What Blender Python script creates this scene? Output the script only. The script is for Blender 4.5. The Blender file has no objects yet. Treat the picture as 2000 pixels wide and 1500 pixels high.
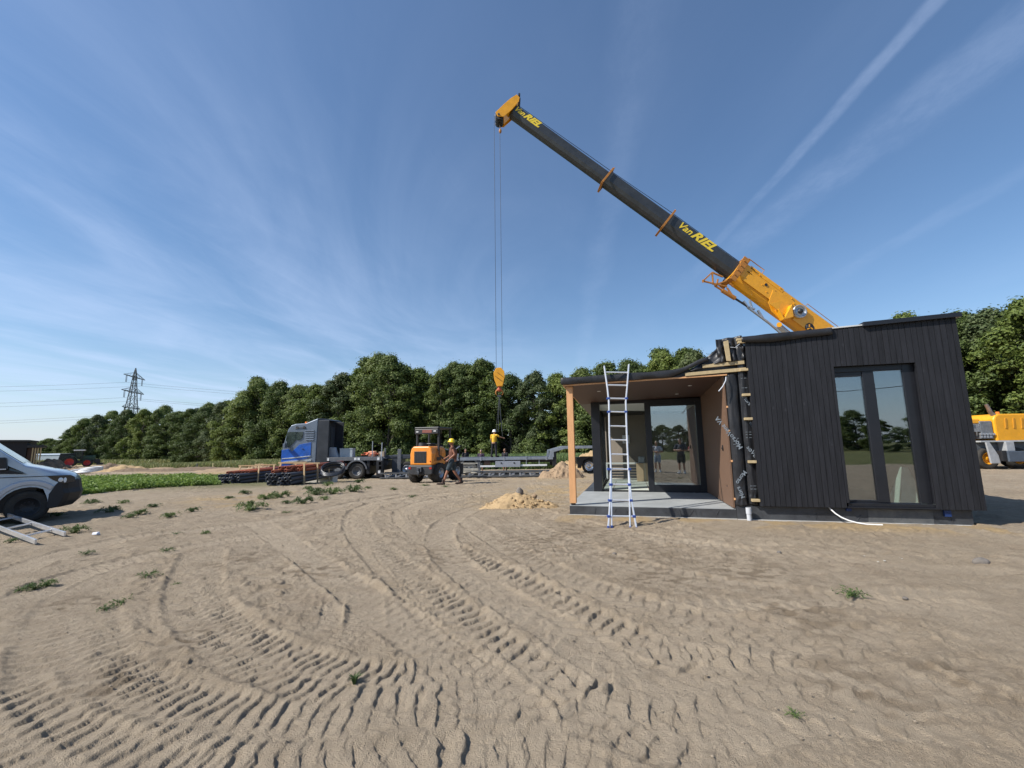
import bpy, bmesh, math, random
import numpy as np
from mathutils import Vector, Matrix, noise
random.seed(7)
rad = math.radians
# ------------------------------------------------------------------ camera
F_PX, PITCH, ROLL, EYE = 850.95, 0.1426, -0.0136, Vector((0, 0, 1.5))
sc = bpy.context.scene
_c, _s = math.cos(PITCH), math.sin(PITCH)
_r0, _u0, FWD = Vector((1, 0, 0)), Vector((0, -_s, _c)), Vector((0, _c, _s))
RGT = _r0 * math.cos(ROLL) + _u0 * math.sin(ROLL)
UPV = -_r0 * math.sin(ROLL) + _u0 * math.cos(ROLL)
cam_d = bpy.data.cameras.new('camera')
cam = bpy.data.objects.new('camera', cam_d)
sc.collection.objects.link(cam)
cam_d.sensor_width = 36
cam_d.lens = 36 * F_PX / 2000
cam_d.clip_start, cam_d.clip_end = 0.05, 9000
M3 = Matrix((RGT, UPV, -FWD)).transposed()
cam.matrix_world = Matrix.Translation(EYE) @ M3.to_4x4()
sc.camera = cam
# ------------------------------------------------------------------ light
SUN_EL, SUN_D = rad(43), Vector((-0.938, -0.347, 0)).normalized()
SUN_ROT = math.atan2(SUN_D.x, SUN_D.y)
w = bpy.data.worlds.new('World'); sc.world = w; w.use_nodes = True
nt = w.node_tree; nt.nodes.clear()
def wn(t, **k):
    n = nt.nodes.new(t)
    for a, b in k.items(): setattr(n, a, b)
    return n
def wl(a, b): nt.links.new(a, b)
def wm(op, a, b=None, c=None, clamp=False):
    n = wn('ShaderNodeMath', operation=op); n.use_clamp = clamp
    for i, v in enumerate((a, b, c)):
        if v is None: continue
        if isinstance(v, (int, float)): n.inputs[i].default_value = v
        else: wl(v, n.inputs[i])
    return n.outputs[0]
def wsmooth(x, lo, hi):
    n = wn('ShaderNodeMapRange', interpolation_type='SMOOTHSTEP'); wl(x, n.inputs[0])
    n.inputs[1].default_value, n.inputs[2].default_value = lo, hi
    return n.outputs[0]
sky = wn('ShaderNodeTexSky', sky_type='NISHITA', sun_disc=False)
sky.sun_elevation, sky.sun_rotation = SUN_EL, SUN_ROT
sky.altitude, sky.air_density, sky.dust_density, sky.ozone_density = 0, 1.1, 0.5, 4.0
geo = wn('ShaderNodeTexCoord'); sep = wn('ShaderNodeSeparateXYZ'); wl(geo.outputs['Generated'], sep.inputs[0])
dx, dy, dz = sep.outputs
zz = wm('MAXIMUM', wm('ADD', wm('MULTIPLY', dz, .96), .03), 0.03)
CA = rad(6.5)                                    # the cirrus streaks run along this bearing
px_ = wm('DIVIDE', wm('SUBTRACT', wm('MULTIPLY', dx, math.cos(CA)), wm('MULTIPLY', dy, math.sin(CA))), zz)
py_ = wm('DIVIDE', wm('ADD', wm('MULTIPLY', dx, math.sin(CA)), wm('MULTIPLY', dy, math.cos(CA))), zz)
def skynoise(ax, ay, off, scale, det=8, rough=.6, dist=0.0):
    cx = wn('ShaderNodeCombineXYZ'); wl(wm('MULTIPLY', px_, ax), cx.inputs[0]); wl(wm('MULTIPLY', py_, ay), cx.inputs[1])
    cx.inputs[2].default_value = off
    n = wn('ShaderNodeTexNoise'); wl(cx.outputs[0], n.inputs['Vector'])
    n.inputs['Scale'].default_value = scale; n.inputs['Detail'].default_value = det
    n.inputs['Roughness'].default_value = rough; n.inputs['Distortion'].default_value = dist
    return n.outputs['Fac']
st1 = skynoise(.75, 0.34, 3.1, .9, 7, .55, 1.6)
st2 = skynoise(2.0, 0.6, 8.4, 1.5, 10, .65, 1.8)
patch = skynoise(0.5, 0.3, 5.7, 0.8, 3)
leftw = wm('MULTIPLY', wsmooth(px_, 0.5, -2.2), wm('ADD', .35, wm('MULTIPLY', wsmooth(dz, .85, .35), .65)))                   # thicker veil to the left of the view
cov = wm('ADD', wm('MULTIPLY', wsmooth(st1, .30, .85), .7), wm('MULTIPLY', wsmooth(st2, .36, .9), .16))
veil = wm('MULTIPLY', cov, wm('ADD', wm('ADD', wm('MULTIPLY', leftw, 1.45), .08), wm('MULTIPLY', wsmooth(patch, .35, .75), .25)))
# contrails and the two wide streaks on the right, each a band along the same bearing
def band(c, half, brk, amt, soft=.5, drift=0.0, y0=None, y1=None):
    x = wm('SUBTRACT', px_, wm('ADD', wm('MULTIPLY', py_, drift), c))
    x = wm('ADD', x, wm('MULTIPLY', wm('SUBTRACT', skynoise(2.2, 1.0, brk, 2.0, 8, .65), .5), half * 1.5))
    b = wsmooth(wm('ABSOLUTE', x), half, half * soft * .2)
    b = wm('MULTIPLY', b, wm('ADD', .35, wm('MULTIPLY', wsmooth(skynoise(2, 1.2, brk + 4, 2.5, 9, .7), .35, .7), .9)))
    if y0 is not None: b = wm('MULTIPLY', b, wsmooth(py_, y0, y1))
    return wm('MULTIPLY', b, amt)
extra = wm('ADD', band(.95, .034, 11.0, .36, 1.5, -.083, 2.6, 1.2), wm('ADD', band(1.38, .14, 14.0, .27, 1.0, -.23, 3.2, 1.6), wm('ADD', band(.22, .10, 17.0, .12), band(1.85, .09, 21.0, .12, 1.0, -.1))))
cl = wm('ADD', veil, extra)
# haze low in the sky
low = wm('POWER', wm('SUBTRACT', 1.0, wm('MINIMUM', wm('MAXIMUM', dz, 0.0), 1.0)), 9.0)
cl = wm('MINIMUM', wm('ADD', wm('ADD', .05, wm('MULTIPLY', wm('MULTIPLY', cl, wsmooth(dz, .0, .12)), .40)), wm('MULTIPLY', low, .50)), .9)
mixc = wn('ShaderNodeMix', data_type='RGBA'); wl(cl, mixc.inputs[0])
hsv = wn('ShaderNodeHueSaturation'); wl(sky.outputs[0], hsv.inputs['Color'])
hsv.inputs['Saturation'].default_value = 1.12; hsv.inputs['Value'].default_value = 1.0
wl(hsv.outputs[0], mixc.inputs[6]); mixc.inputs[7].default_value = (5.2, 6.3, 8.6, 1)
bg = wn('ShaderNodeBackground'); bg.inputs[1].default_value = 0.108
wl(mixc.outputs[2], bg.inputs[0])
wo = wn('ShaderNodeOutputWorld'); wl(bg.outputs[0], wo.inputs[0])
sun_d = bpy.data.lights.new('sun', 'SUN'); sun = bpy.data.objects.new('sun', sun_d); sc.collection.objects.link(sun)
sun_d.energy, sun_d.angle, sun_d.color = 5.0, rad(0.5), (1.0, 0.955, 0.88)
tosun = Vector((SUN_D.x * math.cos(SUN_EL), SUN_D.y * math.cos(SUN_EL), math.sin(SUN_EL)))
sun.rotation_euler = tosun.to_track_quat('Z', 'Y').to_euler()
sc.view_settings.view_transform = 'Standard'; sc.view_settings.look = 'None'
sc.view_settings.exposure = 0.28; sc.view_settings.gamma = 1.0
sc.cycles.max_bounces = 8; sc.cycles.transparent_max_bounces = 16
# ------------------------------------------------------------------ helpers
COL = sc.collection
def sstep(a, b, x):
    t = np.clip((x - a) / (b - a), 0, 1); return t * t * (3 - 2 * t)
def gz(x, y):                                     # height of the lie of the land: it falls away beyond the loader
    return float(-0.35 * sstep(18.0, 26.0, np.float64(y)) - .40 * sstep(-32, -48, np.float64(x)) * sstep(38, 50, np.float64(y)))
def ray(px, py):
    return FWD + RGT * ((px - 1000) / F_PX) + UPV * ((750 - py) / F_PX)
def at(px, py, Y):                                # photo pixel -> point at forward distance Y
    d = ray(px, py); return EYE + d * (Y / d.y)
def onz(px, py, z=0.0):
    d = ray(px, py); return EYE + d * ((z - EYE.z) / d.z)
def gnd(px, py):
    z = 0.0
    for _ in range(12):
        p = onz(px, py, z); z = .5 * z + .5 * gz(p.x, p.y)
    return Vector((p.x, p.y, gz(p.x, p.y)))
def onplane(px, py, P, N):
    d = ray(px, py); return EYE + d * ((Vector(P) - EYE).dot(Vector(N)) / d.dot(Vector(N)))
def tag(o, label=None, cat=None, group=None, kind=None):
    if label: o['label'] = label
    if cat: o['category'] = cat
    if group: o['group'] = group
    if kind: o['kind'] = kind
    return o
def thing(name, label, cat, loc=(0, 0, 0), rz=0.0, group=None):
    o = bpy.data.objects.new(name, None); COL.objects.link(o)
    o.empty_display_size = .2
    o.location = loc; o.rotation_euler = (0, 0, rz)
    return tag(o, label, cat, group)
SPLIT = {'blue_tape', 'downlight', 'batten_end', 'batten_block', 'underbody', 'stake_pocket', 'side_guard', 'plate', 'beacon', 'rear_lamp', 'work_lamp', 'landing_leg', 'fork', 'panel_hook',
 'porch_batten', 'side_frame', 'side_pane', 'joint', 'foot', 'inner_wall', 'leaf_hinge', 'wheel_box', 'roof_beam', 'headlight_lens', 'locker_latch', 'latch', 'lift_arm_side', 'boom_pin', 'white_tube', 'black_tube', 'right_room_wall', 'guard_bracket',  'side_rail', 'cab_rear_panel', 'window_reveal', 'sheave', 'eye', 'floor_joint', 'printed_mark', 'warning_stripe', 'side_bar', 'post_pair', 'white_plate', 'bar', 'rafter_end', 'roof_bar', 'load_rail'}
class MB:
    def __init__(s): s.v = []; s.f = []; s.sm = []; s.T = None
    def add(s, vs, fs, smooth=False):
        n = len(s.v)
        if s.T is not None: vs = [s.T @ Vector(p) for p in vs]
        s.v += [tuple(p) for p in vs]; s.f += [tuple(i + n for i in f) for f in fs]; s.sm += [smooth] * len(fs)
        return s
    def bx(s, x0, x1, y0, y1, z0, z1):
        if x0 > x1: x0, x1 = x1, x0
        if y0 > y1: y0, y1 = y1, y0
        if z0 > z1: z0, z1 = z1, z0
        return s.add([(x0, y0, z0), (x1, y0, z0), (x1, y1, z0), (x0, y1, z0), (x0, y0, z1), (x1, y0, z1), (x1, y1, z1), (x0, y1, z1)],
                     [(0, 3, 2, 1), (4, 5, 6, 7), (0, 1, 5, 4), (1, 2, 6, 5), (2, 3, 7, 6), (3, 0, 4, 7)])
    def hexa(s, p):                               # eight corners, bottom ring then top ring
        return s.add(p, [(0, 3, 2, 1), (4, 5, 6, 7), (0, 1, 5, 4), (1, 2, 6, 5), (2, 3, 7, 6), (3, 0, 4, 7)])
    def beam(s, p0, p1, w, h, up=(0, 0, 1)):
        p0, p1 = Vector(p0), Vector(p1); d = (p1 - p0).normalized(); up = Vector(up)
        if abs(d.dot(up)) > .98: up = Vector((0, 1, 0))
        a = d.cross(up).normalized() * (w / 2); b = a.cross(d).normalized() * (h / 2)
        return s.hexa([p0 - a - b, p0 + a - b, p1 + a - b, p1 - a - b, p0 - a + b, p0 + a + b, p1 + a + b, p1 - a + b])
    def cyl(s, p0, p1, r0, r1=None, n=12, caps=True, smooth=True):
        return s.tube([p0, p1], [r0, r0 if r1 is None else r1], n, caps, smooth)
    def tube(s, pts, r, n=8, caps=True, smooth=True, closed=False):
        pts = [Vector(p) for p in pts]; m = len(pts)
        if not hasattr(r, '__len__'): r = [r] * m
        vs = []; ref = None
        for i, p in enumerate(pts):
            if closed: d = pts[(i + 1) % m] - pts[i - 1]
            else: d = pts[min(i + 1, m - 1)] - pts[max(i - 1, 0)]
            d.normalize()
            if ref is None: ref = Vector((0, 0, 1)) if abs(d.z) < .9 else Vector((1, 0, 0))
            a = d.cross(ref)
            if a.length < 1e-4: a = d.orthogonal()
            a.normalize(); b = a.cross(d).normalized(); ref = b
            vs += [p + (a * math.cos(t) + b * math.sin(t)) * r[i] for t in [2 * math.pi * k / n for k in range(n)]]
        fs = []
        for i in range(m if closed else m - 1):
            j = (i + 1) % m
            fs += [(i * n + k, j * n + k, j * n + (k + 1) % n, i * n + (k + 1) % n) for k in range(n)]
        s.add(vs, fs, smooth)
        if caps and not closed:
            s.add(vs[:n], [tuple(range(n))]); s.add(vs[-n:], [tuple(range(n))[::-1]])
        return s
    def lathe(s, prof, c, axis, n=24, smooth=True, caps=True):   # prof: list of (radius, along axis)
        c = Vector(c); ax = Vector(axis).normalized(); a = ax.orthogonal().normalized(); b = ax.cross(a)
        vs = []; m = len(prof)
        for r, h in prof:
            vs += [c + ax * h + (a * math.cos(t) + b * math.sin(t)) * r for t in [2 * math.pi * k / n for k in range(n)]]
        fs = [(i * n + k, i * n + (k + 1) % n, (i + 1) * n + (k + 1) % n, (i + 1) * n + k) for i in range(m - 1) for k in range(n)]
        s.add(vs, fs, smooth)
        if caps and prof[0][0] > 1e-4: s.add(vs[:n], [tuple(range(n))[::-1]])
        if caps and prof[-1][0] > 1e-4: s.add(vs[-n:], [tuple(range(n))])
        return s
    def prism(s, poly, m, d0, d1):                # poly 2-D; m(a,b,d) -> 3-D
        n = len(poly)
        vs = [m(a, b, d0) for a, b in poly] + [m(a, b, d1) for a, b in poly]
        return s.add(vs, [tuple(range(n))[::-1], tuple(range(n, 2 * n))] + [(i, (i + 1) % n, (i + 1) % n + n, i + n) for i in range(n)])
    def ball(s, c, r, nu=12, nv=8):
        c = Vector(c); r = Vector(r) if hasattr(r, '__len__') else Vector((r, r, r))
        vs = [c + Vector((0, 0, r.z))]
        for j in range(1, nv):
            t = math.pi * j / nv
            vs += [c + Vector((r.x * math.sin(t) * math.cos(2 * math.pi * i / nu), r.y * math.sin(t) * math.sin(2 * math.pi * i / nu), r.z * math.cos(t))) for i in range(nu)]
        vs.append(c - Vector((0, 0, r.z)))
        fs = [(0, 1 + i, 1 + (i + 1) % nu) for i in range(nu)]
        for j in range(nv - 2):
            fs += [(1 + j * nu + i, 1 + (j + 1) * nu + i, 1 + (j + 1) * nu + (i + 1) % nu, 1 + j * nu + (i + 1) % nu) for i in range(nu)]
        L = len(vs) - 1; b = 1 + (nv - 2) * nu
        fs += [(L, b + (i + 1) % nu, b + i) for i in range(nu)]
        return s.add(vs, fs, True)
    def mesh(s, name, mat):
        me = bpy.data.meshes.new(name); me.from_pydata(s.v, [], s.f); me.update()
        me.polygons.foreach_set('use_smooth', s.sm)
        if mat: me.materials.append(mat)
        return me
    def islands(s):
        par = list(range(len(s.v)))
        def fd(a):
            while par[a] != a: par[a] = par[par[a]]; a = par[a]
            return a
        for f in s.f:
            for k in f[1:]: par[fd(k)] = fd(f[0])
        g = {}
        for f, q in zip(s.f, s.sm): g.setdefault(fd(f[0]), []).append((f, q))
        out = []
        for fs in g.values():
            ids = sorted({k for f, _ in fs for k in f}); mp = {k: i for i, k in enumerate(ids)}; m = MB()
            m.v = [s.v[k] for k in ids]; m.f = [tuple(mp[k] for k in f) for f, _ in fs]; m.sm = [q for _, q in fs]; out.append(m)
        return out
    def build(s, name, mat, parent=None, bevel=0.0, fixn=True, one=False):
        if name in SPLIT and parent is not None and not one:
            r = [m.build(name, mat, parent, bevel, fixn, True) for m in s.islands()]; return r[0]
        me = s.mesh(name, mat)
        if fixn:
            b = bmesh.new(); b.from_mesh(me); bmesh.ops.recalc_face_normals(b, faces=b.faces); b.to_mesh(me); b.free()
        o = bpy.data.objects.new(name, me); COL.objects.link(o)
        if parent: o.parent = parent
        if bevel:
            m = o.modifiers.new('bevel', 'BEVEL'); m.width = bevel; m.segments = 2; m.limit_method = 'ANGLE'; m.angle_limit = rad(35)
        return o
def copy_tree(o, parent=None):
    c = o.copy(); COL.objects.link(c)
    if parent: c.parent = parent
    for ch in list(o.children): copy_tree(ch, c)
    return c
def relabel(o, label): o['label'] = label; return o
def text_obj(txt, size, mat, parent, origin, ex, ey, name='lettering', shear=0.0, extrude=0.002, bold=0.0, sx=1.0):
    cu = bpy.data.curves.new('t', 'FONT'); cu.body = txt; cu.size = size; cu.extrude = extrude; cu.shear = shear; cu.offset = bold
    t = bpy.data.objects.new('t', cu); COL.objects.link(t)
    dg = bpy.context.evaluated_depsgraph_get(); me = bpy.data.meshes.new_from_object(t.evaluated_get(dg))
    bpy.data.objects.remove(t); me.materials.clear(); me.materials.append(mat)
    ex, ey = Vector(ex).normalized(), Vector(ey).normalized(); ez = ex.cross(ey).normalized()
    R = Matrix((ex * sx, ey, ez)).transposed().to_4x4(); R.translation = Vector(origin)
    me.transform(R); o = bpy.data.objects.new(name, me); COL.objects.link(o); o.parent = parent
    return o
# ------------------------------------------------------------------ materials
MATS = {}
def pm(name, col, rough=.7, metal=0.0, var=.15, vscale=4.0, bump=.0, bscale=60.0, col2=None, spec=.5, stretch=(1, 1, 1), coat=0.0, trans=0.0, rnd=0.0):
    if name in MATS: return MATS[name]
    m = bpy.data.materials.new(name); m.use_nodes = True; t = m.node_tree; t.nodes.clear()
    N = t.nodes.new; L = t.links.new
    out = N('ShaderNodeOutputMaterial'); b = N('ShaderNodeBsdfPrincipled'); L(b.outputs[0], out.inputs[0])
    tc = N('ShaderNodeTexCoord'); mp = N('ShaderNodeMapping'); L(tc.outputs['Object'], mp.inputs[0]); mp.inputs['Scale'].default_value = stretch
    n1 = N('ShaderNodeTexNoise'); L(mp.outputs[0], n1.inputs['Vector']); n1.inputs['Scale'].default_value = vscale; n1.inputs['Detail'].default_value = 6; n1.inputs['Roughness'].default_value = .65
    mr = N('ShaderNodeMapRange'); L(n1.outputs['Fac'], mr.inputs[0]); mr.inputs[1].default_value, mr.inputs[2].default_value = .3, .7
    mx = N('ShaderNodeMix'); mx.data_type = 'RGBA'; L(mr.outputs[0], mx.inputs[0])
    c = col; c2 = col2 or tuple(min(1, x * (1 + var)) for x in col); c1 = col if col2 else tuple(x * (1 - var) for x in col)
    mx.inputs[6].default_value = (*c1, 1); mx.inputs[7].default_value = (*c2, 1)
    src = mx.outputs[2]
    if rnd:
        oi = N('ShaderNodeObjectInfo'); r2 = N('ShaderNodeMapRange'); L(oi.outputs['Random'], r2.inputs[0]); r2.inputs[3].default_value, r2.inputs[4].default_value = 1 - rnd, 1 + rnd
        hs = N('ShaderNodeHueSaturation'); L(src, hs.inputs['Color']); L(r2.outputs[0], hs.inputs['Value']); src = hs.outputs[0]
    L(src, b.inputs['Base Color'])
    mr2 = N('ShaderNodeMapRange'); L(n1.outputs['Fac'], mr2.inputs[0]); mr2.inputs[3].default_value, mr2.inputs[4].default_value = max(0, rough - .08), min(1, rough + .08)
    L(mr2.outputs[0], b.inputs['Roughness'])
    b.inputs['Metallic'].default_value = metal; b.inputs['Specular IOR Level'].default_value = spec
    if coat: b.inputs['Coat Weight'].default_value = coat; b.inputs['Coat Roughness'].default_value = .06
    if bump:
        n2 = N('ShaderNodeTexNoise'); L(mp.outputs[0], n2.inputs['Vector']); n2.inputs['Scale'].default_value = bscale; n2.inputs['Detail'].default_value = 4
        bp = N('ShaderNodeBump'); L(n2.outputs['Fac'], bp.inputs['Height']); bp.inputs['Strength'].default_value = bump; bp.inputs['Distance'].default_value = .01
        L(bp.outputs[0], b.inputs['Normal'])
    MATS[name] = m; return m
def glass(name, tint=(.75, .8, .8), refl=.22):
    if name in MATS: return MATS[name]
    m = bpy.data.materials.new(name); m.use_nodes = True; t = m.node_tree; t.nodes.clear(); N = t.nodes.new; L = t.links.new
    out = N('ShaderNodeOutputMaterial'); mix = N('ShaderNodeMixShader'); tr = N('ShaderNodeBsdfTransparent'); gl = N('ShaderNodeBsdfGlossy')
    tr.inputs[0].default_value = (*tint, 1); gl.inputs[0].default_value = (.92, .96, 1, 1); gl.inputs['Roughness'].default_value = .004
    fr = N('ShaderNodeLayerWeight'); pw = N('ShaderNodeMath'); pw.operation = 'POWER'; L(fr.outputs['Facing'], pw.inputs[0]); pw.inputs[1].default_value = 5.0; fr.inputs[0].default_value = .5
    mr = N('ShaderNodeMapRange'); L(pw.outputs[0], mr.inputs[0]); mr.inputs[1].default_value, mr.inputs[2].default_value = 0, 1; mr.inputs[3].default_value, mr.inputs[4].default_value = refl, 1
    tc = N('ShaderNodeTexCoord'); nz = N('ShaderNodeTexNoise'); L(tc.outputs['Object'], nz.inputs['Vector']); nz.inputs['Scale'].default_value = 1.3; nz.inputs['Detail'].default_value = 1
    bp = N('ShaderNodeBump'); L(nz.outputs['Fac'], bp.inputs['Height']); bp.inputs['Strength'].default_value = .05; bp.inputs['Distance'].default_value = .02; L(bp.outputs[0], gl.inputs['Normal'])
    L(mr.outputs[0], mix.inputs[0]); L(tr.outputs[0], mix.inputs[1]); L(gl.outputs[0], mix.inputs[2]); L(mix.outputs[0], out.inputs[0])
    MATS[name] = m; return m
BLK = pm('black_plastic', (.018, .018, .02), .5, bump=.05)
RUB = pm('tyre_rubber', (.022, .021, .02), .85, var=.35, vscale=9, bump=.3, bscale=40, col2=(.05, .045, .038))
STEEL = pm('grey_steel', (.30, .32, .35), .45, .6, var=.2)
GALV = pm('galvanised_steel', (.45, .47, .5), .4, .7, var=.2, vscale=12)
DGREY = pm('dark_grey_paint', (.045, .05, .06), .45, var=.25, vscale=6)
ALU = pm('aluminium', (.72, .73, .75), .35, .75, var=.08, vscale=8)
WHITE = pm('white_plastic', (.75, .75, .74), .5, var=.08)
YEL = pm('crane_yellow', (.80, .36, .012), .38, var=.10, vscale=3, coat=.3)
ORG = pm('loader_orange', (.78, .27, .03), .4, var=.1, vscale=3, coat=.3)
RUST = pm('orange_steel', (.42, .17, .03), .6, var=.3, vscale=10)
WOODL = pm('raw_pine', (.55, .38, .2), .7, var=.2, vscale=5, stretch=(1, 1, 6), bump=.1)
def wheel(parent, c, axis, r, w, rimmat, rr=.55, name='wheel', dish=.05, nlug=0, tyre=RUB):
    ax = Vector(axis).normalized(); h = w / 2
    m = MB().lathe([(r * rr, -h * .8), (r * .8, -h), (r * .95, -h * .9), (r, -h * .6), (r, h * .6), (r * .95, h * .9), (r * .8, h), (r * rr, h * .8)], c, ax, 36, caps=False)
    if nlug:
        a = ax.orthogonal().normalized(); b = ax.cross(a); c_ = Vector(c)
        for k in range(nlug):
            t = 2 * math.pi * k / nlug; t2 = t + .16
            for s in (-1, 1):
                q = t if s > 0 else t + math.pi / nlug
                d0 = a * math.cos(q) + b * math.sin(q); d1 = a * math.cos(q + .17) + b * math.sin(q + .17)
                m.beam(c_ + d0 * r * 1.01 + ax * s * h * .05, c_ + d1 * r * .98 + ax * s * h * .95, r * .07, r * .07, d0)
    wo_ = m.build(name, tyre, parent)
    k = MB().lathe([(.001, h * .35 + dish), (r * .16, h * .35 + dish), (r * .2, h * .3), (r * rr * .8, h * .2), (r * rr * .9, h * .7), (r * rr * 1.01, h * .82), (r * rr * 1.01, -h * .82), (r * .1, -h * .8)], c, ax, 28)
    a = ax.orthogonal().normalized(); b = ax.cross(a)
    for i in range(10):
        t = 2 * math.pi * i / 10; d = a * math.cos(t) + b * math.sin(t)
        k.cyl(Vector(c) + d * r * .3 + ax * h * .22, Vector(c) + d * r * .3 + ax * (h * .22 + .035), .02 * r / .5, n=6)
    k.build('rim', rimmat, wo_, fixn=False)
    return wo_
# ------------------------------------------------------------------ ground
def vn(x, y, seed=0):
    xi = np.floor(x).astype(np.int64); yi = np.floor(y).astype(np.int64); fx = x - xi; fy = y - yi
    fx = fx * fx * fx * (fx * (fx * 6 - 15) + 10); fy = fy * fy * fy * (fy * (fy * 6 - 15) + 10)
    def h(a, b):
        n = (a * 374761393 + b * 668265263 + seed * 1442695041) & 0xffffffff
        n = ((n ^ (n >> 13)) * 1274126177) & 0xffffffff
        return ((n ^ (n >> 16)) & 0xffffff) / float(0xffffff)
    a, b, c, d = h(xi, yi), h(xi + 1, yi), h(xi, yi + 1), h(xi + 1, yi + 1)
    return (a + (b - a) * fx) * (1 - fy) + (c + (d - c) * fx) * fy
def rot(x, y, a): return x * math.cos(a) - y * math.sin(a), x * math.sin(a) + y * math.cos(a)
# tyre tracks: photo pixels of the centre line, half width (m), lug pitch, lug depth, chevron, seed, style
TRACKS = [
 ([(905, 962), (800, 972), (730, 985), (695, 1005), (700, 1040), (745, 1085), (800, 1135), (860, 1190), (930, 1250), (1010, 1310), (1130, 1370), (1300, 1430), (1500, 1475)], .29, .14, .036, .55, 1),
 ([(960, 966), (860, 975), (800, 990), (785, 1010), (820, 1045), (900, 1085), (1000, 1135), (1100, 1190), (1200, 1245), (1330, 1290), (1500, 1320), (1720, 1330)], .27, .155, .036, .7, 2),
 ([(400, 1075), (385, 1120), (378, 1165), (405, 1215), (470, 1265), (560, 1305), (680, 1335), (800, 1340), (920, 1320), (1000, 1290)], .28, .105, .024, .3, 3),
 ([(205, 1105), (165, 1160), (140, 1220), (140, 1280), (170, 1335), (250, 1385), (380, 1420), (540, 1440), (720, 1438), (900, 1425), (1050, 1420), (1250, 1440)], .34, .115, .023, .3, 4),
 ([(-60, 1330), (0, 1420), (120, 1490), (330, 1560), (650, 1540), (900, 1490), (1080, 1480), (1200, 1510)], .28, .13, .024, .6, 5),
 ([(1040, 1470), (1000, 1400), (1010, 1350), (1090, 1300), (1200, 1262), (1350, 1255), (1500, 1262), (1650, 1290), (1800, 1340)], .26, .16, .024, .6, 6),
 ([(640, 1240), (655, 1165)], .10, .09, .016, 0.0, 7),
 ([(712, 1245), (716, 1160)], .16, .085, .018, 0.0, 8),
 ([(1980, 1440), (1700, 1400), (1500, 1380), (1300, 1350), (1180, 1290), (1060, 1215), (960, 1160), (880, 1100), (850, 1040), (900, 1000), (1000, 975)], .24, .18, .018, .7, 10),
 ([(1990, 1180), (1800, 1160), (1650, 1165), (1500, 1180), (1350, 1190), (1200, 1180)], .22, .16, .016, .6, 11),
 ([(0, 1130), (120, 1080), (260, 1050), (400, 1035), (520, 1020), (600, 1005), (680, 985), (800, 965)], .24, .12, .016, .4, 12),
 ([(1120, 1500), (1180, 1420), (1290, 1360), (1450, 1330), (1650, 1330), (1850, 1360), (2050, 1420)], .24, .15, .016, .5, 14),
 ([(1300, 1500), (1400, 1430), (1560, 1390), (1750, 1395), (2000, 1460)], .22, .14, .012, .5, 15),
 ([(1000, 1010), (1100, 1060), (1250, 1110), (1450, 1150), (1700, 1180), (2050, 1200)], .24, .16, .022, .6, 16),
 ([(900, 1010), (960, 1050), (1060, 1110), (1180, 1160), (1340, 1210), (1560, 1240), (1850, 1260)], .24, .15, .022, .6, 17),
 ([(1050, 1000), (1250, 1050), (1500, 1085), (1800, 1110), (2050, 1120)], .22, .15, .020, .4, 18),
 ([(500, 1020), (560, 1060), (640, 1120), (740, 1190), (860, 1270), (960, 1350), (1020, 1440), (1040, 1520)], .24, .13, .014, .5, 19),
 ([(0, 1190), (150, 1120), (300, 1085), (420, 1060), (520, 1045), (610, 1025)], .22, .12, .018, .3, 13),
]
def resample(P, step):
    P = np.array(P, float)
    for _ in range(2):                            # chaikin smoothing
        Q = [P[0]]
        for a, b in zip(P[:-1], P[1:]): Q += [a * .75 + b * .25, a * .25 + b * .75]
        Q.append(P[-1]); P = np.array(Q)
    d = np.r_[0, np.cumsum(np.hypot(*(P[1:] - P[:-1]).T))]
    s = np.linspace(0, d[-1], max(3, int(d[-1] / step)))
    return np.c_[np.interp(s, d, P[:, 0]), np.interp(s, d, P[:, 1])], s
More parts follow.
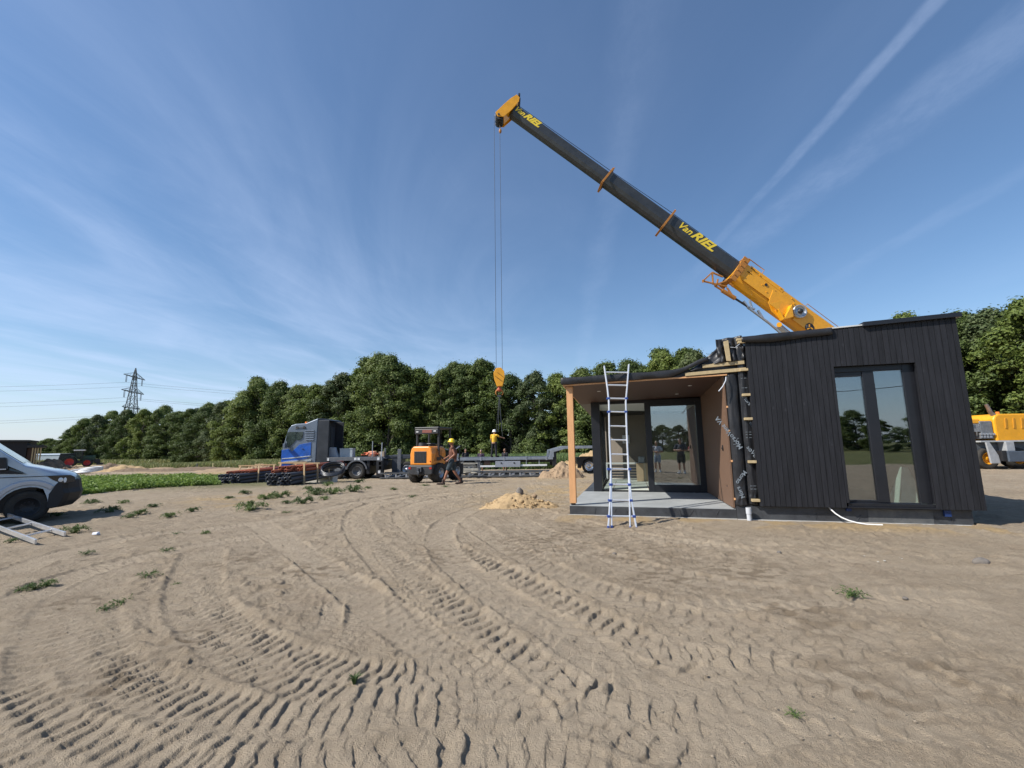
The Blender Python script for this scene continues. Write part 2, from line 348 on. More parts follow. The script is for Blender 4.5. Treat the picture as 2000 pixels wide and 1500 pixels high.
def ground_detail(x, y):
    z = np.zeros_like(x)
    r = np.hypot(x, y)
    z += .022 * (vn(x / 1.7, y / 1.7, 1) - .5) + .022 * (vn(x / .62, y / .62, 2) - .5)
    wx = x + .12 * (vn(x / .3, y / .3, 21) - .5); wy = y + .12 * (vn(x / .3, y / .3, 22) - .5)
    rx, ry = rot(wx, wy, rad(-14))
    dis = sstep(.35, .65, vn(x / 1.3, y / 1.3, 9))
    z += .022 * (vn(rx / .30, ry / .10, 3) - .5) * (.5 + dis)
    z += .012 * (vn(rx / .13, ry / .05, 13) - .5) * (.4 + dis)
    z += .026 * (1 - np.abs(2 * vn(wx / .17, wy / .13, 4) - 1)) * (.35 + dis) * .7 + .020 * (vn(wx / .24 + 7, wy / .2, 14) - .5) * sstep(3.5, 7, r)
    z += .018 * (.5 - np.abs(vn(wx / .075, wy / .05, 5) - .5)) + .010 * (vn(x / .038 + wy, y / .03, 15) - .5) + .006 * (vn(x / .024, y / .024, 6) - .5)
    # scattered lumps and footprints
    lump = vn(x / .09, y / .09, 7); z += .020 * sstep(.80, .97, lump) * dis
    fp = vn(x / .22, y / .3, 31); z -= .008 * sstep(.84, .95, fp)
    global TRK
    TRK = np.zeros_like(x)
    for pts, hw, pitch, amp, chev, seed in TRACKS:
        W = [onz(a, b, 0.0) for a, b in pts]
        P, S = resample([(q.x, q.y) for q in W], .12)
        lo, hi = P.min(0) - .6, P.max(0) + .6
        idx = np.nonzero((x > lo[0]) & (x < hi[0]) & (y > lo[1]) & (y < hi[1]))[0]
        if len(idx) == 0: continue
        X, Y = x[idx], y[idx]; best = np.full(len(idx), 9.0); sv = np.zeros(len(idx)); dv = np.zeros(len(idx))
        for k in range(len(P) - 1):
            a, b = P[k], P[k + 1]; e = b - a; L2 = e @ e + 1e-9; L = math.sqrt(L2)
            near = np.nonzero((np.abs(X - a[0]) < .7) & (np.abs(Y - a[1]) < .7))[0]
            if len(near) == 0: continue
            qx, qy = X[near] - a[0], Y[near] - a[1]; t = np.clip((qx * e[0] + qy * e[1]) / L2, 0, 1)
            ox, oy = qx - t * e[0], qy - t * e[1]; d = np.hypot(ox, oy); up = d < best[near]
            nn = near[up]; best[nn] = d[up]; sv[nn] = S[k] + t[up] * L
            dv[nn] = np.sign(e[0] * qy[up] - e[1] * qx[up]) * d[up]
        u = dv / hw; au = np.abs(u)
        wob = .26 * (vn(sv / .30, u * 1.3, 40 + seed) - .5) + .08 * (vn(sv / .07, u * 5, 41 + seed) - .5)
        ends = sstep(0, .5, sv) * sstep(0, .5, S[-1] - sv)
        env = (1 - sstep(.82, 1.08, au)) * ends
        fade = .60 + .40 * sstep(.28, .6, .7 * vn(X / .8, Y / .8, 50 + seed) + .3 * vn(X / .2, Y / .2, 51 + seed))
        ph = (sv + wob * .3) / pitch + chev * au * np.where(u > 0, 1, 1) + np.where(u > 0, .5 if chev else 0, 0)
        tri = ph - np.floor(ph)
        hw1 = np.floor(ph) * 7.13; rnd_ = vn(hw1 + .5, np.sign(u) * 3 + .5, 90 + seed); wd_ = .34 + .14 * rnd_
        e_ = .84 + .06 * (vn(X / .03, Y / .03, 61 + seed) - .5) + .05 * (rnd_ - .5); lug = sstep(.02, .72, tri) * (1 - sstep(e_, e_ + .08, tri))       # steep one side, slumped the other
        split = 1 - .65 * np.exp(-(u / .12) ** 2) * (1 if chev else 0)
        h = amp * .82 * (lug - .45) * split * fade * (.78 + .3 * rnd_) * (.75 + .5 * vn(X / .05, Y / .05, 60 + seed))
        sink = -.009
        berm = .009 * np.exp(-((au - 1.12) / .13) ** 2) * ends * (1.6 * sstep(.3, .8, vn(sv / .35 + u * .5, u * 2, 70 + seed)))
        w0 = env
        z[idx] = z[idx] * (1 - .50 * w0) + w0 * (h + sink) + berm
        TRK[idx] = np.maximum(TRK[idx], w0 * fade)
    # sharp groove left by a dragged edge beside the first track
    W = [onz(a, b, 0) for a, b in [(735, 1090), (775, 1140), (830, 1200), (890, 1250), (945, 1290)]]
    P, S = resample([(q.x, q.y) for q in W], .08)
    lo, hi = P.min(0) - .2, P.max(0) + .2
    idx = np.nonzero((x > lo[0]) & (x < hi[0]) & (y > lo[1]) & (y < hi[1]))[0]
    X, Y = x[idx], y[idx]; d = np.full(len(idx), 9.0)
    for k in range(len(P)): d = np.minimum(d, np.hypot(X - P[k, 0], Y - P[k, 1]))
    z[idx] += -.014 * np.exp(-(d / .014) ** 2) + .008 * np.exp(-((d - .035) / .018) ** 2)
    fade = 1 - sstep(28, 60, r)
    return z * fade
HX, HY, HYAW = 1.2304, 9.8596, -.2612            # the house: front left corner of its terrace, and its turn
def hloc(x, y):
    dx_, dy_ = x - HX, y - HY; c, s = math.cos(HYAW), math.sin(HYAW)
    return dx_ * c + dy_ * s, -dx_ * s + dy_ * c
def build_ground():
    fine = np.linspace(rad(-64), rad(64), 1180); rest = np.linspace(rad(64), rad(296), 90)[1:-1]
    ang = np.r_[fine, rest]; nA = len(ang)
    rr = np.r_[.02, .2, .5, .8, np.exp(np.arange(math.log(1.1), math.log(48), .0034)), np.exp(np.linspace(math.log(48.5), math.log(5000), 70))]
    nR = len(rr)
    A, Rr = np.meshgrid(ang, rr); x = (Rr * np.sin(A)).ravel(); y = (Rr * np.cos(A)).ravel()
    z = -0.35 * sstep(18.0, 26.0, y) - .40 * sstep(-32, -48, x) * sstep(38, 50, y) + ground_detail(x, y)
    s, t = hloc(x, y)
    inh = (s > -.05) & (s < 7.2) & (t > -.1) & (t < 7.5); z = np.where(inh, np.minimum(z, -.01), z)
    # trodden sand heaped against the plinth
    near = np.exp(-((t + .25) / .25) ** 2) * (s > -.3) * (s < 7.5); z = z * (1 - .8 * near) + near * (.012 + .012 * vn(x / .08, y / .08, 77))
    co = np.c_[x, y, z].astype(np.float32)
    i = np.arange(nR - 1)[:, None]; j = np.arange(nA)[None, :]; j2 = (j + 1) % nA
    q = np.stack([i * nA + j, (i + 1) * nA + j, (i + 1) * nA + j2, i * nA + j2], -1).reshape(-1, 4)
    q = q[:, ::-1]
    me = bpy.data.meshes.new('ground'); me.vertices.add(len(co)); me.vertices.foreach_set('co', co.ravel())
    nf = len(q); me.loops.add(nf * 4); me.loops.foreach_set('vertex_index', q.ravel().astype(np.int32))
    me.polygons.add(nf); me.polygons.foreach_set('loop_start', np.arange(0, nf * 4, 4, dtype=np.int32))
    me.polygons.foreach_set('use_smooth', np.ones(nf, bool)); me.update(calc_edges=True)
    # soil: R = yellow subsoil, G = green growth
    yel = np.exp(-((t + .45) / .5) ** 2) * ((s > -.2) & (s < 7.3)) * sstep(.3, .7, vn(x / .5, y / .5, 81)) * .9
    for (a, b, rad_) in [(1015, 985, 1.2), (1100, 960, 2.5), (455, 985, .9), (430, 975, 1.2), (1120, 925, 5), (560, 965, .8)]:
        p = onz(a, b); yel = np.maximum(yel, .8 * np.exp(-(np.hypot(x - p.x, y - p.y) / rad_) ** 2) * sstep(.2, .6, vn(x / .3, y / .3, 82)))
    far = sstep(47, 56, y + .25 * np.abs(x) * 0 + 3 * (vn(x / 6, y / 6, 83) - .5))
    grn = far.copy()
    back = sstep(-16, -20, y) ; grn = np.maximum(grn, back)
    grn = np.maximum(grn, sstep(-20, -30, x) * sstep(-5, 0, y) * (1 - sstep(20, 26, y)) * sstep(0.3, .6, vn(x / 3, y / 3, 84)))
    grn = grn * (1 - sstep(-34, -42, x) * (1 - sstep(78, 84, y)) * sstep(30, 36, y))
    yel = np.maximum(yel, .8 * sstep(32, 36, y) * (1 - grn) * sstep(.35, .6, vn(x / 3.5, y / 2.5, 85)) * (x < 2))
    grn = np.maximum(grn, np.exp(-((x + 13.5) / 4.5) ** 4 - ((y - 22) / 4.5) ** 4) * .8)
    dark = np.zeros_like(x)
    for (a, b, rad_) in [(1690, 1345, .32), (1880, 1325, .30), (1560, 1200, .45), (1280, 1130, .6), (1450, 1115, .7), (1240, 1080, .8), (470, 1095, .5), (1150, 1040, 1.0), (870, 1085, .5), (150, 1180, .35), (600, 1120, .5), (1060, 1060, 1.0), (230, 1330, .25), (370, 1250, .2)]:
        p = onz(a, b); dark = np.maximum(dark, np.exp(-(np.hypot(x - p.x, (y - p.y) * .8) / rad_) ** 2) * sstep(.45, .75, vn(x / .11, y / .07, 87)))
    c4 = np.c_[yel, grn, TRK, dark].astype(np.float32)
    at_ = me.attributes.new('soil', 'FLOAT_COLOR', 'POINT'); at_.data.foreach_set('color', c4.ravel())
    m = bpy.data.materials.new('sandy_soil'); m.use_nodes = True; T = m.node_tree; T.nodes.clear(); N = T.nodes.new; L = T.links.new
    out = N('ShaderNodeOutputMaterial'); b = N('ShaderNodeBsdfPrincipled'); L(b.outputs[0], out.inputs[0]); b.inputs['Roughness'].default_value = .95; b.inputs['Specular IOR Level'].default_value = .15
    tc = N('ShaderNodeTexCoord')
    def nz(scale, det=6, rough=.6):
        n = N('ShaderNodeTexNoise'); L(tc.outputs['Object'], n.inputs['Vector']); n.inputs['Scale'].default_value = scale; n.inputs['Detail'].default_value = det; n.inputs['Roughness'].default_value = rough; return n.outputs['Fac']
    def mr(x, a, b_, c=0, d=1):
        n = N('ShaderNodeMapRange'); L(x, n.inputs[0]); n.inputs[1].default_value, n.inputs[2].default_value, n.inputs[3].default_value, n.inputs[4].default_value = a, b_, c, d; return n.outputs[0]
    def mix(f, a, b_, mode='MIX'):
        n = N('ShaderNodeMix'); n.data_type = 'RGBA'; n.blend_type = mode
        for i_, v in ((0, f), (6, a), (7, b_)):
            if isinstance(v, tuple): n.inputs[i_].default_value = (*v, 1)
            elif isinstance(v, float): n.inputs[i_].default_value = v
            else: L(v, n.inputs[i_])
        return n.outputs[2]
    base = mix(mr(nz(.45, 5), .3, .7), (.345, .275, .194), (.43, .35, .256))
    base = mix(mr(nz(3.5, 8, .7), .42, .72), base, (.285, .225, .158))
    base = mix(mr(nz(.8, 6), .58, .75, 0, .55), base, (.23, .17, .118))
    base = mix(mr(nz(95, 3), .55, .72, 0, .55), base, (.48, .39, .29))
    base = mix(mr(nz(120, 3), .58, .70, 0, .45), base, (.13, .10, .07))
    base = mix(mr(nz(22, 5, .7), .50, .68, 0, .22), base, (.20, .155, .11))
    a_ = N('ShaderNodeAttribute'); a_.attribute_name = 'soil'; sp = N('ShaderNodeSeparateColor'); L(a_.outputs['Color'], sp.inputs[0])
    base = mix(mr(sp.outputs[2], 0, 1, 0, .35), base, (.47, .385, .285))
    base = mix(a_.outputs['Alpha'], base, (.235, .182, .125))
    base = mix(sp.outputs[0], base, mix(mr(nz(6), .3, .7), (.46, .33, .17), (.36, .26, .15)))
    base = mix(sp.outputs[1], base, mix(mr(nz(.7, 8, .7), .3, .7), (.075, .10, .03), (.20, .18, .08)))
    L(base, b.inputs['Base Color'])
    bp = N('ShaderNodeBump'); bp.inputs['Strength'].default_value = .8; bp.inputs['Distance'].default_value = .035
    h = N('ShaderNodeMath'); h.operation = 'MULTIPLY_ADD'; L(nz(38, 5, .65), h.inputs[0]); h.inputs[1].default_value = 1.0; L(nz(160, 4), h.inputs[2])
    L(h.outputs[0], bp.inputs['Height']); L(bp.outputs[0], b.inputs['Normal'])
    me.materials.append(m); o = bpy.data.objects.new('ground', me); COL.objects.link(o)
    tag(o, 'dry trodden sand with tyre tracks running to a green field edge', 'ground', kind='structure')
build_ground()
# ------------------------------------------------------------------ the house (local frame: x along the front, y inward)
CLAD = pm('charred_boards', (.0145, .015, .0185), .62, var=.35, vscale=3.0, stretch=(6, 6, .6), bump=.35, bscale=30, spec=.35)
MEMB = pm('black_membrane', (.016, .016, .018), .42, var=.5, vscale=2.5, bump=.6, bscale=9, spec=.5)
PLIN = pm('bitumen_plinth', (.022, .023, .026), .5, var=.8, vscale=2.2, bump=.5, bscale=14, col2=(.075, .08, .088))
FRAME = pm('anthracite_frame', (.012, .013, .017), .38, var=.1, spec=.5)
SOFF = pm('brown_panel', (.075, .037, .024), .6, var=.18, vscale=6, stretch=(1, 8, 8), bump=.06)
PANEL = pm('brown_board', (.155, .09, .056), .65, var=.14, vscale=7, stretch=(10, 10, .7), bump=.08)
SCREED = pm('grey_screed', (.31, .325, .325), .85, var=.15, vscale=2.4, bump=.12, bscale=60)
POSTW = pm('larch_post', (.62, .33, .15), .6, var=.12, vscale=5, stretch=(9, 9, .7), bump=.08)
BATT = pm('pale_batten', (.44, .34, .19), .75, var=.15, vscale=12)
BEIGE = pm('beige_plaster', (.27, .235, .195), .9, var=.05, vscale=2)
WCEIL = pm('white_ceiling', (.74, .73, .70), .9, var=.03)
FLOORW = pm('pale_floor_sheet', (.62, .66, .60), .5, var=.06, vscale=3)
CONC = pm('footing_concrete', (.40, .385, .355), .9, var=.15, vscale=6, bump=.2)
CARD = pm('cardboard', (.50, .37, .24), .85, var=.08)
GL1 = glass('window_glass', (.84, .88, .87), .22)
LETT = pm('printed_letters', (.20, .23, .26), .7, var=.4, vscale=30)
H = thing('timber_house', 'black board clad timber house under construction with an open porch on its left side', 'house', (HX, HY, 0), HYAW)
WD, TD, TC = 3.34, 3.09, -.157
def zc(s, t):                                    # soffit height: the roof falls to the back
    return 2.84 + .06 * s / WD - .10 * t / TD
# plinth and terrace
m = MB(); m.bx(0, WD, 0, 8.2, -.08, .195); m.bx(WD + .003, 7.13, TC + .1, 7.3, -.08, .272)
for i in range(26):                              # folds of the sheet over the plinth
    a = random.uniform(.05, 7.0); b = a + random.uniform(.02, .12) * random.choice((-1, 1)); y = -.004 if a < WD - .1 else TC + .096
    if abs(a - WD) > .2: m.beam((a, y, random.uniform(.02, .08)), (b, y, random.uniform(.14, .19)), .006, .012, (0, 1, 0))
m.build('plinth', PLIN, H, .004)
MB().bx(.0, WD - .01, .0, TD - .02, .1955, .203).build('terrace_slab', SCREED, H)
MB().bx(-.05, WD, -.045, -.005, -.05, .018).bx(WD, 7.2, TC + .03, TC + .095, -.05, .022).build('footing', CONC, H, .004)
m = MB()                                         # bare and patched areas of the plinth
m.bx(5.55, 6.55, TC + .092, TC + .098, .02, .262)
m.build('plinth_patch', pm('grey_patch', (.06, .065, .07), .6, var=.5, vscale=5, col2=(.14, .14, .135)), H)
MB().bx(5.20, 5.28, TC + .05, TC + .09, .22, .27).bx(6.70, 6.80, TC + .05, TC + .09, .16, .27).build('blue_tape', pm('blue_tape', (.012, .035, .13), .5), H)
# post
MB().bx(.005, .145, .01, .15, .25, zc(0, 0)).build('post', POSTW, H, .004)
MB().bx(.03, .12, .035, .125, .19, .252).build('post_foot', BLK, H, .003)
# porch roof
SL = -.10
def sq(z0, z1, s0, s1, t0, t1, dz=0):
    return [(s0, t0, z0(s0, t0)), (s1, t0, z0(s1, t0)), (s1, t1, z0(s1, t1)), (s0, t1, z0(s0, t1)), (s0, t0, z1(s0, t0)), (s1, t0, z1(s1, t0)), (s1, t1, z1(s1, t1)), (s0, t1, z1(s0, t1))]
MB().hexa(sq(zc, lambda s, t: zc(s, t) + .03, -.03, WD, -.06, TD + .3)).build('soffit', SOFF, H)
MB().hexa(sq(lambda s, t: zc(s, t) - .004, lambda s, t: zc(s, t) + .028, -.05, WD + .02, -.085, -.062)).hexa(sq(lambda s, t: zc(s, t) - .004, lambda s, t: zc(s, t) + .028, -.055, -.034, -.062, TD)).build('fascia_trim', POSTW, H, .002)
def zr(s): return .19 + 0.015 * math.sin(s * 2.1)
m = MB()                                         # the roof sheet turned down over the front edge, lifting at its right end
n = 60; prof = [(-.02, .19), (-.115, .185), (-.125, .17), (-.122, .045), (-.11, .03)]
vs = []
for i in range(n + 1):
    s = -.10 + (3.02 + .10) * i / n; k = sstep(2.0, 3.05, s)
    for j, (t, dz) in enumerate(prof):
        dz2 = dz * (1 - .1 * k) + k * k * (.24 if j < 3 else .20) + .006 * math.sin(s * 9 + j) + .10 * k * (j >= 3)
        vs.append((s, t + .010 * noise.noise((s * 3, j, 0)) - .03 * k, zc(s, 0) + dz2))
fs = [(i * 5 + j, (i + 1) * 5 + j, (i + 1) * 5 + j + 1, i * 5 + j + 1) for i in range(n) for j in range(4)]
m.add(vs, fs, True)
o = m.build('roof_sheet', MEMB, H); sd = o.modifiers.new('thick', 'SOLIDIFY'); sd.thickness = .012
MB().hexa(sq(lambda s, t: zc(s, t) + .035, lambda s, t: zc(s, t) + .185, -.08, WD + .05, -.05, 8.2)).build('roof_deck', MEMB, H)
m = MB().beam((2.55, -.075, zc(2.5, 0) + .075), (3.72, -.075, zc(3.7, 0) + .10), .06, .07).beam((2.9, -.075, zc(3, 0) + .22), (3.70, -.075, zc(3.7, 0) + .245), .06, .07)
m.build('roof_beam', BATT, H, .003)
m = MB()                                         # downlights in the soffit
for s, t in ((.67, 1.0), (2.77, 1.0), (2.6, 2.3)): m.cyl((s, t, zc(s, t) - .006), (s, t, zc(s, t) + .01), .045, n=18)
m.build('downlight', WHITE, H)
# back wall of the porch: corner post, opening, mullion, fixed pane
z0, z1 = .205, zc(1.5, TD) - .0
m = MB()
m.bx(.29, .53, TD - .06, TD + .30, z0, z1).bx(.53, 3.34, TD - .03, TD + .10, z1 - .085, z1)
m.bx(1.79, 1.953, TD - .035, TD + .12, z0, z1 - .086).bx(3.135, 3.345, TD - .032, TD + .12, z0, z1 - .086)
m.bx(1.954, 3.134, TD - .03, TD + .10, z0, .40).bx(1.954, 3.134, TD - .03, TD + .10, z1 - .19, z1 - .086)
m.bx(.531, 1.789, TD - .02, TD + .16, z0, .235)
m.build('porch_door_frame', FRAME, H, .006)
MB().bx(1.955, 3.133, TD + .03, TD + .042, .402, z1 - .191).build('fixed_pane', GL1, H)
m = MB()                                         # side glazing of the room seen end-on: frames
for k in range(5):
    t0 = TD + .34 + k * .95; m.bx(.36, .44, t0, t0 + .09, z0, 2.66)
m.bx(.37, .43, TD + .34, TD + 4.55, z0, .30).bx(.37, .43, TD + .34, TD + 4.55, 2.58, 2.66)
m.build('side_frame', FRAME, H, .004)
m = MB()
for k in range(4): m.bx(.395, .405, TD + .43 + k * .95, TD + 1.29 + k * .95, .302, 2.578)
m.build('side_pane', GL1, H)
MB().bx(.53, 3.52, TD + .17, 7.95, .205, .232).build('room_floor', FLOORW, H)
MB().bx(.46, 3.5, 7.8, 7.92, .2, 2.74).bx(3.40, 3.52, TD + .3, 7.8, .2, 2.74).bx(3.136, 3.40, TD + .13, TD + .3, .2, 2.66).bx(.33, .46, TD + 4.60, 7.9, .2, 2.74).build('inner_wall', BEIGE, H)
MB().bx(.30, 3.52, TD + .11, 7.9, 2.70, 2.73).build('inner_ceiling', WCEIL, H)
m = MB()
for k in range(5): m.bx(.8 + k * .5, .812 + k * .5, TD + .2, 6.5, .2325, .2345)
m.build('floor_joint', pm('joint_line', (.25, .12, .08), .7), H)
MB().bx(.3, 3.6, 8.0, 8.2, 0, 2.7).bx(3.6, 7.2, 7.3, 7.45, 0, 3.55).build('rear_wall', CLAD, H)
# right side wall of the porch (brown boards facing the terrace)
def zt(s, t): return zc(s, t) + .0
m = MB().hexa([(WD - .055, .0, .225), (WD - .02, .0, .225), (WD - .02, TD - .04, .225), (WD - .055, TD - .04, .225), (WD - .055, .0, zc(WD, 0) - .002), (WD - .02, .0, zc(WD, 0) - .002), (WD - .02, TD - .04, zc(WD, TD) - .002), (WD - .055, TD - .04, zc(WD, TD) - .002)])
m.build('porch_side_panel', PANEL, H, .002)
MB().bx(WD - .075, WD - .056, .5, .53, 1.35, 1.47).bx(WD - .09, WD - .07, .47, .53, 1.38, 1.42).cyl((WD - .062, .42, .62), (WD - .054, .42, .62), .02, n=10).build('panel_hook', BLK, H)
# membrane wrapped zone between porch and facade
def wrap(name, s0, s1, t, zb, ztop, bulge, seed):
    m = MB(); nu, nv = 16, 70; vs = []
    for j in range(nv + 1):
        z = zb + (ztop - zb) * j / nv
        for i in range(nu + 1):
            u = i / nu; s = s0 + (s1 - s0) * u
            fold = .010 * noise.noise((u * 3, z * 2.1, seed)) + .006 * noise.noise((u * 8, z * 5, seed + 3))
            crush = .03 * math.exp(-((z - .42) / .18) ** 2) * noise.noise((u * 4, z * 16, seed + 7))
            vs.append((s, t - bulge * math.sin(math.pi * u) ** .7 + fold + crush, z))
    m.add(vs, [(j * (nu + 1) + i, j * (nu + 1) + i + 1, (j + 1) * (nu + 1) + i + 1, (j + 1) * (nu + 1) + i) for j in range(nv) for i in range(nu)], True)
    o = m.build(name, MEMB, H, fixn=False); q = o.modifiers.new('thick', 'SOLIDIFY'); q.thickness = .02; q.offset = -1; return o
wrap('membrane_wrap', WD - .015, WD + .215, -.03, .27, zc(WD, 0) + .02, .05, 1)
wrap('membrane_wrap', WD + .23, WD + .40, -.06, .29, 3.50, .02, 5)
MB().bx(WD - .01, 3.76, .0, 7.0, .2, 3.5).build('wall_core', MEMB, H)
m = MB()
for z in (3.568, 2.989, 2.474, 1.988, 1.137, .392): m.bx(3.60, 3.745, TC - .012, TC + .08, z - .025, z + .025)
m.build('batten_end', BATT, H, .004)
m = MB()
for z in (2.25, 1.76, 1.15, .40): m.bx(WD - .03, WD + .012, -.045, -.004, z - .02, z + .02)
m.build('batten_block', POSTW, H, .003)
def diag(txt, s, z, size, ang, t):
    c, sn = math.cos(ang), math.sin(ang)
    text_obj(txt, size, LETT, H, (s, t, z), (c, 0, sn), (-sn, 0, c), extrude=.001, bold=.002)
diag('MorsoVent VA', WD + .20, 1.42, .125, rad(123), -.088)
diag('Morso', WD + .175, .97, .11, rad(-125), -.088)
diag('Mors', WD + .16, .44, .11, rad(112), -.088)
diag('Vent', WD + .32, 1.98, .11, rad(-65), -.085); diag('soVe', WD + .26, 1.42, .12, rad(-58), -.085); diag('Mors', WD + .27, 2.44, .10, rad(-60), -.085)
m = MB()
for zz_ in (1.60, 1.54, 1.48): m.bx(WD + .03, WD + .07, -.084, -.082, zz_, zz_ + .008).bx(WD + .10, WD + .14, -.084, -.082, zz_, zz_ + .008)
for zz_ in (1.72, 1.67, 1.61, .66, .6, 2.82, 2.62): m.bx(WD + .27, WD + .31, -.084, -.082, zz_, zz_ + .008).bx(WD + .33, WD + .375, -.084, -.082, zz_, zz_ + .008)
m.build('printed_mark', LETT, H)
# loose membrane bunched where porch roof meets the taller part
def sheet(name, fn, nu, nv, mat=MEMB, th=.012):
    vs = [fn(i / nu, j / nv) for j in range(nv + 1) for i in range(nu + 1)]
    m = MB().add(vs, [(j * (nu + 1) + i, j * (nu + 1) + i + 1, (j + 1) * (nu + 1) + i + 1, (j + 1) * (nu + 1) + i) for j in range(nv) for i in range(nu)], True)
    o = m.build(name, mat, H, fixn=False); q = o.modifiers.new('thick', 'SOLIDIFY'); q.thickness = th; return o
def flap(u, v):                                  # sweeps up from the porch roof to the parapet
    s = 2.62 + .72 * u + .20 * v * (1 - u); z = 3.04 + (.18 * u ** 2) + v * (.12 + .30 * u ** .8)
    s -= .0 * v
    return (s, -.10 + .05 * noise.noise((u * 3, v * 3, 9)) + .10 * v, z + .03 * noise.noise((u * 5, v * 4, 2)))
sheet('loose_membrane', flap, 14, 14)
def bunch(u, v):
    s = 3.20 + .50 * u; z = 3.15 + .52 * v + .05 * u
    return (s, -.02 - .12 * abs(math.sin(u * 7 + v * 1.5)) * (1 - .4 * v) + .05 * noise.noise((u * 6, v * 5, 4)), z)
sheet('loose_membrane', bunch, 26, 14)
m = MB().hexa([(3.36, -.17, 3.19), (3.44, -.17, 3.18), (3.44, -.13, 3.18), (3.36, -.13, 3.19), (3.33, -.17, 3.60), (3.42, -.17, 3.62), (3.42, -.13, 3.62), (3.33, -.13, 3.60)])
m.bx(3.585, 3.72, TC - .01, TC + .08, 3.60, 3.65).build('rafter_end', BATT, H, .003)
MB().tube([(3.33, -.12, 2.86), (3.31, -.16, 2.78), (3.24, -.20, 2.66), (3.15, -.22, 2.56)], .012, 6).build('cable_end', pm('pale_cable', (.5, .53, .58), .5), H)
MB().tube([(3.62, -.20, 3.52), (3.52, -.24, 3.44), (3.44, -.22, 3.46)], .006, 6).build('cable_end', pm('pale_cable', (.5, .53, .58), .5), H)
# facade boards
def ztop(s): return 3.585 + (s - 3.73) * .034
W0, W1, WZ0, WZ1 = 5.25, 6.56, .40, 2.955
m = MB(); s = 3.735; tint = []; k = 0
while s < 7.275:
    wd = .0915; g = .007; a, b = s, min(s + wd - g, 7.285); pr = random.uniform(0, .004)
    segs = [(.286, ztop(s) + .05)]
    if a < W1 and b > W0:
        if a < W0 - .01 < b: segs = [(.286, WZ0 - .02), (WZ1, ztop(s) + .05)]; m.bx(a, W0 - .003, TC - pr, TC + .022, WZ0 - .02, WZ1); tint.append(k)
        elif a < W1 < b: segs = [(.286, WZ0 - .02), (WZ1, ztop(s) + .05)]; m.bx(W1 + .003, b, TC - pr, TC + .022, WZ0 - .02, WZ1); tint.append(k)
        else: segs = [(WZ1, ztop(s) + .05)]
    for z_0, z_1 in segs:
        if z_1 - z_0 > .2 or a > W1 or b < W0: m.bx(a, b, TC - pr, TC + .022, z_0, z_1); tint.append(k)
    s += wd; k += 1
fac = m.build('board_cladding', None, H, .0025)
tv = fac.data.attributes.new('tint', 'FLOAT', 'FACE'); vals = []
random.seed(3); kv = [random.random() for _ in range(80)]
for q in tint: vals += [kv[q]] * 6
tv.data.foreach_set('value', vals)
def clad_mat():
    m = CLAD.copy(); m.name = 'charred_boards_tinted'; t = m.node_tree; b = [n for n in t.nodes if n.type == 'BSDF_PRINCIPLED'][0]
    src = b.inputs['Base Color'].links[0].from_socket; N = t.nodes.new; L = t.links.new
    a = N('ShaderNodeAttribute'); a.attribute_name = 'tint'; mr = N('ShaderNodeMapRange'); L(a.outputs['Fac'], mr.inputs[0]); mr.inputs[3].default_value, mr.inputs[4].default_value = .85, 1.15
    hs = N('ShaderNodeHueSaturation'); L(mr.outputs[0], hs.inputs['Value']); L(src, hs.inputs['Color'])
    # knots and weathered specks
    tc = N('ShaderNodeTexCoord'); mp = N('ShaderNodeMapping'); mp.inputs['Scale'].default_value = (1, 1, .55); L(tc.outputs['Object'], mp.inputs[0])
    v = N('ShaderNodeTexVoronoi'); v.inputs['Scale'].default_value = 4.2; L(mp.outputs[0], v.inputs['Vector'])
    r = N('ShaderNodeMapRange'); L(v.outputs['Distance'], r.inputs[0]); r.inputs[1].default_value, r.inputs[2].default_value, r.inputs[3].default_value, r.inputs[4].default_value = .05, .10, .6, 0
    mx = N('ShaderNodeMix'); mx.data_type = 'RGBA'; L(r.outputs[0], mx.inputs[0]); L(hs.outputs[0], mx.inputs[6]); mx.inputs[7].default_value = (.034, .035, .042, 1)
    L(mx.outputs[2], b.inputs['Base Color']); return m
fac.data.materials.append(clad_mat())
MB().bx(3.735, W0 - .06, TC + .03, TC + .1, .29, 3.60).bx(W1 + .06, 7.20, TC + .03, TC + .1, .29, 3.66).bx(W0 - .06, W1 + .06, TC + .03, TC + .1, WZ1 + .04, 3.62).build('wall_membrane', MEMB, H)
m = MB(); t = TC + .03
while t < 7.2: m.bx(7.21, 7.235, t, t + .085, .286, 3.63); t += .0915
m.build('side_cladding', CLAD, H); MB().bx(7.10, 7.20, TC + .1, 7.1, .27, 3.6).build('side_wall', MEMB, H)
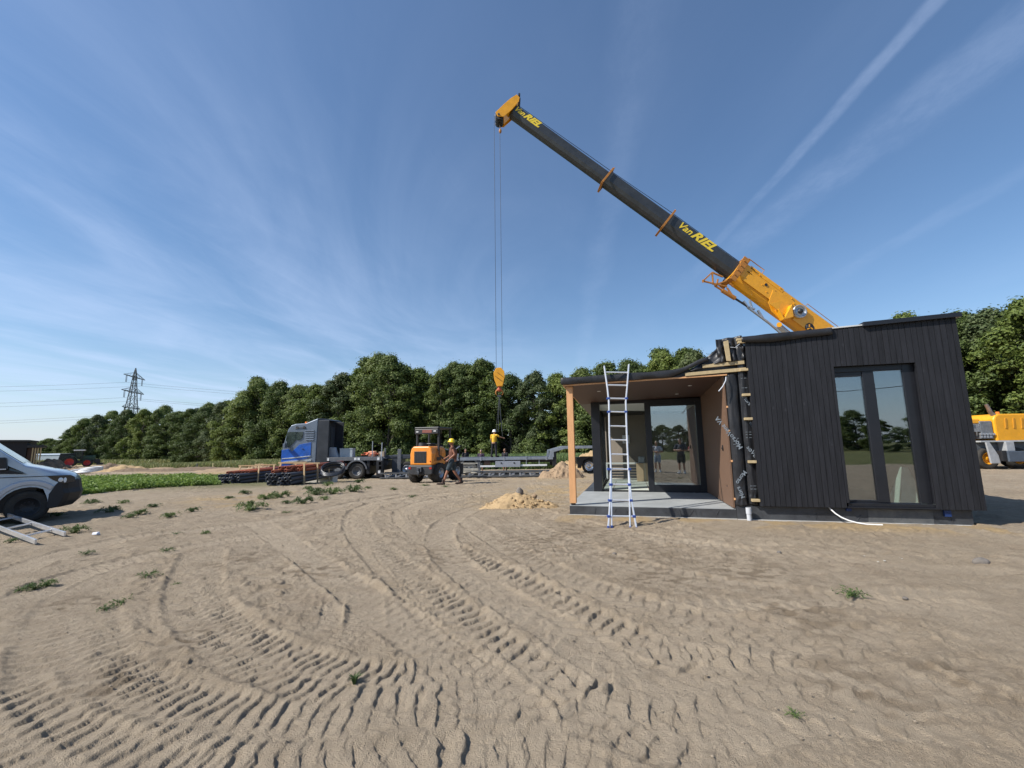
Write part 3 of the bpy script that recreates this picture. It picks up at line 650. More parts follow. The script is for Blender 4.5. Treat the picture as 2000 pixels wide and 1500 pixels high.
# roof edge: folded sheet on the left half, metal capping on the right
m = MB(); n = 50; vs = []; prf = [(.06, .10), (-.045, .085), (-.058, .03), (-.052, -.035)]
for i in range(n + 1):
    s = 3.66 + 1.62 * i / n; e = .05 * sstep(.0, 1, i / n)
    for j, (t, dz) in enumerate(prf):
        vs.append((s, TC + t + .012 * noise.noise((s * 4, j * .7, 3)), ztop(s) + dz + .012 * noise.noise((s * 3, j, 1)) - (.03 if j == 3 else 0) * math.sin(i / n * 5) - (e if j == 3 else 0)))
m.add(vs, [(i * 4 + j, (i + 1) * 4 + j, (i + 1) * 4 + j + 1, i * 4 + j + 1) for i in range(n) for j in range(3)], True)
o = m.build('edge_sheet', MEMB, H); sd = o.modifiers.new('thick', 'SOLIDIFY'); sd.thickness = .01
MB().hexa([(5.2, TC - .02, ztop(5.2) + .07), (5.84, TC - .02, ztop(5.84) + .07), (5.84, .2, ztop(5.84) + .07), (5.2, .2, ztop(5.2) + .07), (5.2, TC - .02, ztop(5.2) + .095), (5.84, TC - .02, ztop(5.84) + .095), (5.84, .2, ztop(5.84) + .095), (5.2, .2, ztop(5.2) + .095)]).build('edge_board', pm('pale_edge', (.55, .56, .55), .6), H)
def cap(s): return ztop(s) + .045
MB().hexa([(5.80, TC - .07, cap(5.8)), (7.35, TC - .07, cap(7.35)), (7.35, 7.25, cap(7.35)), (5.80, 7.25, cap(5.8)), (5.80, TC - .07, cap(5.8) + .085), (7.35, TC - .07, cap(7.35) + .085), (7.35, 7.25, cap(7.35) + .085), (5.80, 7.25, cap(5.8) + .085)]).build('edge_capping', FRAME, H, .006)
MB().bx(3.74, 7.15, TC + .1, 7.1, 3.44, 3.60).build('roof', MEMB, H)
# French window in the facade
m = MB(); y0, y1 = TC + .10, TC + .19
m.bx(W0 - .02, W0 + .035, y0, y1, WZ0 - .03, WZ1).bx(W1 - .16, W1 + .02, y0, y1, WZ0 - .03, WZ1).bx(W0 + .036, W1 - .161, y0, y1, WZ1 - .11, WZ1).bx(W0 + .036, W1 - .161, y0, y1, WZ0 - .12, WZ0 - .02)
m.bx(5.745, 5.93, y0 - .01, y1, WZ0 - .019, WZ1 - .111).bx(W0 + .036, 5.744, y0 + .01, y1, WZ0 - .019, WZ0 + .02).bx(W0 + .036, 5.744, y0 + .01, y1, WZ1 - .20, WZ1 - .111)
fw = m.build('french_window', FRAME, H, .006)
MB().bx(W0 + .037, 5.743, y0 + .03, y0 + .042, WZ0 + .021, WZ1 - .201).build('window_pane', GL1, fw)
MB().bx(5.931, W1 - .162, y0 + .03, y0 + .042, WZ0 - .018, WZ1 - .112).build('window_pane', GL1, fw)
MB().bx(W0 - .06, W0 - .022, TC + .024, y0 + .05, WZ0 - .03, WZ1).bx(W1 + .022, W1 + .06, TC + .024, y0 + .05, WZ0 - .03, WZ1).bx(W0 - .06, W1 + .06, TC + .024, y0 + .05, WZ1 + .001, WZ1 + .03).build('window_reveal', FRAME, H)
MB().bx(W0 - .05, W1 + .05, TC - .02, y0 - .001, .286, .31).bx(W0 - .02, W1 + .02, TC + .03, y0 - .001, .312, WZ0 - .03).build('window_sill', FRAME, H, .003)
MB().bx(3.8, 7.1, .1, 7.0, .275, .29).build('right_room_floor', FLOORW, H)
MB().bx(3.78, 3.84, .05, 7.0, .291, 3.4).bx(3.84, 7.08, 6.9, 7.0, .291, 3.4).bx(7.04, 7.09, .05, 6.9, .291, 3.4).build('right_room_wall', pm('dim_wall', (.34, .32, .28), .9, var=.05), H)
MB().hexa([(6.28, .35, .292), (6.72, .35, .292), (6.72, .8, .292), (6.28, .8, .292), (6.48, .5, 1.0), (6.55, .5, 1.0), (6.55, .6, 1.0), (6.48, .6, 1.0)]).build('leaning_board', pm('pale_green_board', (.62, .75, .66), .6), H)
def hl(s, t, z=0): return H.matrix_basis @ Vector((s, t, z)) if False else Matrix.Translation((HX, HY, 0)) @ (Matrix.Rotation(HYAW, 4, 'Z') @ Vector((s, t, z)))
# --- things at the house
b = thing('cardboard_box', 'brown cardboard box behind the door mullion in the porch room', 'box', hl(1.80, 6.6, .235), HYAW)
MB().bx(-.28, .3, -.2, .2, 0, .62).build('carton', CARD, b, .004); MB().bx(-.03, .03, -.202, .202, .03, .622).build('tape', pm('tape', (.5, .42, .3), .4), b); MB().bx(-.20, .02, -.15, .15, .622, .85).build('bag', pm('grey_bag', (.3, .33, .35), .6), b, .03)
b = thing('radiator', 'white slatted radiator standing inside the open porch room', 'radiator', hl(1.05, 7.2, .235), HYAW)
m = MB(); m.bx(-.62, .62, -.04, .04, .56, .62).bx(-.62, -.56, -.04, .04, 0, .56).bx(.56, .62, -.04, .04, 0, .56); m.build('frame', WHITE, b, .004)
m = MB()
for k in range(5): m.bx(-.56, .56, -.02, .02, .06 + k * .1, .12 + k * .1)
m.build('slats', DGREY, b)
b = thing('wall_box', 'small pale electric box on the beige room wall behind the ladder', 'electric box', hl(1.20, 7.795, 1.72), HYAW)
MB().bx(-.13, .13, -.05, 0, -.16, .16).build('housing', WHITE, b, .008); MB().bx(-.06, .06, -.056, -.049, -.1, .02).build('cover', pm('greyp', (.4, .4, .4), .5), b)
b = thing('drain_pipe', 'short pale grey pipe stub standing at the house plinth below the membrane', 'pipe', hl(3.52, TC - .02, 0), HYAW)
MB().cyl((0, 0, 0), (0, 0, .20), .042, n=20).build('pipe', pm('pipe_grey', (.55, .57, .6), .4), b); MB().cyl((0, 0, .14), (0, 0, .255), .05, n=20).build('sleeve', pm('pipe_grey', (.55, .57, .6), .4), b)
b = thing('conduit', 'thin white conduit curling out from under the black facade', 'conduit', hl(5.0, TC + .08, 0), HYAW)


pts = [(-.08, .0, .30), (-.06, -.04, .25), (-.01, -.09, .18), (.06, -.14, .12), (.15, -.19, .075), (.26, -.24, .045), (.38, -.27, .03), (.50, -.29, .028), (.62, -.30, .03)]
MB().tube(pts, .013, 8).build('tube', WHITE, b)
# --- telescopic ladder leaning on the porch roof
foot = (gnd(1190, 1029) + gnd(1240, 1031)) / 2; foot.z = 0
top = at(1205, 716, 0); ytop = 9.42; top = at(1205, 716, ytop)
Ldir = Vector((0, top.y - foot.y, top.z)); Ldir.normalize()
PN = Vector((1, 0, 0)).cross(Ldir)
def lp(px, py): return onplane(px, py, (foot.x, foot.y, .0), PN) - foot
b = thing('ladder', 'tall aluminium telescopic ladder with blue joints leaning on the porch roof', 'ladder', foot)
W3 = pm('ladder_alu', (.80, .81, .83), .32, .55, var=.06)
BLU = pm('blue_plastic', (.03, .07, .28), .45)
def rail(pts, w=.026, d=.055):
    m = MB(); P = [lp(*p) for p in pts]
    for a, c in zip(P[:-1], P[1:]): m.beam(a, c + (c - a).normalized() * .012, w, d, PN)
    return m
rail([(1188, 1028), (1191.5, 977), (1193, 915), (1190, 850), (1189, 785), (1186, 757), (1180, 716)]).build('rail', W3, b, .004)
rail([(1242.5, 1030), (1233, 977), (1227, 915), (1224, 850), (1222, 785), (1224.5, 757), (1228, 713)]).build('rail', W3, b, .004)
rail([(1194.5, 1027), (1194, 960), (1193.5, 925)], .022, .045).build('inner_rail', W3, b, .004)
rail([(1230.5, 1029), (1229, 960), (1227.5, 925)], .022, .045).build('inner_rail', W3, b, .004)
rg = [(727, 1184, 1226), (752, 1186, 1225), (778, 1188, 1223), (804, 1189, 1222), (832, 1190, 1223), (859, 1191, 1224), (887, 1192, 1225), (916, 1189, 1229), (946, 1193, 1229), (977, 1191, 1232), (1008, 1189, 1238)]
for y, a, c in rg: MB().cyl(lp(a, y), lp(c, y + .7), .017, n=10).build('rung', W3, b)
for y, a, c in (rg[2], rg[3], rg[7], rg[8], rg[9], rg[10]):
    m = MB()
    for q in (a, c): p = lp(q, y + .3); m.bx(p.x - .03, p.x + .03, p.y - .04, p.y + .04, p.z - .022, p.z + .022)
    m.build('joint', BLU, b, .006)
m = MB()
for q in ((1188, 1028), (1242.5, 1030), (1194.5, 1027), (1230.5, 1029)): p = lp(*q); m.bx(p.x - .02, p.x + .02, p.y - .035, p.y + .035, p.z - .03, p.z + .01)
m.build('foot', BLU, b, .004)
# ------------------------------------------------------------------ mobile crane
tipP, pivP = at(996, 216, 28.0), at(1850, 834.8, 29.0)
ax = (tipP - pivP).normalized(); BL = (tipP - pivP).length
side = ax.cross(Vector((0, 0, 1))).normalized()      # points to the camera side or away
if side.y > 0: side = -side
upb = side.cross(ax).normalized()
if upb.z < 0: upb = -upb
base = Vector((29.5, 29.3, gz(0, 29)))
CR = thing('mobile_crane', 'yellow mobile crane with long black telescopic boom behind the black house', 'crane', base)
def bp_(l, s, u): return pivP + ax * l + side * s + upb * u - base
def on_boom(px, py):
    p = onplane(px, py, pivP, side); return (p - pivP).dot(ax)
l1, l2, l3 = on_boom(1183, 352), on_boom(1299, 437), on_boom(1429, 531)
BOOMK = pm('boom_black', (.035, .038, .042), .42, var=.25, vscale=1.6, stretch=(1, 1, 1), spec=.6)
def boomsec(l0, l1_, h, w, name, mat, par=CR):
    hh = h / 2; ww = w / 2
    pr = [(-ww * .75, hh), (ww * .75, hh), (ww, hh * .8), (ww, hh * .28), (ww * .97, -hh * .35), (ww * .72, -hh * .78), (ww * .3, -hh), (-ww * .3, -hh), (-ww * .72, -hh * .78), (-ww * .97, -hh * .35), (-ww, hh * .28), (-ww, hh * .8)]
    m = MB().prism(pr, lambda a, b_, d: bp_(d, a, b_), l0, l1_)
    return m.build(name, mat, par, .02)
boomsec(l1 - .6, BL - .3, .90, .76, 'boom_section', BOOMK)
boomsec(l2 - .6, l1, 1.06, .90, 'boom_section', BOOMK)
boomsec(l3 - .6, l2, 1.22, 1.04, 'boom_section', BOOMK)
boomsec(0, l3, 1.56, 1.28, 'boom_base', YEL)
for l, h, w in ((l1, 1.26, 1.04), (l2, 1.42, 1.18)):
    m = MB()
    for s in (-1, 1): m.prism([(-h / 2 - .07, .0), (h / 2 + .05, .0), (h / 2 + .05, .14), (-h / 2 - .07, .14)], lambda a, b_, d: bp_(l - .07 + b_, d, a), s * w / 2, s * (w / 2 + .05))
    m.prism([(-w / 2 - .05, 0), (w / 2 + .05, 0), (w / 2 + .05, .14), (-w / 2 - .05, .14)], lambda a, b_, d: bp_(l - .07 + b_, a, d), h / 2, h / 2 + .07)
    m.prism([(-w / 2 - .05, 0), (w / 2 + .05, 0), (w / 2 + .05, .14), (-w / 2 - .05, .14)], lambda a, b_, d: bp_(l - .07 + b_, a, d), -h / 2 - .1, -h / 2 + .02)
    for s in (-1, 1): m.cyl(bp_(l, s * w * .4, h / 2 + .05), bp_(l, s * w * .4, h / 2 + .22), .04, n=8)
    m.build('boom_collar', RUST, CR, .01)
m = MB()                                          # front end of the yellow base
h, w = 1.74, 1.40
for s in (-1, 1): m.prism([(-h / 2 - .1, 0), (h / 2 + .06, 0), (h / 2 + .06, .5), (-h / 2 - .1, .38)], lambda a, b_, d: bp_(l3 - .42 + b_, d, a), s * w / 2, s * (w / 2 + .07))
m.prism([(-w / 2, 0), (w / 2, 0), (w / 2, .32), (-w / 2, .32)], lambda a, b_, d: bp_(l3 - .3 + b_, a, d), h / 2 - .02, h / 2 + .07)
m.prism([(-w / 2, 0), (w / 2, 0), (w / 2, .32), (-w / 2, .32)], lambda a, b_, d: bp_(l3 - .3 + b_, a, d), -h / 2 - .1, -h / 2)
for a in (-.6, -.2, .2, .6): m.cyl(bp_(l3 - .1, w / 2 + .05, a), bp_(l3 - .1, w / 2 + .16, a), .05, n=8)
m.build('boom_base_head', RUST, CR, .01)
m = MB()                                          # welded plates, brackets and ribs on the base
sd = 1.28 / 2
m.prism([(l3 - 0.66, .72), (l3 - .9, .45), (l3 - 3.36, .45), (l3 - 3.36, .72)], lambda a, b_, d: bp_(a, d, b_), sd, sd + .02)
m.prism([(l3 - .9, .12), (l3 - 0.90, .32), (l3 - 2.94, .32), (l3 - 2.94, -.5), (l3 - 0.72, -.5)], lambda a, b_, d: bp_(a, d, b_), sd, sd + .025)
m.prism([(l3 - 2.76, .2), (l3 - 3.00, -.75), (l3 - 3.54, -1.12), (l3 - 4.32, -1.25), (l3 - 4.32, .2)], lambda a, b_, d: bp_(a, d, b_), sd + .01, sd + .05)
m.prism([(l3 - 3.54, -.3), (l3 - 3.00, -.95), (l3 - 3.78, -1.0)], lambda a, b_, d: bp_(a, d, b_), sd + .3, sd + .34)
m.hexa([bp_(l3 - 3.66, sd, -.95), bp_(l3 - 4.32, sd, -1.3), bp_(l3 - 4.32, sd + .42, -1.3), bp_(l3 - 3.66, sd + .42, -.95), bp_(l3 - 3.69, sd, -.90), bp_(l3 - 4.35, sd, -1.25), bp_(l3 - 4.35, sd + .42, -1.25), bp_(l3 - 3.69, sd + .42, -.90)])
m.prism([(l3 - 4.20, -.1), (l3 - 4.74, -.75), (l3 - 4.32, -1.3)], lambda a, b_, d: bp_(a, d, b_), sd + .02, sd + .40)
m.prism([(l3 - 4.92, .35), (l3 - 4.92, -.7), (BL * .0 + .3, -.7), (.3, .35)], lambda a, b_, d: bp_(a, d, b_), sd, sd + .03)
for l, u in ((2.0, .05), (2.1, .25), (2.5, -.2), (1.2, .55), (1.5, .5), (3.1, .62), (4.1, .5), (4.4, .3)): m.cyl(bp_(l3 - l, sd, u), bp_(l3 - l, sd + .06, u), .045, n=8)
m.build('boom_bracket', YEL, CR, .012)
m = MB().cyl(bp_(l3 - 2.2, sd + .02, .2), bp_(l3 - 2.2, sd + .07, .2), .10, n=14)
for l, u, a in ((.75, .58, .3), (1.0, .52, .24), (.7, .22, .36)): m.bx(0, 0, 0, 0, 0, 0) if False else m.beam(bp_(l3 - l, sd + .03, u), bp_(l3 - l - a, sd + .03, u - .02), .02, .07, side)
m.build('access_holes', BLK, CR)
# lattice bracket and cylinder under the boom
q = [on_boom(1393, 548), -1]
m = MB()
def T2(px, py, s=0.0): return onplane(px, py, pivP + side * s, side) - base
for s in (.35, -.35):
    for a, b_ in (((1373, 549), (1391, 532)), ((1373, 549), (1420, 560)), ((1391, 532), (1412, 541)), ((1395, 557), (1420, 548)), ((1400, 558), (1402, 545)), ((1391, 532), (1393, 556)), ((1420, 562), (1434, 583)), ((1425, 553), (1432, 560))):
        m.beam(T2(*a, s), T2(*b_, s), .09, .10, side)
m.beam(T2(1373, 549, .4), T2(1373, 549, -.4), .12, .2); m.beam(T2(1391, 534, .4), T2(1391, 534, -.4), .2, .12)
m.build('jib_bracket', RUST, CR, .008)
m = MB().cyl(T2(1410, 567, .3), T2(1436, 583, .3), .14, n=12).cyl(T2(1396, 558, .3), T2(1412, 568, .3), .07, n=10)
m.build('tilt_cylinder', RUST, CR)
MB().cyl(T2(1434, 582, .3), T2(1462, 600, .3), .07, n=10).build('tilt_rod', BLK, CR)
m = MB()
for s in (.3, -.3):
    for a, b_ in (((1452, 588), (1464, 604)), ((1460, 600), (1503, 632)), ((1464, 586), (1468, 600)), ((1474, 604), (1462, 600)), ((1480, 606), (1490, 622)), ((1503, 632), (1524, 650))):
        m.beam(T2(*a, s), T2(*b_, s), .10, .14, side)
m.build('boom_ladder_frame', GALV, CR, .006)
m = MB().cyl(T2(1519, 636, 0), T2(1800, 862, 0), .20, n=16); m.build('lift_cylinder', GALV, CR)
MB().cyl(T2(1522, 634, -.6), T2(1522, 634, .6), .16, n=14).build('lift_pin', YEL, CR)
c = T2(1560.5, 609, sd + .05)
m = MB().lathe([(.001, .12), (.16, .12), (.18, .05), (.36, .05), (.38, .16), (.44, .16), (.45, 0)], c, side, 28); m.build('cable_reel', GALV, CR, fixn=False)
MB().lathe([(.001, .26), (.14, .24), (.17, .1)], c, side, 18).build('reel_hub', BLK, CR, fixn=False)
c2 = T2(1581, 640, sd + .03); MB().lathe([(.001, .03), (.30, .03), (.3, 0)], c2, side, 24).build('boom_badge', BLK, CR, fixn=False)
m = MB()                                          # small emblem strokes on the badge
for a in (.4, 2.5, 4.6): m.beam(c2 + side * .035 + (ax * math.cos(a) + upb * math.sin(a)) * .05, c2 + side * .035 + (ax * math.cos(a + .5) + upb * math.sin(a + .5)) * .22, .07, .02, side)
m.build('badge_emblem', YEL, CR)
m = MB()                                          # handrail and hoses on top of the base
P0 = bp_(l3 + .05, .4, .9)
m.tube([bp_(l3 - .3, .5, .85), bp_(l3 - .3, .5, 1.15), bp_(l3 - 1.6, .5, 1.12), bp_(l3 - 1.6, .5, .8)], .03, 6).tube([bp_(l3 - 5.2, .45, .83), bp_(l3 - 5.2, .45, 1.0), bp_(l3 - 8.5, .45, .95)], .02, 6)
m.build('boom_handrail', RUST, CR)
m = MB().tube([bp_(l3 - .2, .1, .84), bp_(l2, .1, .86), bp_(l1, .1, .72), bp_(BL - .2, .1, .62)], .018, 6); m.build('top_rope', BLK, CR)
# lettering
LY = pm('boom_letters', (.85, .62, .05), .5, var=.05)
def boom_text(px, py, hsmall, hbig, w):
    l = on_boom(px, py); e = -ax
    s_ = w / 2 + .004
    text_obj('Van', hsmall, LY, CR, bp_(l, s_, -.02), e, upb, shear=.35, bold=.012, extrude=.006)
    text_obj('RIEL', hbig, LY, CR, bp_(l - hsmall * 1.62, s_, -.03), e, upb, shear=.45, bold=.03, extrude=.006, sx=1.18)
boom_text(1004, 220, .54, .60, .76)
boom_text(1316, 449, .70, .82, 1.04)
# boom head
m = MB(); hw = .48
for s in (-1, 1):
    m.prism([(BL - .30, .62), (BL - .32, -.2), (BL - .22, -1.0), (BL + .15, -1.25), (BL + .45, -1.1), (BL + .38, -.2), (BL + .30, .45), (BL + .15, .95), (BL - .15, .9)], lambda a, b_, d: bp_(a, d, b_), s * hw, s * (hw + .05))
m.hexa([bp_(BL + .15, -hw, -.9), bp_(BL + .15, hw, -.9), bp_(BL - .15, hw, -.9), bp_(BL - .15, -hw, -.9), bp_(BL + .22, -hw, .55), bp_(BL + .22, hw, .55), bp_(BL - .3, hw, .55), bp_(BL - .3, -hw, .55)])
m.build('boom_head', YEL, CR, .015)
m = MB()
for u, l in ((-1.05, .15), (.72, .0)):
    for s in (-.36, -.18, 0, .18, .36): m.lathe([(.26, -.05), (.30, -.06), (.24, 0), (.30, .06), (.26, .05)], bp_(BL + l, s, u), side, 20)
m.build('sheave', DGREY, CR)
m = MB()
for a in (-1.3, .85): m.cyl(bp_(BL + (.15 if a < 0 else 0), -hw - .1, a + .2), bp_(BL + (.15 if a < 0 else 0), hw + .12, a + .2), .07, n=10)
m.cyl(bp_(BL + .05, .2, .9), bp_(BL + .05, .2, 1.15), .02, n=6).bx(0, 0, 0, 0, 0, 0) if False else None
m.build('boom_pin', DGREY, CR)
# hoist ropes and the hook block
HY_ = 28.0
hb = at(975, 738, HY_)
r0t, r1t = at(964, 225, HY_), at(977.5, 225, HY_); r0b, r1b = at(969.3, 725, HY_), at(981.2, 725, HY_)
for a, b_ in ((r0t, r0b), (r1t, r1b)):
    for d in (-.04, .05):
        MB().cyl(Vector((b_.x, HY_ + d, a.z)) - base, Vector((b_.x, HY_ + d * .6, b_.z)) - base, .013, n=6).build('hoist_rope', BLK, CR)
pw = at(977, 256, HY_) - base
MB().ball(pw, (.10, .10, .18)).cyl(pw, pw + Vector((0, 0, .35)), .02, n=6).build('limit_weight', RUST, CR)
B = thing('hook_block', 'yellow hook block hanging on the crane ropes above the flatbed', 'hook', hb)
m = MB(); sh = [(-.20, .62), (.12, .66), (.34, .40), (.36, .05), (.22, -.55), (-.14, -.58), (-.32, -.1), (-.36, .3)]
for s in (-1, 1): m.prism(sh, lambda a, b_, d: Vector((a, d, b_)), s * .13, s * .18)
m.bx(-.2, .2, -.13, .13, -.5, -.38).bx(-.12, .1, -.13, .13, .5, .6); m.build('cheek_plate', YEL, B, .02)
m = MB()
for s in (-.08, 0, .08): m.lathe([(.24, -.03), (.29, -.035), (.25, 0), (.29, .035), (.24, .03)], (0.02, s, .22), (0, 1, 0), 20)
m.build('block_sheave', DGREY, B)
m = MB()
for s in (-1, 1): m.beam((-.26, s * .185, .1), (.2, s * .185, -.25), .01, .09, (0, 1, 0)).beam((-.12, s * .185, .34), (.28, s * .185, .02), .01, .07, (0, 1, 0))
m.build('warning_stripe', BLK, B)
m = MB().cyl((0, 0, -.55), (0, 0, -.75), .09, n=12).ball((0, 0, -.78), (.17, .13, .13))
m.build('hook_swivel', pm('hook_red', (.45, .09, .04), .5), B)
for s in (-1, 1):
    P = [Vector((s * (.10 + .13 * math.sin(t)), 0, -.98 + .17 * math.cos(t))) for t in np.linspace(-.2, 2.6, 9)]
    MB().tube(P, [.05, .055, .055, .05, .05, .045, .04, .03, .02], 8).build('hook', RUST, B)
SLG = thing('lifting_slings', 'thin chain slings hanging from the hook down to the flatbed worker', 'slings', hb + Vector((0, 0, -1.15)))
for (px, py, Y) in ((968.5, 846, 28.2), (973, 844, 27.8), (981.5, 852, 28.1), (980, 842, 27.8)):
    e = at(px, py, Y) - (hb + Vector((0, 0, -1.15)))
    MB().tube([(0, 0, 0), e * .5 + Vector((0, 0, -.05)), e], .016, 5).build('sling', DGREY, SLG)
MB().bx(-.12, .12, -.04, .04, -.12, .02).build('master_link', DGREY, SLG, .02)
# carrier and superstructure (local to base; ground is z=0)
def cw(px, py, Y): return at(px, py, Y) - base
z_ = lambda px, py, Y: (at(px, py, Y) - base).z
Y0c = 28.2 - base.y
x = lambda px, Y=28.2: (at(px, 860, Y) - base).x
zt_, zb_ = z_(1975, 808, 28.2), z_(1975, 862, 28.2)
m = MB().prism([(x(1948), zb_), (x(1948), zt_ - .35), (x(1952), zt_ - .1), (x(1958), zt_), (x(2110), zt_ + .02), (x(2110), zb_)], lambda a, b_, d: Vector((a, d, b_)), Y0c, Y0c + 2.4)
m.build('engine_cover', YEL, CR, .09)
m = MB()
for k in range(4): m.prism([(x(1967 + k * 16), zt_ - .95), (x(1969 + k * 16), zt_ - .28), (x(1973 + k * 16), zt_ - .28), (x(1972 + k * 16), zt_ - .95)], lambda a, b_, d: Vector((a, d, b_)), Y0c - .03, Y0c + .02)
m.build('cover_vents', pm('vent_yellow', (.55, .24, .01), .5), CR, .02)
MB().cyl((x(1971), Y0c + .4, zt_), (x(1971), Y0c + .4, zt_ + .16), .11, .09, n=14).build('beacon', pm('beacon_orange', (.75, .2, .02), .3), CR)
m = MB().bx(x(1922), x(1947), Y0c + .1, Y0c + 1.6, z_(1930, 857, 28.2), z_(1930, 822, 28.2)); m.build('engine_block', pm('engine_grey', (.16, .17, .18), .6, var=.4, vscale=5), CR, .05)
MB().bx(x(1904), x(1925), Y0c + .15, Y0c + 1.4, z_(1915, 827, 28.2), z_(1915, 818, 28.2)).build('tank_cover', YEL, CR, .05)
m = MB()
for k in range(7): m.bx(x(1906), x(1923), Y0c + .12, Y0c + .14, z_(1915, 843 - k * 2.4, 28.2), z_(1915, 842 - k * 2.4, 28.2))
for k in range(8): m.bx(x(1906 + k * 2.3), x(1906.6 + k * 2.3), Y0c + .1, Y0c + .12, z_(1915, 843, 28.2), z_(1915, 828, 28.2))
m.build('grille', GALV, CR)
MB().tube([cw(1944, 822, 28.4), cw(1942, 812, 28.4), cw(1935, 806, 28.4), cw(1926, 790, 28.4)], [.16, .15, .12, .10], 12).build('exhaust_pipe', pm('hot_steel', (.32, .24, .20), .4, .7, var=.3), CR)
m = MB()
for k in range(9): px = 1917 + (k % 5) * 6.2; py = 846 + (k // 5) * 5; m.bx(x(px), x(px + 4), Y0c - .02, Y0c + .1, z_(px, py + 4, 28.2), z_(px, py, 28.2))
m.build('valve_block', GALV, CR, .01)
m = MB().bx(x(1912), x(2110), Y0c - .1, Y0c + 2.5, z_(1940, 863.5, 28.2) - .0, z_(1940, 860.5, 28.2)); m.build('deck_plate', pm('light_deck', (.42, .43, .44), .5), CR, .01)
m = MB().bx(x(1700), x(2150), Y0c + .3, Y0c + 2.1, z_(1960, 881, 28.2), z_(1960, 864, 28.2)); m.build('carrier_frame', pm('carrier_grey', (.10, .11, .12), .6, var=.3), CR, .03)
m = MB().bx(x(1957), x(1973), Y0c - .2, Y0c + .3, z_(1960, 881, 28.2), z_(1960, 863, 28.2)).prism([(x(1918), z_(0, 905, 28.2) if False else z_(1925, 905, 28.2)), (x(1936), z_(1930, 905, 28.2)), (x(1934), z_(1930, 889, 28.2)), (x(1921), z_(1925, 864, 28.2)), (x(1914), z_(1925, 864, 28.2))], lambda a, b_, d: Vector((a, d, b_)), Y0c - .35, Y0c - .25)
m.build('outrigger_leg', pm('outrigger_pale', (.36, .37, .38), .5, var=.15), CR, .02)
MB().bx(x(1945), x(2120), Y0c - .6, Y0c - .2, z_(1970, 901, 28.2), z_(1970, 881, 28.2)).build('outrigger_beam', pm('outrigger_blue_grey', (.07, .09, .12), .5, var=.2), CR, .02)
m = MB().bx(x(1936), x(1945), Y0c - .5, Y0c - .1, z_(1940, 900, 28.2), z_(1940, 880, 28.2)).tube([cw(1930, 880, 28.0), cw(1934, 875, 28.0), cw(1940, 880, 28.0), cw(1946, 877, 28.0)], .04, 6); m.build('hydraulics', BLK, CR, .01)
for px in (2040, 1990, 1930, 1850, 1790, 1730):
    wheel(CR, (x(px), Y0c + .35, .68), (0, -1, 0), .68, .5, YEL if px > 1900 else YEL, nlug=0)
    wheel(CR, (x(px), Y0c + 2.1, .68), (0, 1, 0), .68, .5, YEL)
MB().bx(x(1740), x(1900), Y0c + .1, Y0c + 2.6, 1.95, 3.4).build('superstructure', YEL, CR, .08)
MB().bx(x(1730), x(1905), Y0c + .0, Y0c + .02, 2.9, 3.1).build('side_stripe', BLK, CR)
# ------------------------------------------------------------------ tractor unit, left of the loader
G2 = gz(0, 28)
def mapx(mb, f): mb.T = f; return mb
BLUE = pm('truck_blue', (.012, .13, .62), .3, coat=.6, var=.5, vscale=2.2, col2=(.02, .07, .26))
CABG = pm('cab_grey', (.17, .20, .25), .3, .3, coat=.5, var=.15, vscale=1.5)
CABD = pm('cab_dark', (.035, .038, .045), .4, var=.3, vscale=2)
FEND = pm('fender_grey', (.13, .135, .145), .5, var=.2)
DGL = pm('dark_glass', (.012, .016, .018), .08, spec=.8, var=.3, vscale=2)
FIELDG = pm('shiny_glass', (.03, .045, .04), .06, spec=1, var=.6, vscale=6)
Yt = 27.0
X = lambda px, Y=Yt: at(px, 880, Y).x
Z = lambda py, px=600, Y=Yt: at(px, py, Y).z - G2
TR = thing('tractor_unit', 'blue and dark grey heavy truck tractor unit facing left before the wood', 'truck', (X(640), Yt + 1.25, G2))
ox, oy = X(640), 0
def lx(px): return X(px) - ox
yn, yf = -1.25, 1.25
P = [(lx(550), .55), (lx(551.5), 1.25), (lx(551), 1.9), (lx(556), 2.65), (lx(560), Z(838)), (lx(566), Z(830)), (lx(575), Z(827.5)), (lx(594), Z(826.5)), (lx(618), Z(817)), (lx(617), 1.0), (lx(608), .62)]
m = MB().prism([(a, b) for a, b in P], lambda a, b, d: Vector((a, d, b)), yn + .03, yf - .03)
m.build('cab', CABG, TR, .05)
m = MB().prism([(lx(549.5), .55), (lx(551), 1.3), (lx(551), 1.82), (lx(563), 1.9), (lx(570), 1.72), (lx(580), 2.02), (lx(584), 2.15), (lx(607), 2.28), (lx(607), 1.42), (lx(600), 1.30), (lx(572), 1.12), (lx(563), .62), (lx(562), .55)], lambda a, b, d: Vector((a, d, b)), yn + .005, yn + .035)
m.build('blue_panel', BLUE, TR, .01)
MB().bx(lx(549.2), lx(552.5), yn + .05, yf - .05, .5, 1.85).build('front_grille', BLUE, TR, .02)
m = MB().prism([(lx(556), 2.12), (lx(558.5), 2.86), (lx(561), 2.93), (lx(576), 2.93), (lx(576), 2.42), (lx(571), 2.22), (lx(563), 2.0)], lambda a, b, d: Vector((a, d, b)), yn - .004, yn + .02)
m.prism([(lx(577), 2.44), (lx(577), 2.93), (lx(590), 2.93), (lx(589), 2.55), (lx(584), 2.42)], lambda a, b, d: Vector((a, d, b)), yn - .004, yn + .02)
m.build('side_window', FIELDG, TR)
MB().hexa([(lx(551), yn + .12, 1.92), (lx(551) - .02, yf - .12, 1.92), (lx(553), yf - .12, 1.92), (lx(553), yn + .12, 1.92), (lx(555.4), yn + .12, 2.78), (lx(555.4) - .02, yf - .12, 2.78), (lx(558), yf - .12, 2.78), (lx(558), yn + .12, 2.78)]).build('windscreen', DGL, TR)
m = MB()
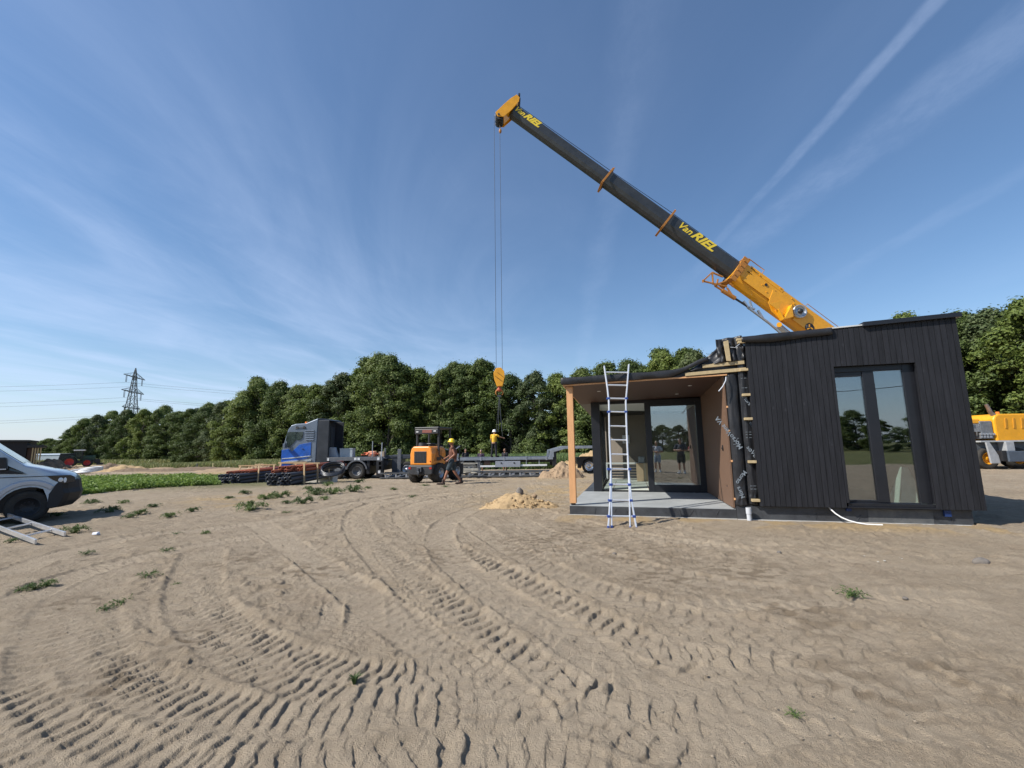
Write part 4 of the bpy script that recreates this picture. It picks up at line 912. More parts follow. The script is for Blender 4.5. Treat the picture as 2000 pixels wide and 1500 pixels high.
for k in range(5): m.bx(lx(596 - k * .6), lx(612), yn - .02, yn + .03, 2.38 + k * .14, 2.46 + k * .14)
m.build('side_louvres', CABG, TR, .02)
MB().prism([(lx(570), 1.18), (lx(552), 1.1), (lx(552), 1.04), (lx(572), 1.0), (lx(609), 1.14), (lx(609), 1.24)], lambda a, b, d: Vector((a, d, b)), yn - .03, yn + .03).prism([(lx(551.5), 1.32), (lx(551.5), 1.27), (lx(570), 1.30), (lx(607), 1.42), (lx(607), 1.47)], lambda a, b, d: Vector((a, d, b)), yn - .01, yn + .03).build('chrome_trim', pm('bright_trim', (.75, .75, .76), .25, .8), TR, .006)
m = MB()                                          # front wheel arch
for i in range(12):
    t0, t1 = math.pi * i / 12, math.pi * (i + 1) / 12; cx, cz = lx(590), .5
    q = [(cx + .70 * math.cos(t), cz + .70 * math.sin(t)) for t in (t0, t1)] + [(cx + .58 * math.cos(t), cz + .58 * math.sin(t)) for t in (t1, t0)]
    m.prism(q, lambda a, b, d: Vector((a, d, b)), yn - .04, yn + .3)
m.build('wheel_arch', FEND, TR)
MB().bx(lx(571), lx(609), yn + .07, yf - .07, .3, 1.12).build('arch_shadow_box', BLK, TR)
MB().bx(lx(616), lx(622), yn + .08, yf - .08, .9, Z(822)).bx(lx(618), lx(640), yn + .05, yn + .10, 1.0, 3.62).hexa([(lx(618), yn + .05, 3.62), (lx(640), yn + .35, 3.62), (lx(640), yf - .35, 3.62), (lx(618), yf - .05, 3.62), (lx(618), yn + .1, Z(817)), (lx(634), yn + .4, 3.72), (lx(634), yf - .4, 3.72), (lx(618), yf - .1, Z(817))]).bx(lx(618), lx(640), yf - .10, yf - .05, 1.0, 3.62).build('side_deflector', CABD, TR, .03)
m = MB()
for i in range(3): m.bx(lx(622.5), lx(623.5), -1.0 + i * .7, -.4 + i * .7, 1.4, 3.3)
m.build('cab_rear_panel', DGREY, TR, .03)
m = MB().cyl((lx(560), yn - .1, 2.35), (lx(560), yn - .1, 1.98), .02, n=6).bx(lx(557.5), lx(561.5), yn - .35, yn - .06, 1.95, 2.22).bx(lx(553), lx(557), yf + .02, yf + .3, 2.3, 2.9)
m.build('mirror', CABG, TR, .04)
m = MB().cyl((lx(584), -.4, Z(828)), (lx(584), -.4, Z(822)), .13, .10, n=12).cyl((lx(588), .5, Z(828)), (lx(588), .5, Z(822)), .13, .10, n=12); m.build('beacon', pm('beacon_orange', (.75, .2, .02), .3), TR)
m = MB()
for k in range(2): m.cyl((lx(578 + k * 14), yn + .12, Z(835)), (lx(578 + k * 14) - .02, yn + .0, Z(835)), .08, .09, n=10)
m.tube([(lx(574), yn + .02, Z(837)), (lx(583), yn, Z(835)), (lx(595), yn + .02, Z(836))], .025, 6)
m.build('roof_lamps', BLK, TR)
MB().bx(lx(589.5), lx(593), yn - .03, yn, 1.86, 1.90).build('door_handle', BLK, TR, .01)
# chassis
m = MB().bx(lx(612), lx(748), -.5, -.4, .78, 1.08).bx(lx(612), lx(748), .4, .5, .78, 1.08).bx(lx(622), lx(655), -1.0, 1.0, .45, 1.0)
for px in (630, 680, 720, 745): m.bx(lx(px), lx(px) + .12, -.4, .4, .8, 1.0)
m.build('chassis', DGREY, TR, .015)
m = MB().bx(lx(638), lx(748), -1.22, -1.12, 1.12, 1.34).bx(lx(638), lx(748), 1.12, 1.22, 1.12, 1.34).bx(lx(640), lx(748), -1.12, 1.12, 1.2, 1.26)
for px in (660, 700, 735): m.bx(lx(px), lx(px) + .08, -1.2, 1.2, 1.08, 1.2)
m.build('load_frame', FEND, TR, .015)
m = MB()
for px, w in ((692, .15), (698.5, .15), (737, .14), (640, .1)): m.bx(lx(px), lx(px) + w, -1.235, -1.222, 1.14, 1.30)
for px, z0_ in ((741, .85), (740, .35), (741.5, .6)): m.bx(lx(px), lx(px) + .14, -1.30, -1.29, z0_, z0_ + .18)
m.build('white_plate', WHITE, TR)
for cxp, r in ((589, .5), (657, .5), (697.5, .5)):
    wheel(TR, (lx(cxp), yn + .20, r), (0, -1, 0), r, .32, FEND, rr=.58, dish=-.06)
    wheel(TR, (lx(cxp), yf - .20, r), (0, 1, 0), r, .32, FEND, rr=.58)
m = MB()
for cxp in (657, 697.5):
    for i in range(10):
        t0, t1 = math.pi * (i + .5) / 11, math.pi * (i + 1.5) / 11; cx, cz = lx(cxp), .52
        q = [(cx + .66 * math.cos(t), cz + .66 * math.sin(t)) for t in (t0, t1)] + [(cx + .58 * math.cos(t), cz + .58 * math.sin(t)) for t in (t1, t0)]
        m.prism(q, lambda a, b, d: Vector((a, d, b)), yn - .02, yn + .42)
m.build('mudguard', FEND, TR)
m = MB().bx(lx(716), lx(722), yn + .1, yf - .1, .3, 1.1).bx(lx(736), lx(749), yn - .03, yn + .3, .12, 1.12).bx(lx(739), lx(747), yn - .05, yf, .5, 1.1); m.build('rear_cross_box', BLK, TR, .02)
MB().cyl((lx(727), yn + .04, 1.3), (lx(727), yn + .04, 2.30), .03, n=8).build('stake', GALV, TR); MB().cyl((lx(745.5), yn + .04, .3), (lx(745.5), yn + .04, 2.20), .035, n=8).build('stake', GALV, TR)
MB().prism([(lx(637), 1.34), (lx(637.5), 1.88), (lx(639), 1.95), (lx(649), 1.95), (lx(651.5), 1.7), (lx(657), 1.34)], lambda a, b, d: Vector((a, d, b)), -.9, -.6).build('rear_guard', pm('guard_grey', (.30, .34, .38), .5), TR, .03)
# load on the tractor
b = thing('grey_crate', 'plain grey crate on the rear deck of the blue truck', 'crate', (X(670), Yt + .9, G2 + 1.343))
MB().bx(-.40, .40, -.4, .1, 0, .50).build('crate_body', pm('crate_grey', (.40, .44, .46), .6, var=.08), b, .01); MB().bx(-.42, .42, -.42, .12, .50, .54).build('lid', pm('crate_grey', (.40, .44, .46), .6), b, .01)
b = thing('strap_bundle', 'heap of orange red lashing straps on the truck deck', 'straps', (X(710), Yt + .9, G2 + 1.343))
m = MB()
for k in range(9): a = random.uniform(-.4, .3); m.tube([(a, random.uniform(-.3, .3), .05 + .2 * random.random()), (a + .25, random.uniform(-.3, .3), .1 + .15 * random.random()), (a + .5, random.uniform(-.3, .3), .05 + .2 * random.random())], .045, 6)
m.build('straps', pm('strap_orange', (.72, .20, .10), .7, var=.4, vscale=8), b); MB().bx(.05, .48, -.25, .25, .0, .34).build('orange_bag', pm('salmon_bag', (.78, .36, .22), .7), b, .06)
b = thing('small_carton', 'small tan carton beside the rear stake of the truck', 'box', (X(738), Yt + .9, G2 + 1.343)); MB().bx(-.16, .16, -.2, .2, 0, .3).build('carton', CARD, b, .01); MB().bx(-.03, .03, -.201, .201, .001, .304).build('tape', WHITE, b)
# ------------------------------------------------------------------ dolly trailer part behind the loader
Yd = 28.0
D = thing('drawbar_trailer', 'dark low trailer section between blue truck and orange loader', 'trailer', (at(780, 880, Yd).x, Yd + 1.0, G2))
dx_ = lambda px: at(px, 880, Yd).x - D.location.x
dz_ = lambda py: at(780, py, Yd).z - G2
MB().bx(dx_(752), dx_(860), -1.0, -.85, dz_(896), dz_(889)).bx(dx_(752), dx_(860), .85, 1.0, dz_(896), dz_(889)).bx(dx_(766), dx_(778), -1.0, 1.0, .12, dz_(893)).build('frame', DGREY, D, .02)
MB().bx(dx_(751), dx_(754), -1.05, -.95, dz_(893), dz_(875)).bx(dx_(777), dx_(784), -1.05, -.95, .2, dz_(877)).build('headboard', FEND, D, .02)
wheel(D, (dx_(795), -.85, .5), (0, -1, 0), .5, .3, GALV); wheel(D, (dx_(850), -.85, .5), (0, -1, 0), .5, .3, GALV)
# ------------------------------------------------------------------ flatbed trailer
Yb = 28.5; GB = gz(0, Yb)
FB = thing('flatbed_trailer', 'long low flatbed trailer with grey side rail standing behind the sand heap', 'trailer', (at(1000, 900, Yb).x, Yb + 1.25, GB))
fx = lambda px: at(px, 890, Yb).x - FB.location.x
fz = lambda py, px=1000: at(px, py, Yb).z - GB
RAIL = pm('rail_grey', (.34, .37, .41), .4, .5, var=.2, vscale=3)
m = MB().bx(fx(885), fx(1080), -1.25, -1.17, fz(898.5), fz(893)).bx(fx(885), fx(1080), 1.17, 1.25, fz(898.5), fz(893)); m.build('side_rail', RAIL, FB, .015)
m = MB()
for px in (938, 983, 1027, 1066): m.bx(fx(px), fx(px) + .09, -1.275, -1.18, fz(899.5), fz(892))
m.build('stake_pocket', GALV, FB, .01)
MB().bx(fx(885), fx(1080), -1.16, 1.16, fz(896), fz(893.2)).bx(fx(885), fx(1080), -.5, .5, fz(904), fz(896.3)).build('deck', DGREY, FB, .01)
m = MB().prism([(fx(1073), fz(894)), (fx(1075), fz(880)), (fx(1103), fz(872.5)), (fx(1190), fz(870.5, 1150)), (fx(1190), fz(875.5, 1150)), (fx(1104), fz(878)), (fx(1082), fz(884)), (fx(1082), fz(894))], lambda a, b, d: Vector((a, d, b)), -1.25, -1.15)
m.prism([(fx(1073), fz(894)), (fx(1075), fz(880)), (fx(1103), fz(872.5)), (fx(1190), fz(870.5, 1150)), (fx(1190), fz(875.5, 1150)), (fx(1104), fz(878)), (fx(1082), fz(884)), (fx(1082), fz(894))], lambda a, b, d: Vector((a, d, b)), 1.15, 1.25)
m.bx(fx(1100), fx(1190), -1.14, 1.14, fz(876), fz(873)); m.build('gooseneck', RAIL, FB, .01)
MB().bx(fx(1079), fx(1087), -1.2, -.9, fz(912), fz(882)).bx(fx(1079), fx(1087), .9, 1.2, fz(912), fz(882)).build('landing_leg', BLK, FB, .02)
for px, r in ((873, .5), (916.5, .5)):
    wheel(FB, (fx(px), -1.02, .5), (0, -1, 0), .50, .3, FEND); wheel(FB, (fx(px), 1.02, .5), (0, 1, 0), .50, .3, FEND)
m = MB()
for px in (873, 916.5):
    for i in range(10):
        t0, t1 = math.pi * i / 10, math.pi * (i + 1) / 10; cx, cz = fx(px), .54
        q = [(cx + .62 * math.cos(t), cz + .60 * math.sin(t)) for t in (t0, t1)] + [(cx + .55 * math.cos(t), cz + .53 * math.sin(t)) for t in (t1, t0)]
        m.prism(q, lambda a, b, d: Vector((a, d, b)), -1.22, -.8)
m.bx(fx(932), fx(938), -1.2, -.9, .35, fz(900)).build('mudguard', FEND, FB)
MB().bx(fx(967.5), fx(1016), -1.3, -.8, fz(912), fz(900.5)).build('side_locker', pm('locker_grey', (.36, .38, .42), .45, .2, var=.08), FB, .01)
MB().cyl((fx(979), -1.32, fz(904)), (fx(979), -1.29, fz(904)), .05, n=10).cyl((fx(1004), -1.32, fz(904)), (fx(1004), -1.29, fz(904)), .05, n=10).build('locker_latch', BLK, FB)
MB().bx(fx(938), fx(967), -1.24, -1.18, fz(911.8), fz(908.4)).bx(fx(1016.5), fx(1068), -1.24, -1.18, fz(911), fz(907.5)).build('side_guard', WHITE, FB, .01)
MB().cyl((fx(945), -.9, fz(903)), (fx(957), -.9, fz(903)), .22, n=14).build('air_tank', pm('tank_brown', (.12, .07, .05), .5), FB)
m = MB()
for px in (1027, 1052): m.bx(fx(px), fx(px) + .05, -1.2, -1.15, fz(908), fz(899))
m.build('guard_bracket', GALV, FB)
# tractor for the flatbed: its wheel shows between larch post and house
b = thing('dark_truck', 'dark truck chassis with chrome wheel seen between larch post and porch', 'truck', (at(1150, 900, 30).x, 31.2, gz(0, 30)))
tx = lambda px: at(px, 890, 30).x - b.location.x
wheel(b, (tx(1150), -1.1, .46), (0, -1, 0), .46, .3, pm('chrome', (.8, .8, .82), .2, .9), rr=.66); wheel(b, (tx(1185), -1.1, .46), (0, -1, 0), .46, .3, GALV)
MB().prism([(tx(1128), .35), (tx(1129), .95), (tx(1134), 1.12), (tx(1200), 1.12), (tx(1200), .75), (tx(1163), .95), (tx(1150), 1.04), (tx(1139), .85), (tx(1134), .35)], lambda a, q, d: Vector((a, d, q)), -1.28, -.9).build('fender', BLK, b, .02)
MB().bx(tx(1128), tx(1200), -.9, .9, .6, 1.05).build('chassis', DGREY, b, .02)
# ------------------------------------------------------------------ steel frame lying in front
Yf = 26.6; GF = gz(0, Yf)
SF = thing('steel_lattice_frame', 'long low steel frame lying on the sand in front of the flatbed', 'steel frame', (at(960, 925, Yf).x, Yf + .5, GF))
sx_ = lambda px: at(px, 925, Yf).x - SF.location.x
sz_ = lambda py: at(960, py, Yf).z - GF
m = MB()
for y in (-.5, .5):
    m.bx(sx_(742), sx_(1082), y - .05, y + .05, sz_(923.5), sz_(920.8)).bx(sx_(742), sx_(1082), y - .05, y + .05, sz_(932), sz_(929.5))
m.build('chord', pm('frame_steel', (.10, .105, .11), .5, .3, var=.3), SF, .01)
m = MB()
for i in range(17):
    a = sx_(752 + i * 20.2)
    for y in (-.5, .5): m.bx(a, a + .08, y - .04, y + .04, sz_(930), sz_(923)); m.beam((a + .08, y, sz_(929)), (a + .34, y, sz_(926)), .03, .05)
    m.bx(a, a + .06, -.5, .5, sz_(929), sz_(927.5))
m.build('strut', GALV, SF)
MB().bx(sx_(742), sx_(1078), -.42, .42, .0, .05).build('base_plate', BLK, SF)
# pile of beams and battens just right of the worker
b = thing('steel_offcuts', 'tangle of thin pale bars and laths stacked right of the worker', 'bar stack', (at(915, 920, 26.2).x, 26.2, gz(0, 26.2)))
m = MB(); bl = lambda px, py, dy=0: Vector((at(px, py, 26.2).x - b.location.x, dy, at(px, py, 26.2).z - b.location.z))
for i in range(9):
    y = 905 + i * 2.2; m.beam(bl(894 + random.uniform(-3, 3), y + random.uniform(-1, 1), random.uniform(-.3, .3)), bl(930 + random.uniform(-6, 6), y + random.uniform(-1.5, 3), random.uniform(-.3, .3)), .05, .05)
m.build('bar', pm('weathered_lath', (.42, .40, .34), .7, var=.3), b, .005)
# ------------------------------------------------------------------ compact wheel loader, seen from behind
LP = gnd(824, 944); LP = Vector((at(822, 900, 19.3).x, 19.3, gz(0, 19.6)))
LD = thing('wheel_loader', 'compact orange wheel loader seen from behind carrying a light frame', 'loader', LP, rad(-20))
DK = pm('loader_black', (.028, .028, .03), .5, var=.3)
m = MB().prism([(-.55, .78), (-.56, 1.28), (-.50, 1.50), (-.40, 1.60), (.40, 1.60), (.50, 1.50), (.56, 1.28), (.55, .78)], lambda a, q, d: Vector((a, d, q)), 0, 1.25)
m.build('engine_hood', ORG, LD, .06)
MB().prism([(-.60, .40), (-.60, .78), (.60, .78), (.60, .40), (.42, .36), (-.42, .36)], lambda a, q, d: Vector((a, d, q)), -.06, 1.2).build('counterweight', DK, LD, .04)
m = MB().bx(-.34, .28, -.012, .02, .88, 1.38); m.build('rear_grille', BLK, LD, .01)
m = MB()
for k in range(8): m.bx(-.31 + k * .077, -.29 + k * .077, -.022, -.010, .9, 1.36)
m.build('grille_bars', DK, LD)
MB().prism([(.18, .95), (.35, 1.35), (.6, 1.42), (.85, 1.42), (.85, .95)], lambda a, q, d: Vector((d, a, q)), .55, .575).build('side_vent_panel', pm('orange_dark', (.45, .15, .02), .5), LD, .02)
MB().bx(.578, .59, .35, .72, .98, 1.12).build('side_vent', BLK, LD)
MB().cyl((.47, -.012, .95), (.47, .0, .95), .03, n=10).bx(-.58, -.46, -.075, -.06, .62, .7).bx(.46, .58, -.075, -.06, .62, .7).build('rear_lamp', pm('lamp_red', (.35, .03, .02), .3), LD)
m = MB().bx(-.12, .12, -.16, -.06, .5, .70).bx(-.05, .05, -.22, -.06, .42, .52).cyl((0, -.18, .38), (0, -.18, .66), .035, n=8); m.build('tow_coupling', DGREY, LD, .01)
m = MB().bx(-.28, .22, .35, .8, 1.60, 1.66).bx(-.24, .2, .5, .95, 1.66, 1.74); m.build('seat', BLK, LD, .04)
MB().cyl((-.1, .3, 1.58), (-.1, .3, 1.76), .2, .17, n=18).build('air_filter_cap', DK, LD)
m = MB()
for sx in (-.55, .55): m.bx(sx - .04, sx + .04, .52, .62, 1.2, 2.40).bx(sx - .04, sx + .04, 1.55, 1.65, .9, 2.40).beam((sx, .57, 1.2), (sx, 1.6, .8), .08, .08)
m.build('roll_bar', DK, LD, .015)
MB().bx(-.62, .62, .42, 1.75, 2.38, 2.46).bx(-.60, .60, .41, .50, 2.14, 2.375).build('canopy', DK, LD, .03)
MB().bx(-.20, .28, .40, .409, 2.20, 2.33).build('canopy_plate', pm('plate_maroon', (.22, .07, .05), .6), LD)
MB().bx(-.52, -.40, .395, .408, 2.23, 2.27).bx(.38, .50, .395, .408, 2.25, 2.29).build('work_lamp', WHITE, LD)
MB().bx(-.56, .56, 1.2, 2.3, .55, 1.0).bx(-.25, .25, 1.0, 2.6, .4, .75).build('front_frame', DK, LD, .04)
m = MB().bx(-.12, .12, 1.4, 1.7, 1.5, 1.58).cyl((0, 1.75, 1.0), (0, 1.62, 1.62), .03, n=8); m.lathe([(.18, -.015), (.20, 0), (.18, .015)], (0, 1.6, 1.65), (0, .4, 1), 20); m.build('steering_wheel', BLK, LD)
for sx in (-1, 1):
    wheel(LD, (sx * .56, .55, .43), (sx, 0, 0), .43, .36, GALV, rr=.5, nlug=16); wheel(LD, (sx * .56, 2.15, .43), (sx, 0, 0), .43, .36, GALV, rr=.5, nlug=16)
m = MB()
for sx in (-.3, .3): m.beam((sx, 1.5, 1.35), (sx, 2.9, .75), .09, .16).beam((sx, 2.9, .75), (sx, 3.1, .35), .09, .14)
m.bx(-.5, .5, 3.05, 3.15, .2, .75); m.build('lift_arm', DK, LD, .02)
m = MB()
for sx in (-.4, .3): m.bx(sx, sx + .1, 3.1, 4.2, .2, .24)
m.build('fork', DK, LD)
# light frame carried on the forks
b = thing('tubular_frame', 'black and white tubular frame carried on the loader forks', 'frame', (at(868, 900, 20.8).x, 20.8, 0))
tl = lambda px, py, dy=0.0: Vector((at(px, py, 20.8).x - b.location.x, dy, at(px, py, 20.8).z))
m = MB()
for p, q in (((855, 871), (898, 871)), ((898, 871), (897, 903)), ((845, 883), (890, 882)), ((855, 871), (856, 900)), ((880, 882), (880, 905)), ((848, 890), (897, 895))): m.beam(tl(*p), tl(*q), .05, .05, (0, 1, 0))
for p in ((898, 871), (855, 871), (897, 903)): m.beam(tl(*p), tl(*p, .9), .05, .05)
m.beam(tl(898, 871, .9), tl(855, 871, .9), .05, .05, (0, 1, 0)).build('black_tube', BLK, b)
MB().beam(tl(842, 882), tl(853, 872), .06, .09, (0, 1, 0)).build('yellow_tube', pm('tube_yellow', (.72, .6, .25), .5), b)
MB().beam(tl(856, 872), tl(880, 880), .05, .06, (0, 1, 0)).beam(tl(890, 877), tl(898, 871), .05, .06, (0, 1, 0)).beam(tl(861, 886), tl(862, 899), .06, .08, (0, 1, 0)).beam(tl(895, 886), tl(893, 898), .06, .08, (0, 1, 0)).build('white_tube', WHITE, b)
# ------------------------------------------------------------------ panel van at the left edge
VX, VY = -9.37, 9.45
VR = rad(44); wc = gnd(48, 1023); _o = Matrix.Rotation(VR, 4, 'Z') @ Vector((-.80, -.97, 0))
V = thing('panel_van', 'silver blue panel van with black bumper cut off by the left edge', 'van', (wc.x - _o.x, wc.y - _o.y, 0), VR)
VP = pm('van_paint', (.46, .51, .58), .32, .45, coat=.8, var=.05, vscale=1)
top = [(-.02, .74), (-.05, .90), (-.13, 1.0), (-.30, 1.08), (-.48, 1.12), (-.70, 1.18), (-.90, 1.23), (-1.22, 1.50), (-1.60, 1.84), (-2.0, 2.15), (-2.5, 2.38), (-3.2, 2.46), (-5.9, 2.46), (-5.98, 2.3), (-6.0, .5), (-5.9, .35)]
def arch(cx, r, a0=0, a1=180, cz=.36): return [(cx + r * math.cos(rad(t)), cz + r * math.sin(rad(t))) for t in np.linspace(a0, a1, 13)]
bot = [(-4.2, .30)] if False else []
rearA = [(x_, z_q) for x_, z_q in reversed(arch(-4.75, .44))]; frA = [(x_, z_q) for x_, z_q in reversed(arch(-.80, .44))]
low = [(a, b_) for a, b_ in rearA] + [(-4.2, .30), (-1.4, .30)] + [(a, b_) for a, b_ in frA] + [(-.34, .30), (-.20, .32), (-.06, .42), (.0, .6)]
poly = top + low
def van_layers():
    m = MB(); n = len(poly); lay = [(-1.0, .035), (-.985, .012), (-.95, 0), (-.6, -.0), (0, -.02), (.6, -.0), (.95, 0), (.985, .012), (1.0, .035)]
    vs = []
    for y, ins in lay:
        for a, z in poly:
            tw = .12 * max(0, (z - 1.0) / 1.4) ** 1.2 * (1 if y > 0 else -1) * (abs(y) / 1.0)
            nose = -.30 * (abs(y) / 1.0) ** 3 * max(0, 1 - abs(a) / .6)
            vs.append((a + nose - (ins if a > -.5 else 0) * .5, y - tw, z - (ins if z > .5 and a > -5.8 else 0) * .8))
    fs = [tuple(range(n))[::-1], tuple(range((len(lay) - 1) * n, len(lay) * n))]
    for k in range(len(lay) - 1): fs += [(k * n + i, k * n + (i + 1) % n, (k + 1) * n + (i + 1) % n, (k + 1) * n + i) for i in range(n)]
    return m.add(vs, fs)
o = van_layers().build('body', VP, V)
for p in o.data.polygons: p.use_smooth = True
e = o.modifiers.new('split', 'EDGE_SPLIT'); e.split_angle = rad(32)
def sidepoly(pts, y0, y1, name, mat, par=V, bev=.0, tilt=True):
    def f(a, z, d): tw = .12 * max(0, (z - 1.0) / 1.4) ** 1.2 if tilt else 0; return Vector((a, d + tw, z))
    return MB().prism(pts, f, y0, y1).build(name, mat, par, bev)
sidepoly([(-.90, 1.08), (-1.13, 1.22), (-1.36, 1.44), (-2.05, 2.02), (-2.95, 2.06), (-2.95, 1.22)], -1.006, -.96, 'side_window', DGL)
sidepoly([(-.86, 1.05), (-1.20, 1.07), (-3.0, 1.07), (-3.0, 1.15), (-1.20, 1.17)], -1.010, -.965, 'window_trim', BLK)
sidepoly([(-1.395, 1.15), (-1.405, 1.15), (-1.41, .86), (-1.44, .72), (-1.47, .62), (-1.455, .62), (-1.425, .72), (-1.395, .86)], -1.004, -.99, 'door_gap', BLK, tilt=False)
sidepoly([(-.38, .985), (-1.4, .985), (-3.2, .985), (-3.2, .998), (-1.4, .998), (-.38, .998)], -1.004, -.99, 'crease', BLK, tilt=False)
ar = [(a, z) for a, z in arch(-.80, .56, 48, 165)] + [(a, z) for a, z in reversed(arch(-.80, .45, 44, 165))]
sidepoly(ar, -1.035, -.98, 'wheel_arch', VP, bev=.02, tilt=False)
# black bumper wrapped round the nose
bp2 = [(-.44, .28), (-.42, .60), (-.24, .80), (-.10, .90), (-.03, .88), (.0, .70), (.03, .60), (.0, .42), (-.10, .30)]
m = MB(); n = len(bp2); vs = []; lay = [-1.012, -.9, -.5, 0, .5, .9, 1.012]
for y in lay:
    for a, z in bp2: vs.append((a - .30 * abs(y) ** 3 * max(0, 1 - abs(a) / .6) + .012, y, z))
fs = [tuple(range(n))[::-1], tuple(range((len(lay) - 1) * n, len(lay) * n))]
for k in range(len(lay) - 1): fs += [(k * n + i, k * n + (i + 1) % n, (k + 1) * n + (i + 1) % n, (k + 1) * n + i) for i in range(n)]
m.add(vs, fs).build('bumper', pm('bumper_black', (.02, .02, .022), .6, bump=.1), V, .02)
sidepoly([(-.57, 1.0), (-.20, 1.0), (-.12, .955), (-.10, .84), (-.30, .81), (-.46, .90)], -1.016, -.9, 'headlight', pm('lamp_dark', (.015, .018, .025), .15, spec=.8), bev=.006, tilt=False)
MB().ball((-.34, -1.012, .90), (.045, .015, .05)).ball((-.27, -1.012, .89), (.028, .012, .06)).build('headlight_lens', pm('lens', (.75, .78, .8), .1, spec=1), V)
m = MB().hexa([(-1.30, -1.22, 1.16), (-1.14, -1.22, 1.16), (-1.14, -1.03, 1.16), (-1.30, -1.0, 1.16), (-1.30, -1.22, 1.42), (-1.18, -1.22, 1.42), (-1.18, -1.03, 1.42), (-1.30, -1.03, 1.42)]); m.build('wing_mirror', BLK, V, .03)
MB().bx(-1.29, -1.16, -1.226, -1.2, 1.165, 1.185).build('mirror_indicator', WHITE, V)
MB().bx(-1.55, -.7, -.85, .85, .25, .9).bx(-5.2, -4.3, -.85, .85, .25, .9).build('underbody', BLK, V)
STL = pm('steel_rim', (.03, .03, .033), .5, .3)
for cx in (-.80, -4.75):
    wheel(V, (cx, -.86, .345), (0, -1, 0), .345, .235, STL, rr=.60, dish=-.02); wheel(V, (cx, .86, .345), (0, 1, 0), .345, .235, STL, rr=.60)
m = MB().hexa([(-.97, -.84, 1.275), (-.97, .84, 1.275), (-1.9, .80, 2.06), (-1.9, -.80, 2.06), (-.955, -.84, 1.29), (-.955, .84, 1.29), (-1.885, .80, 2.08), (-1.885, -.80, 2.08)]); m.build('windscreen', DGL, V)
# ------------------------------------------------------------------ aluminium ladder lying beside the van
a0, a1 = gnd(128, 1048), gnd(-190, 1010)
b = thing('ladder', 'grey aluminium ladder lying tilted on the sand by the van wheel', 'ladder', (a0.x, a0.y, 0.02))
def lq(px, py, z): return onz(px, py, z) - Vector((a0.x, a0.y, .02))
A_, B_ = lq(127, 1043, .07), lq(-160, 948, .58)
A2, B2 = A_ + Vector((-.30, -.32, .0)), B_ + Vector((-.30, -.32, .0))
A2, B2 = lq(70, 1058, .06) - Vector((0, 0, 0)), lq(-200, 995, .50)
ld = (B_ - A_); B2 = A2 + ld
MB().beam(A_, B_, .028, .075).build('rail', ALU, b, .004); MB().beam(A2, B2, .028, .075).build('rail', ALU, b, .004)
n = 11
for i in range(n):
    t = (i + .6) / n; p = A_ + ld * t; q = A2 + ld * t
    MB().beam(p, q, .03, .03).build('rung', ALU, b, .004)
# ------------------------------------------------------------------ farm tractor and black trailer far left
Yg = 70.0; FA = rad(40); b0 = at(155, 890, Yg); TG = gz(b0.x, Yg); b0.z = TG; FSC = .92
FT = thing('farm_tractor', 'dark green farm tractor with red wheels and white cab roof', 'tractor', b0, FA); FT.scale = (FSC,) * 3
TGN = pm('tractor_green', (.02, .06, .035), .4, var=.3)
TRD = pm('wheel_red', (.42, .03, .03), .5, var=.1)
def fl(px, py=0, dy=0): return Vector(((px - 155) / (F_PX / Yg * 1.28 * FSC), 0, 0))
wheel(FT, (fl(140).x, -.9, .86), (0, -1, 0), .86, .5, TRD, rr=.66, dish=-.05); wheel(FT, (fl(140).x, .9, .86), (0, 1, 0), .86, .5, TRD, rr=.66)
wheel(FT, (fl(171).x, -.85, .66), (0, -1, 0), .66, .42, TRD, rr=.66, dish=-.05); wheel(FT, (fl(171).x, .85, .66), (0, 1, 0), .66, .42, TRD, rr=.66)
MB().bx(fl(157).x, fl(185).x, -.42, .42, 1.0, 1.85).build('bonnet', TGN, FT, .1); MB().bx(fl(134).x, fl(182).x, -.35, .35, .6, 1.1).build('chassis', DGREY, FT, .03)
m = MB()
for i in range(9):
    t0, t1 = math.pi * (.1 + .85 * i / 9), math.pi * (.1 + .85 * (i + 1) / 9); cx, cz = fl(140).x, .9
    q = [(cx + 1.02 * math.cos(t), cz + 1.02 * math.sin(t)) for t in (t0, t1)] + [(cx + .94 * math.cos(t), cz + .94 * math.sin(t)) for t in (t1, t0)]
    m.prism(q, lambda a, q_, d: Vector((a, d, q_)), -1.15, -.55)
m.build('mudguard', TGN, FT)
MB().bx(fl(147).x, fl(161).x, -.75, .75, 1.3, 2.72).build('cab_glass', FIELDG, FT, .06); MB().bx(fl(145).x, fl(165).x, -.85, .85, 2.72, 2.9).build('cab_roof', WHITE, FT, .05)
m = MB()
for px in (147, 161):
    for y in (-.76, .76): m.bx(fl(px).x - .05, fl(px).x + .05, y - .05, y + .05, 1.2, 2.72)
m.build('cab_post', BLK, FT); MB().bx(fl(183).x, fl(194).x, -.6, .6, .5, 1.25).bx(fl(188).x, fl(200).x, -.9, .9, .25, .6).build('front_linkage', BLK, FT, .05)
q = at(131, 890, Yg + .5)
b = thing('black_trailer', 'black tipping trailer hitched behind the green farm tractor', 'trailer', (q.x, q.y, gz(q.x, q.y)), FA); b.scale = (FSC,) * 3
MB().prism([(-1.0, .75), (-.95, 1.2), (-.75, 2.30), (.95, 2.30), (.95, .75)], lambda a, q, d: Vector((a, d, q)), -1.1, 1.1).build('body', pm('trailer_black', (.015, .02, .02), .5), b, .04); wheel(b, (-.2, -.95, .55), (0, -1, 0), .55, .4, DGREY); wheel(b, (-.2, .95, .55), (0, 1, 0), .55, .4, DGREY)
MB().bx(.9, 1.6, -.1, .1, .6, .75).build('drawbar', BLK, b)
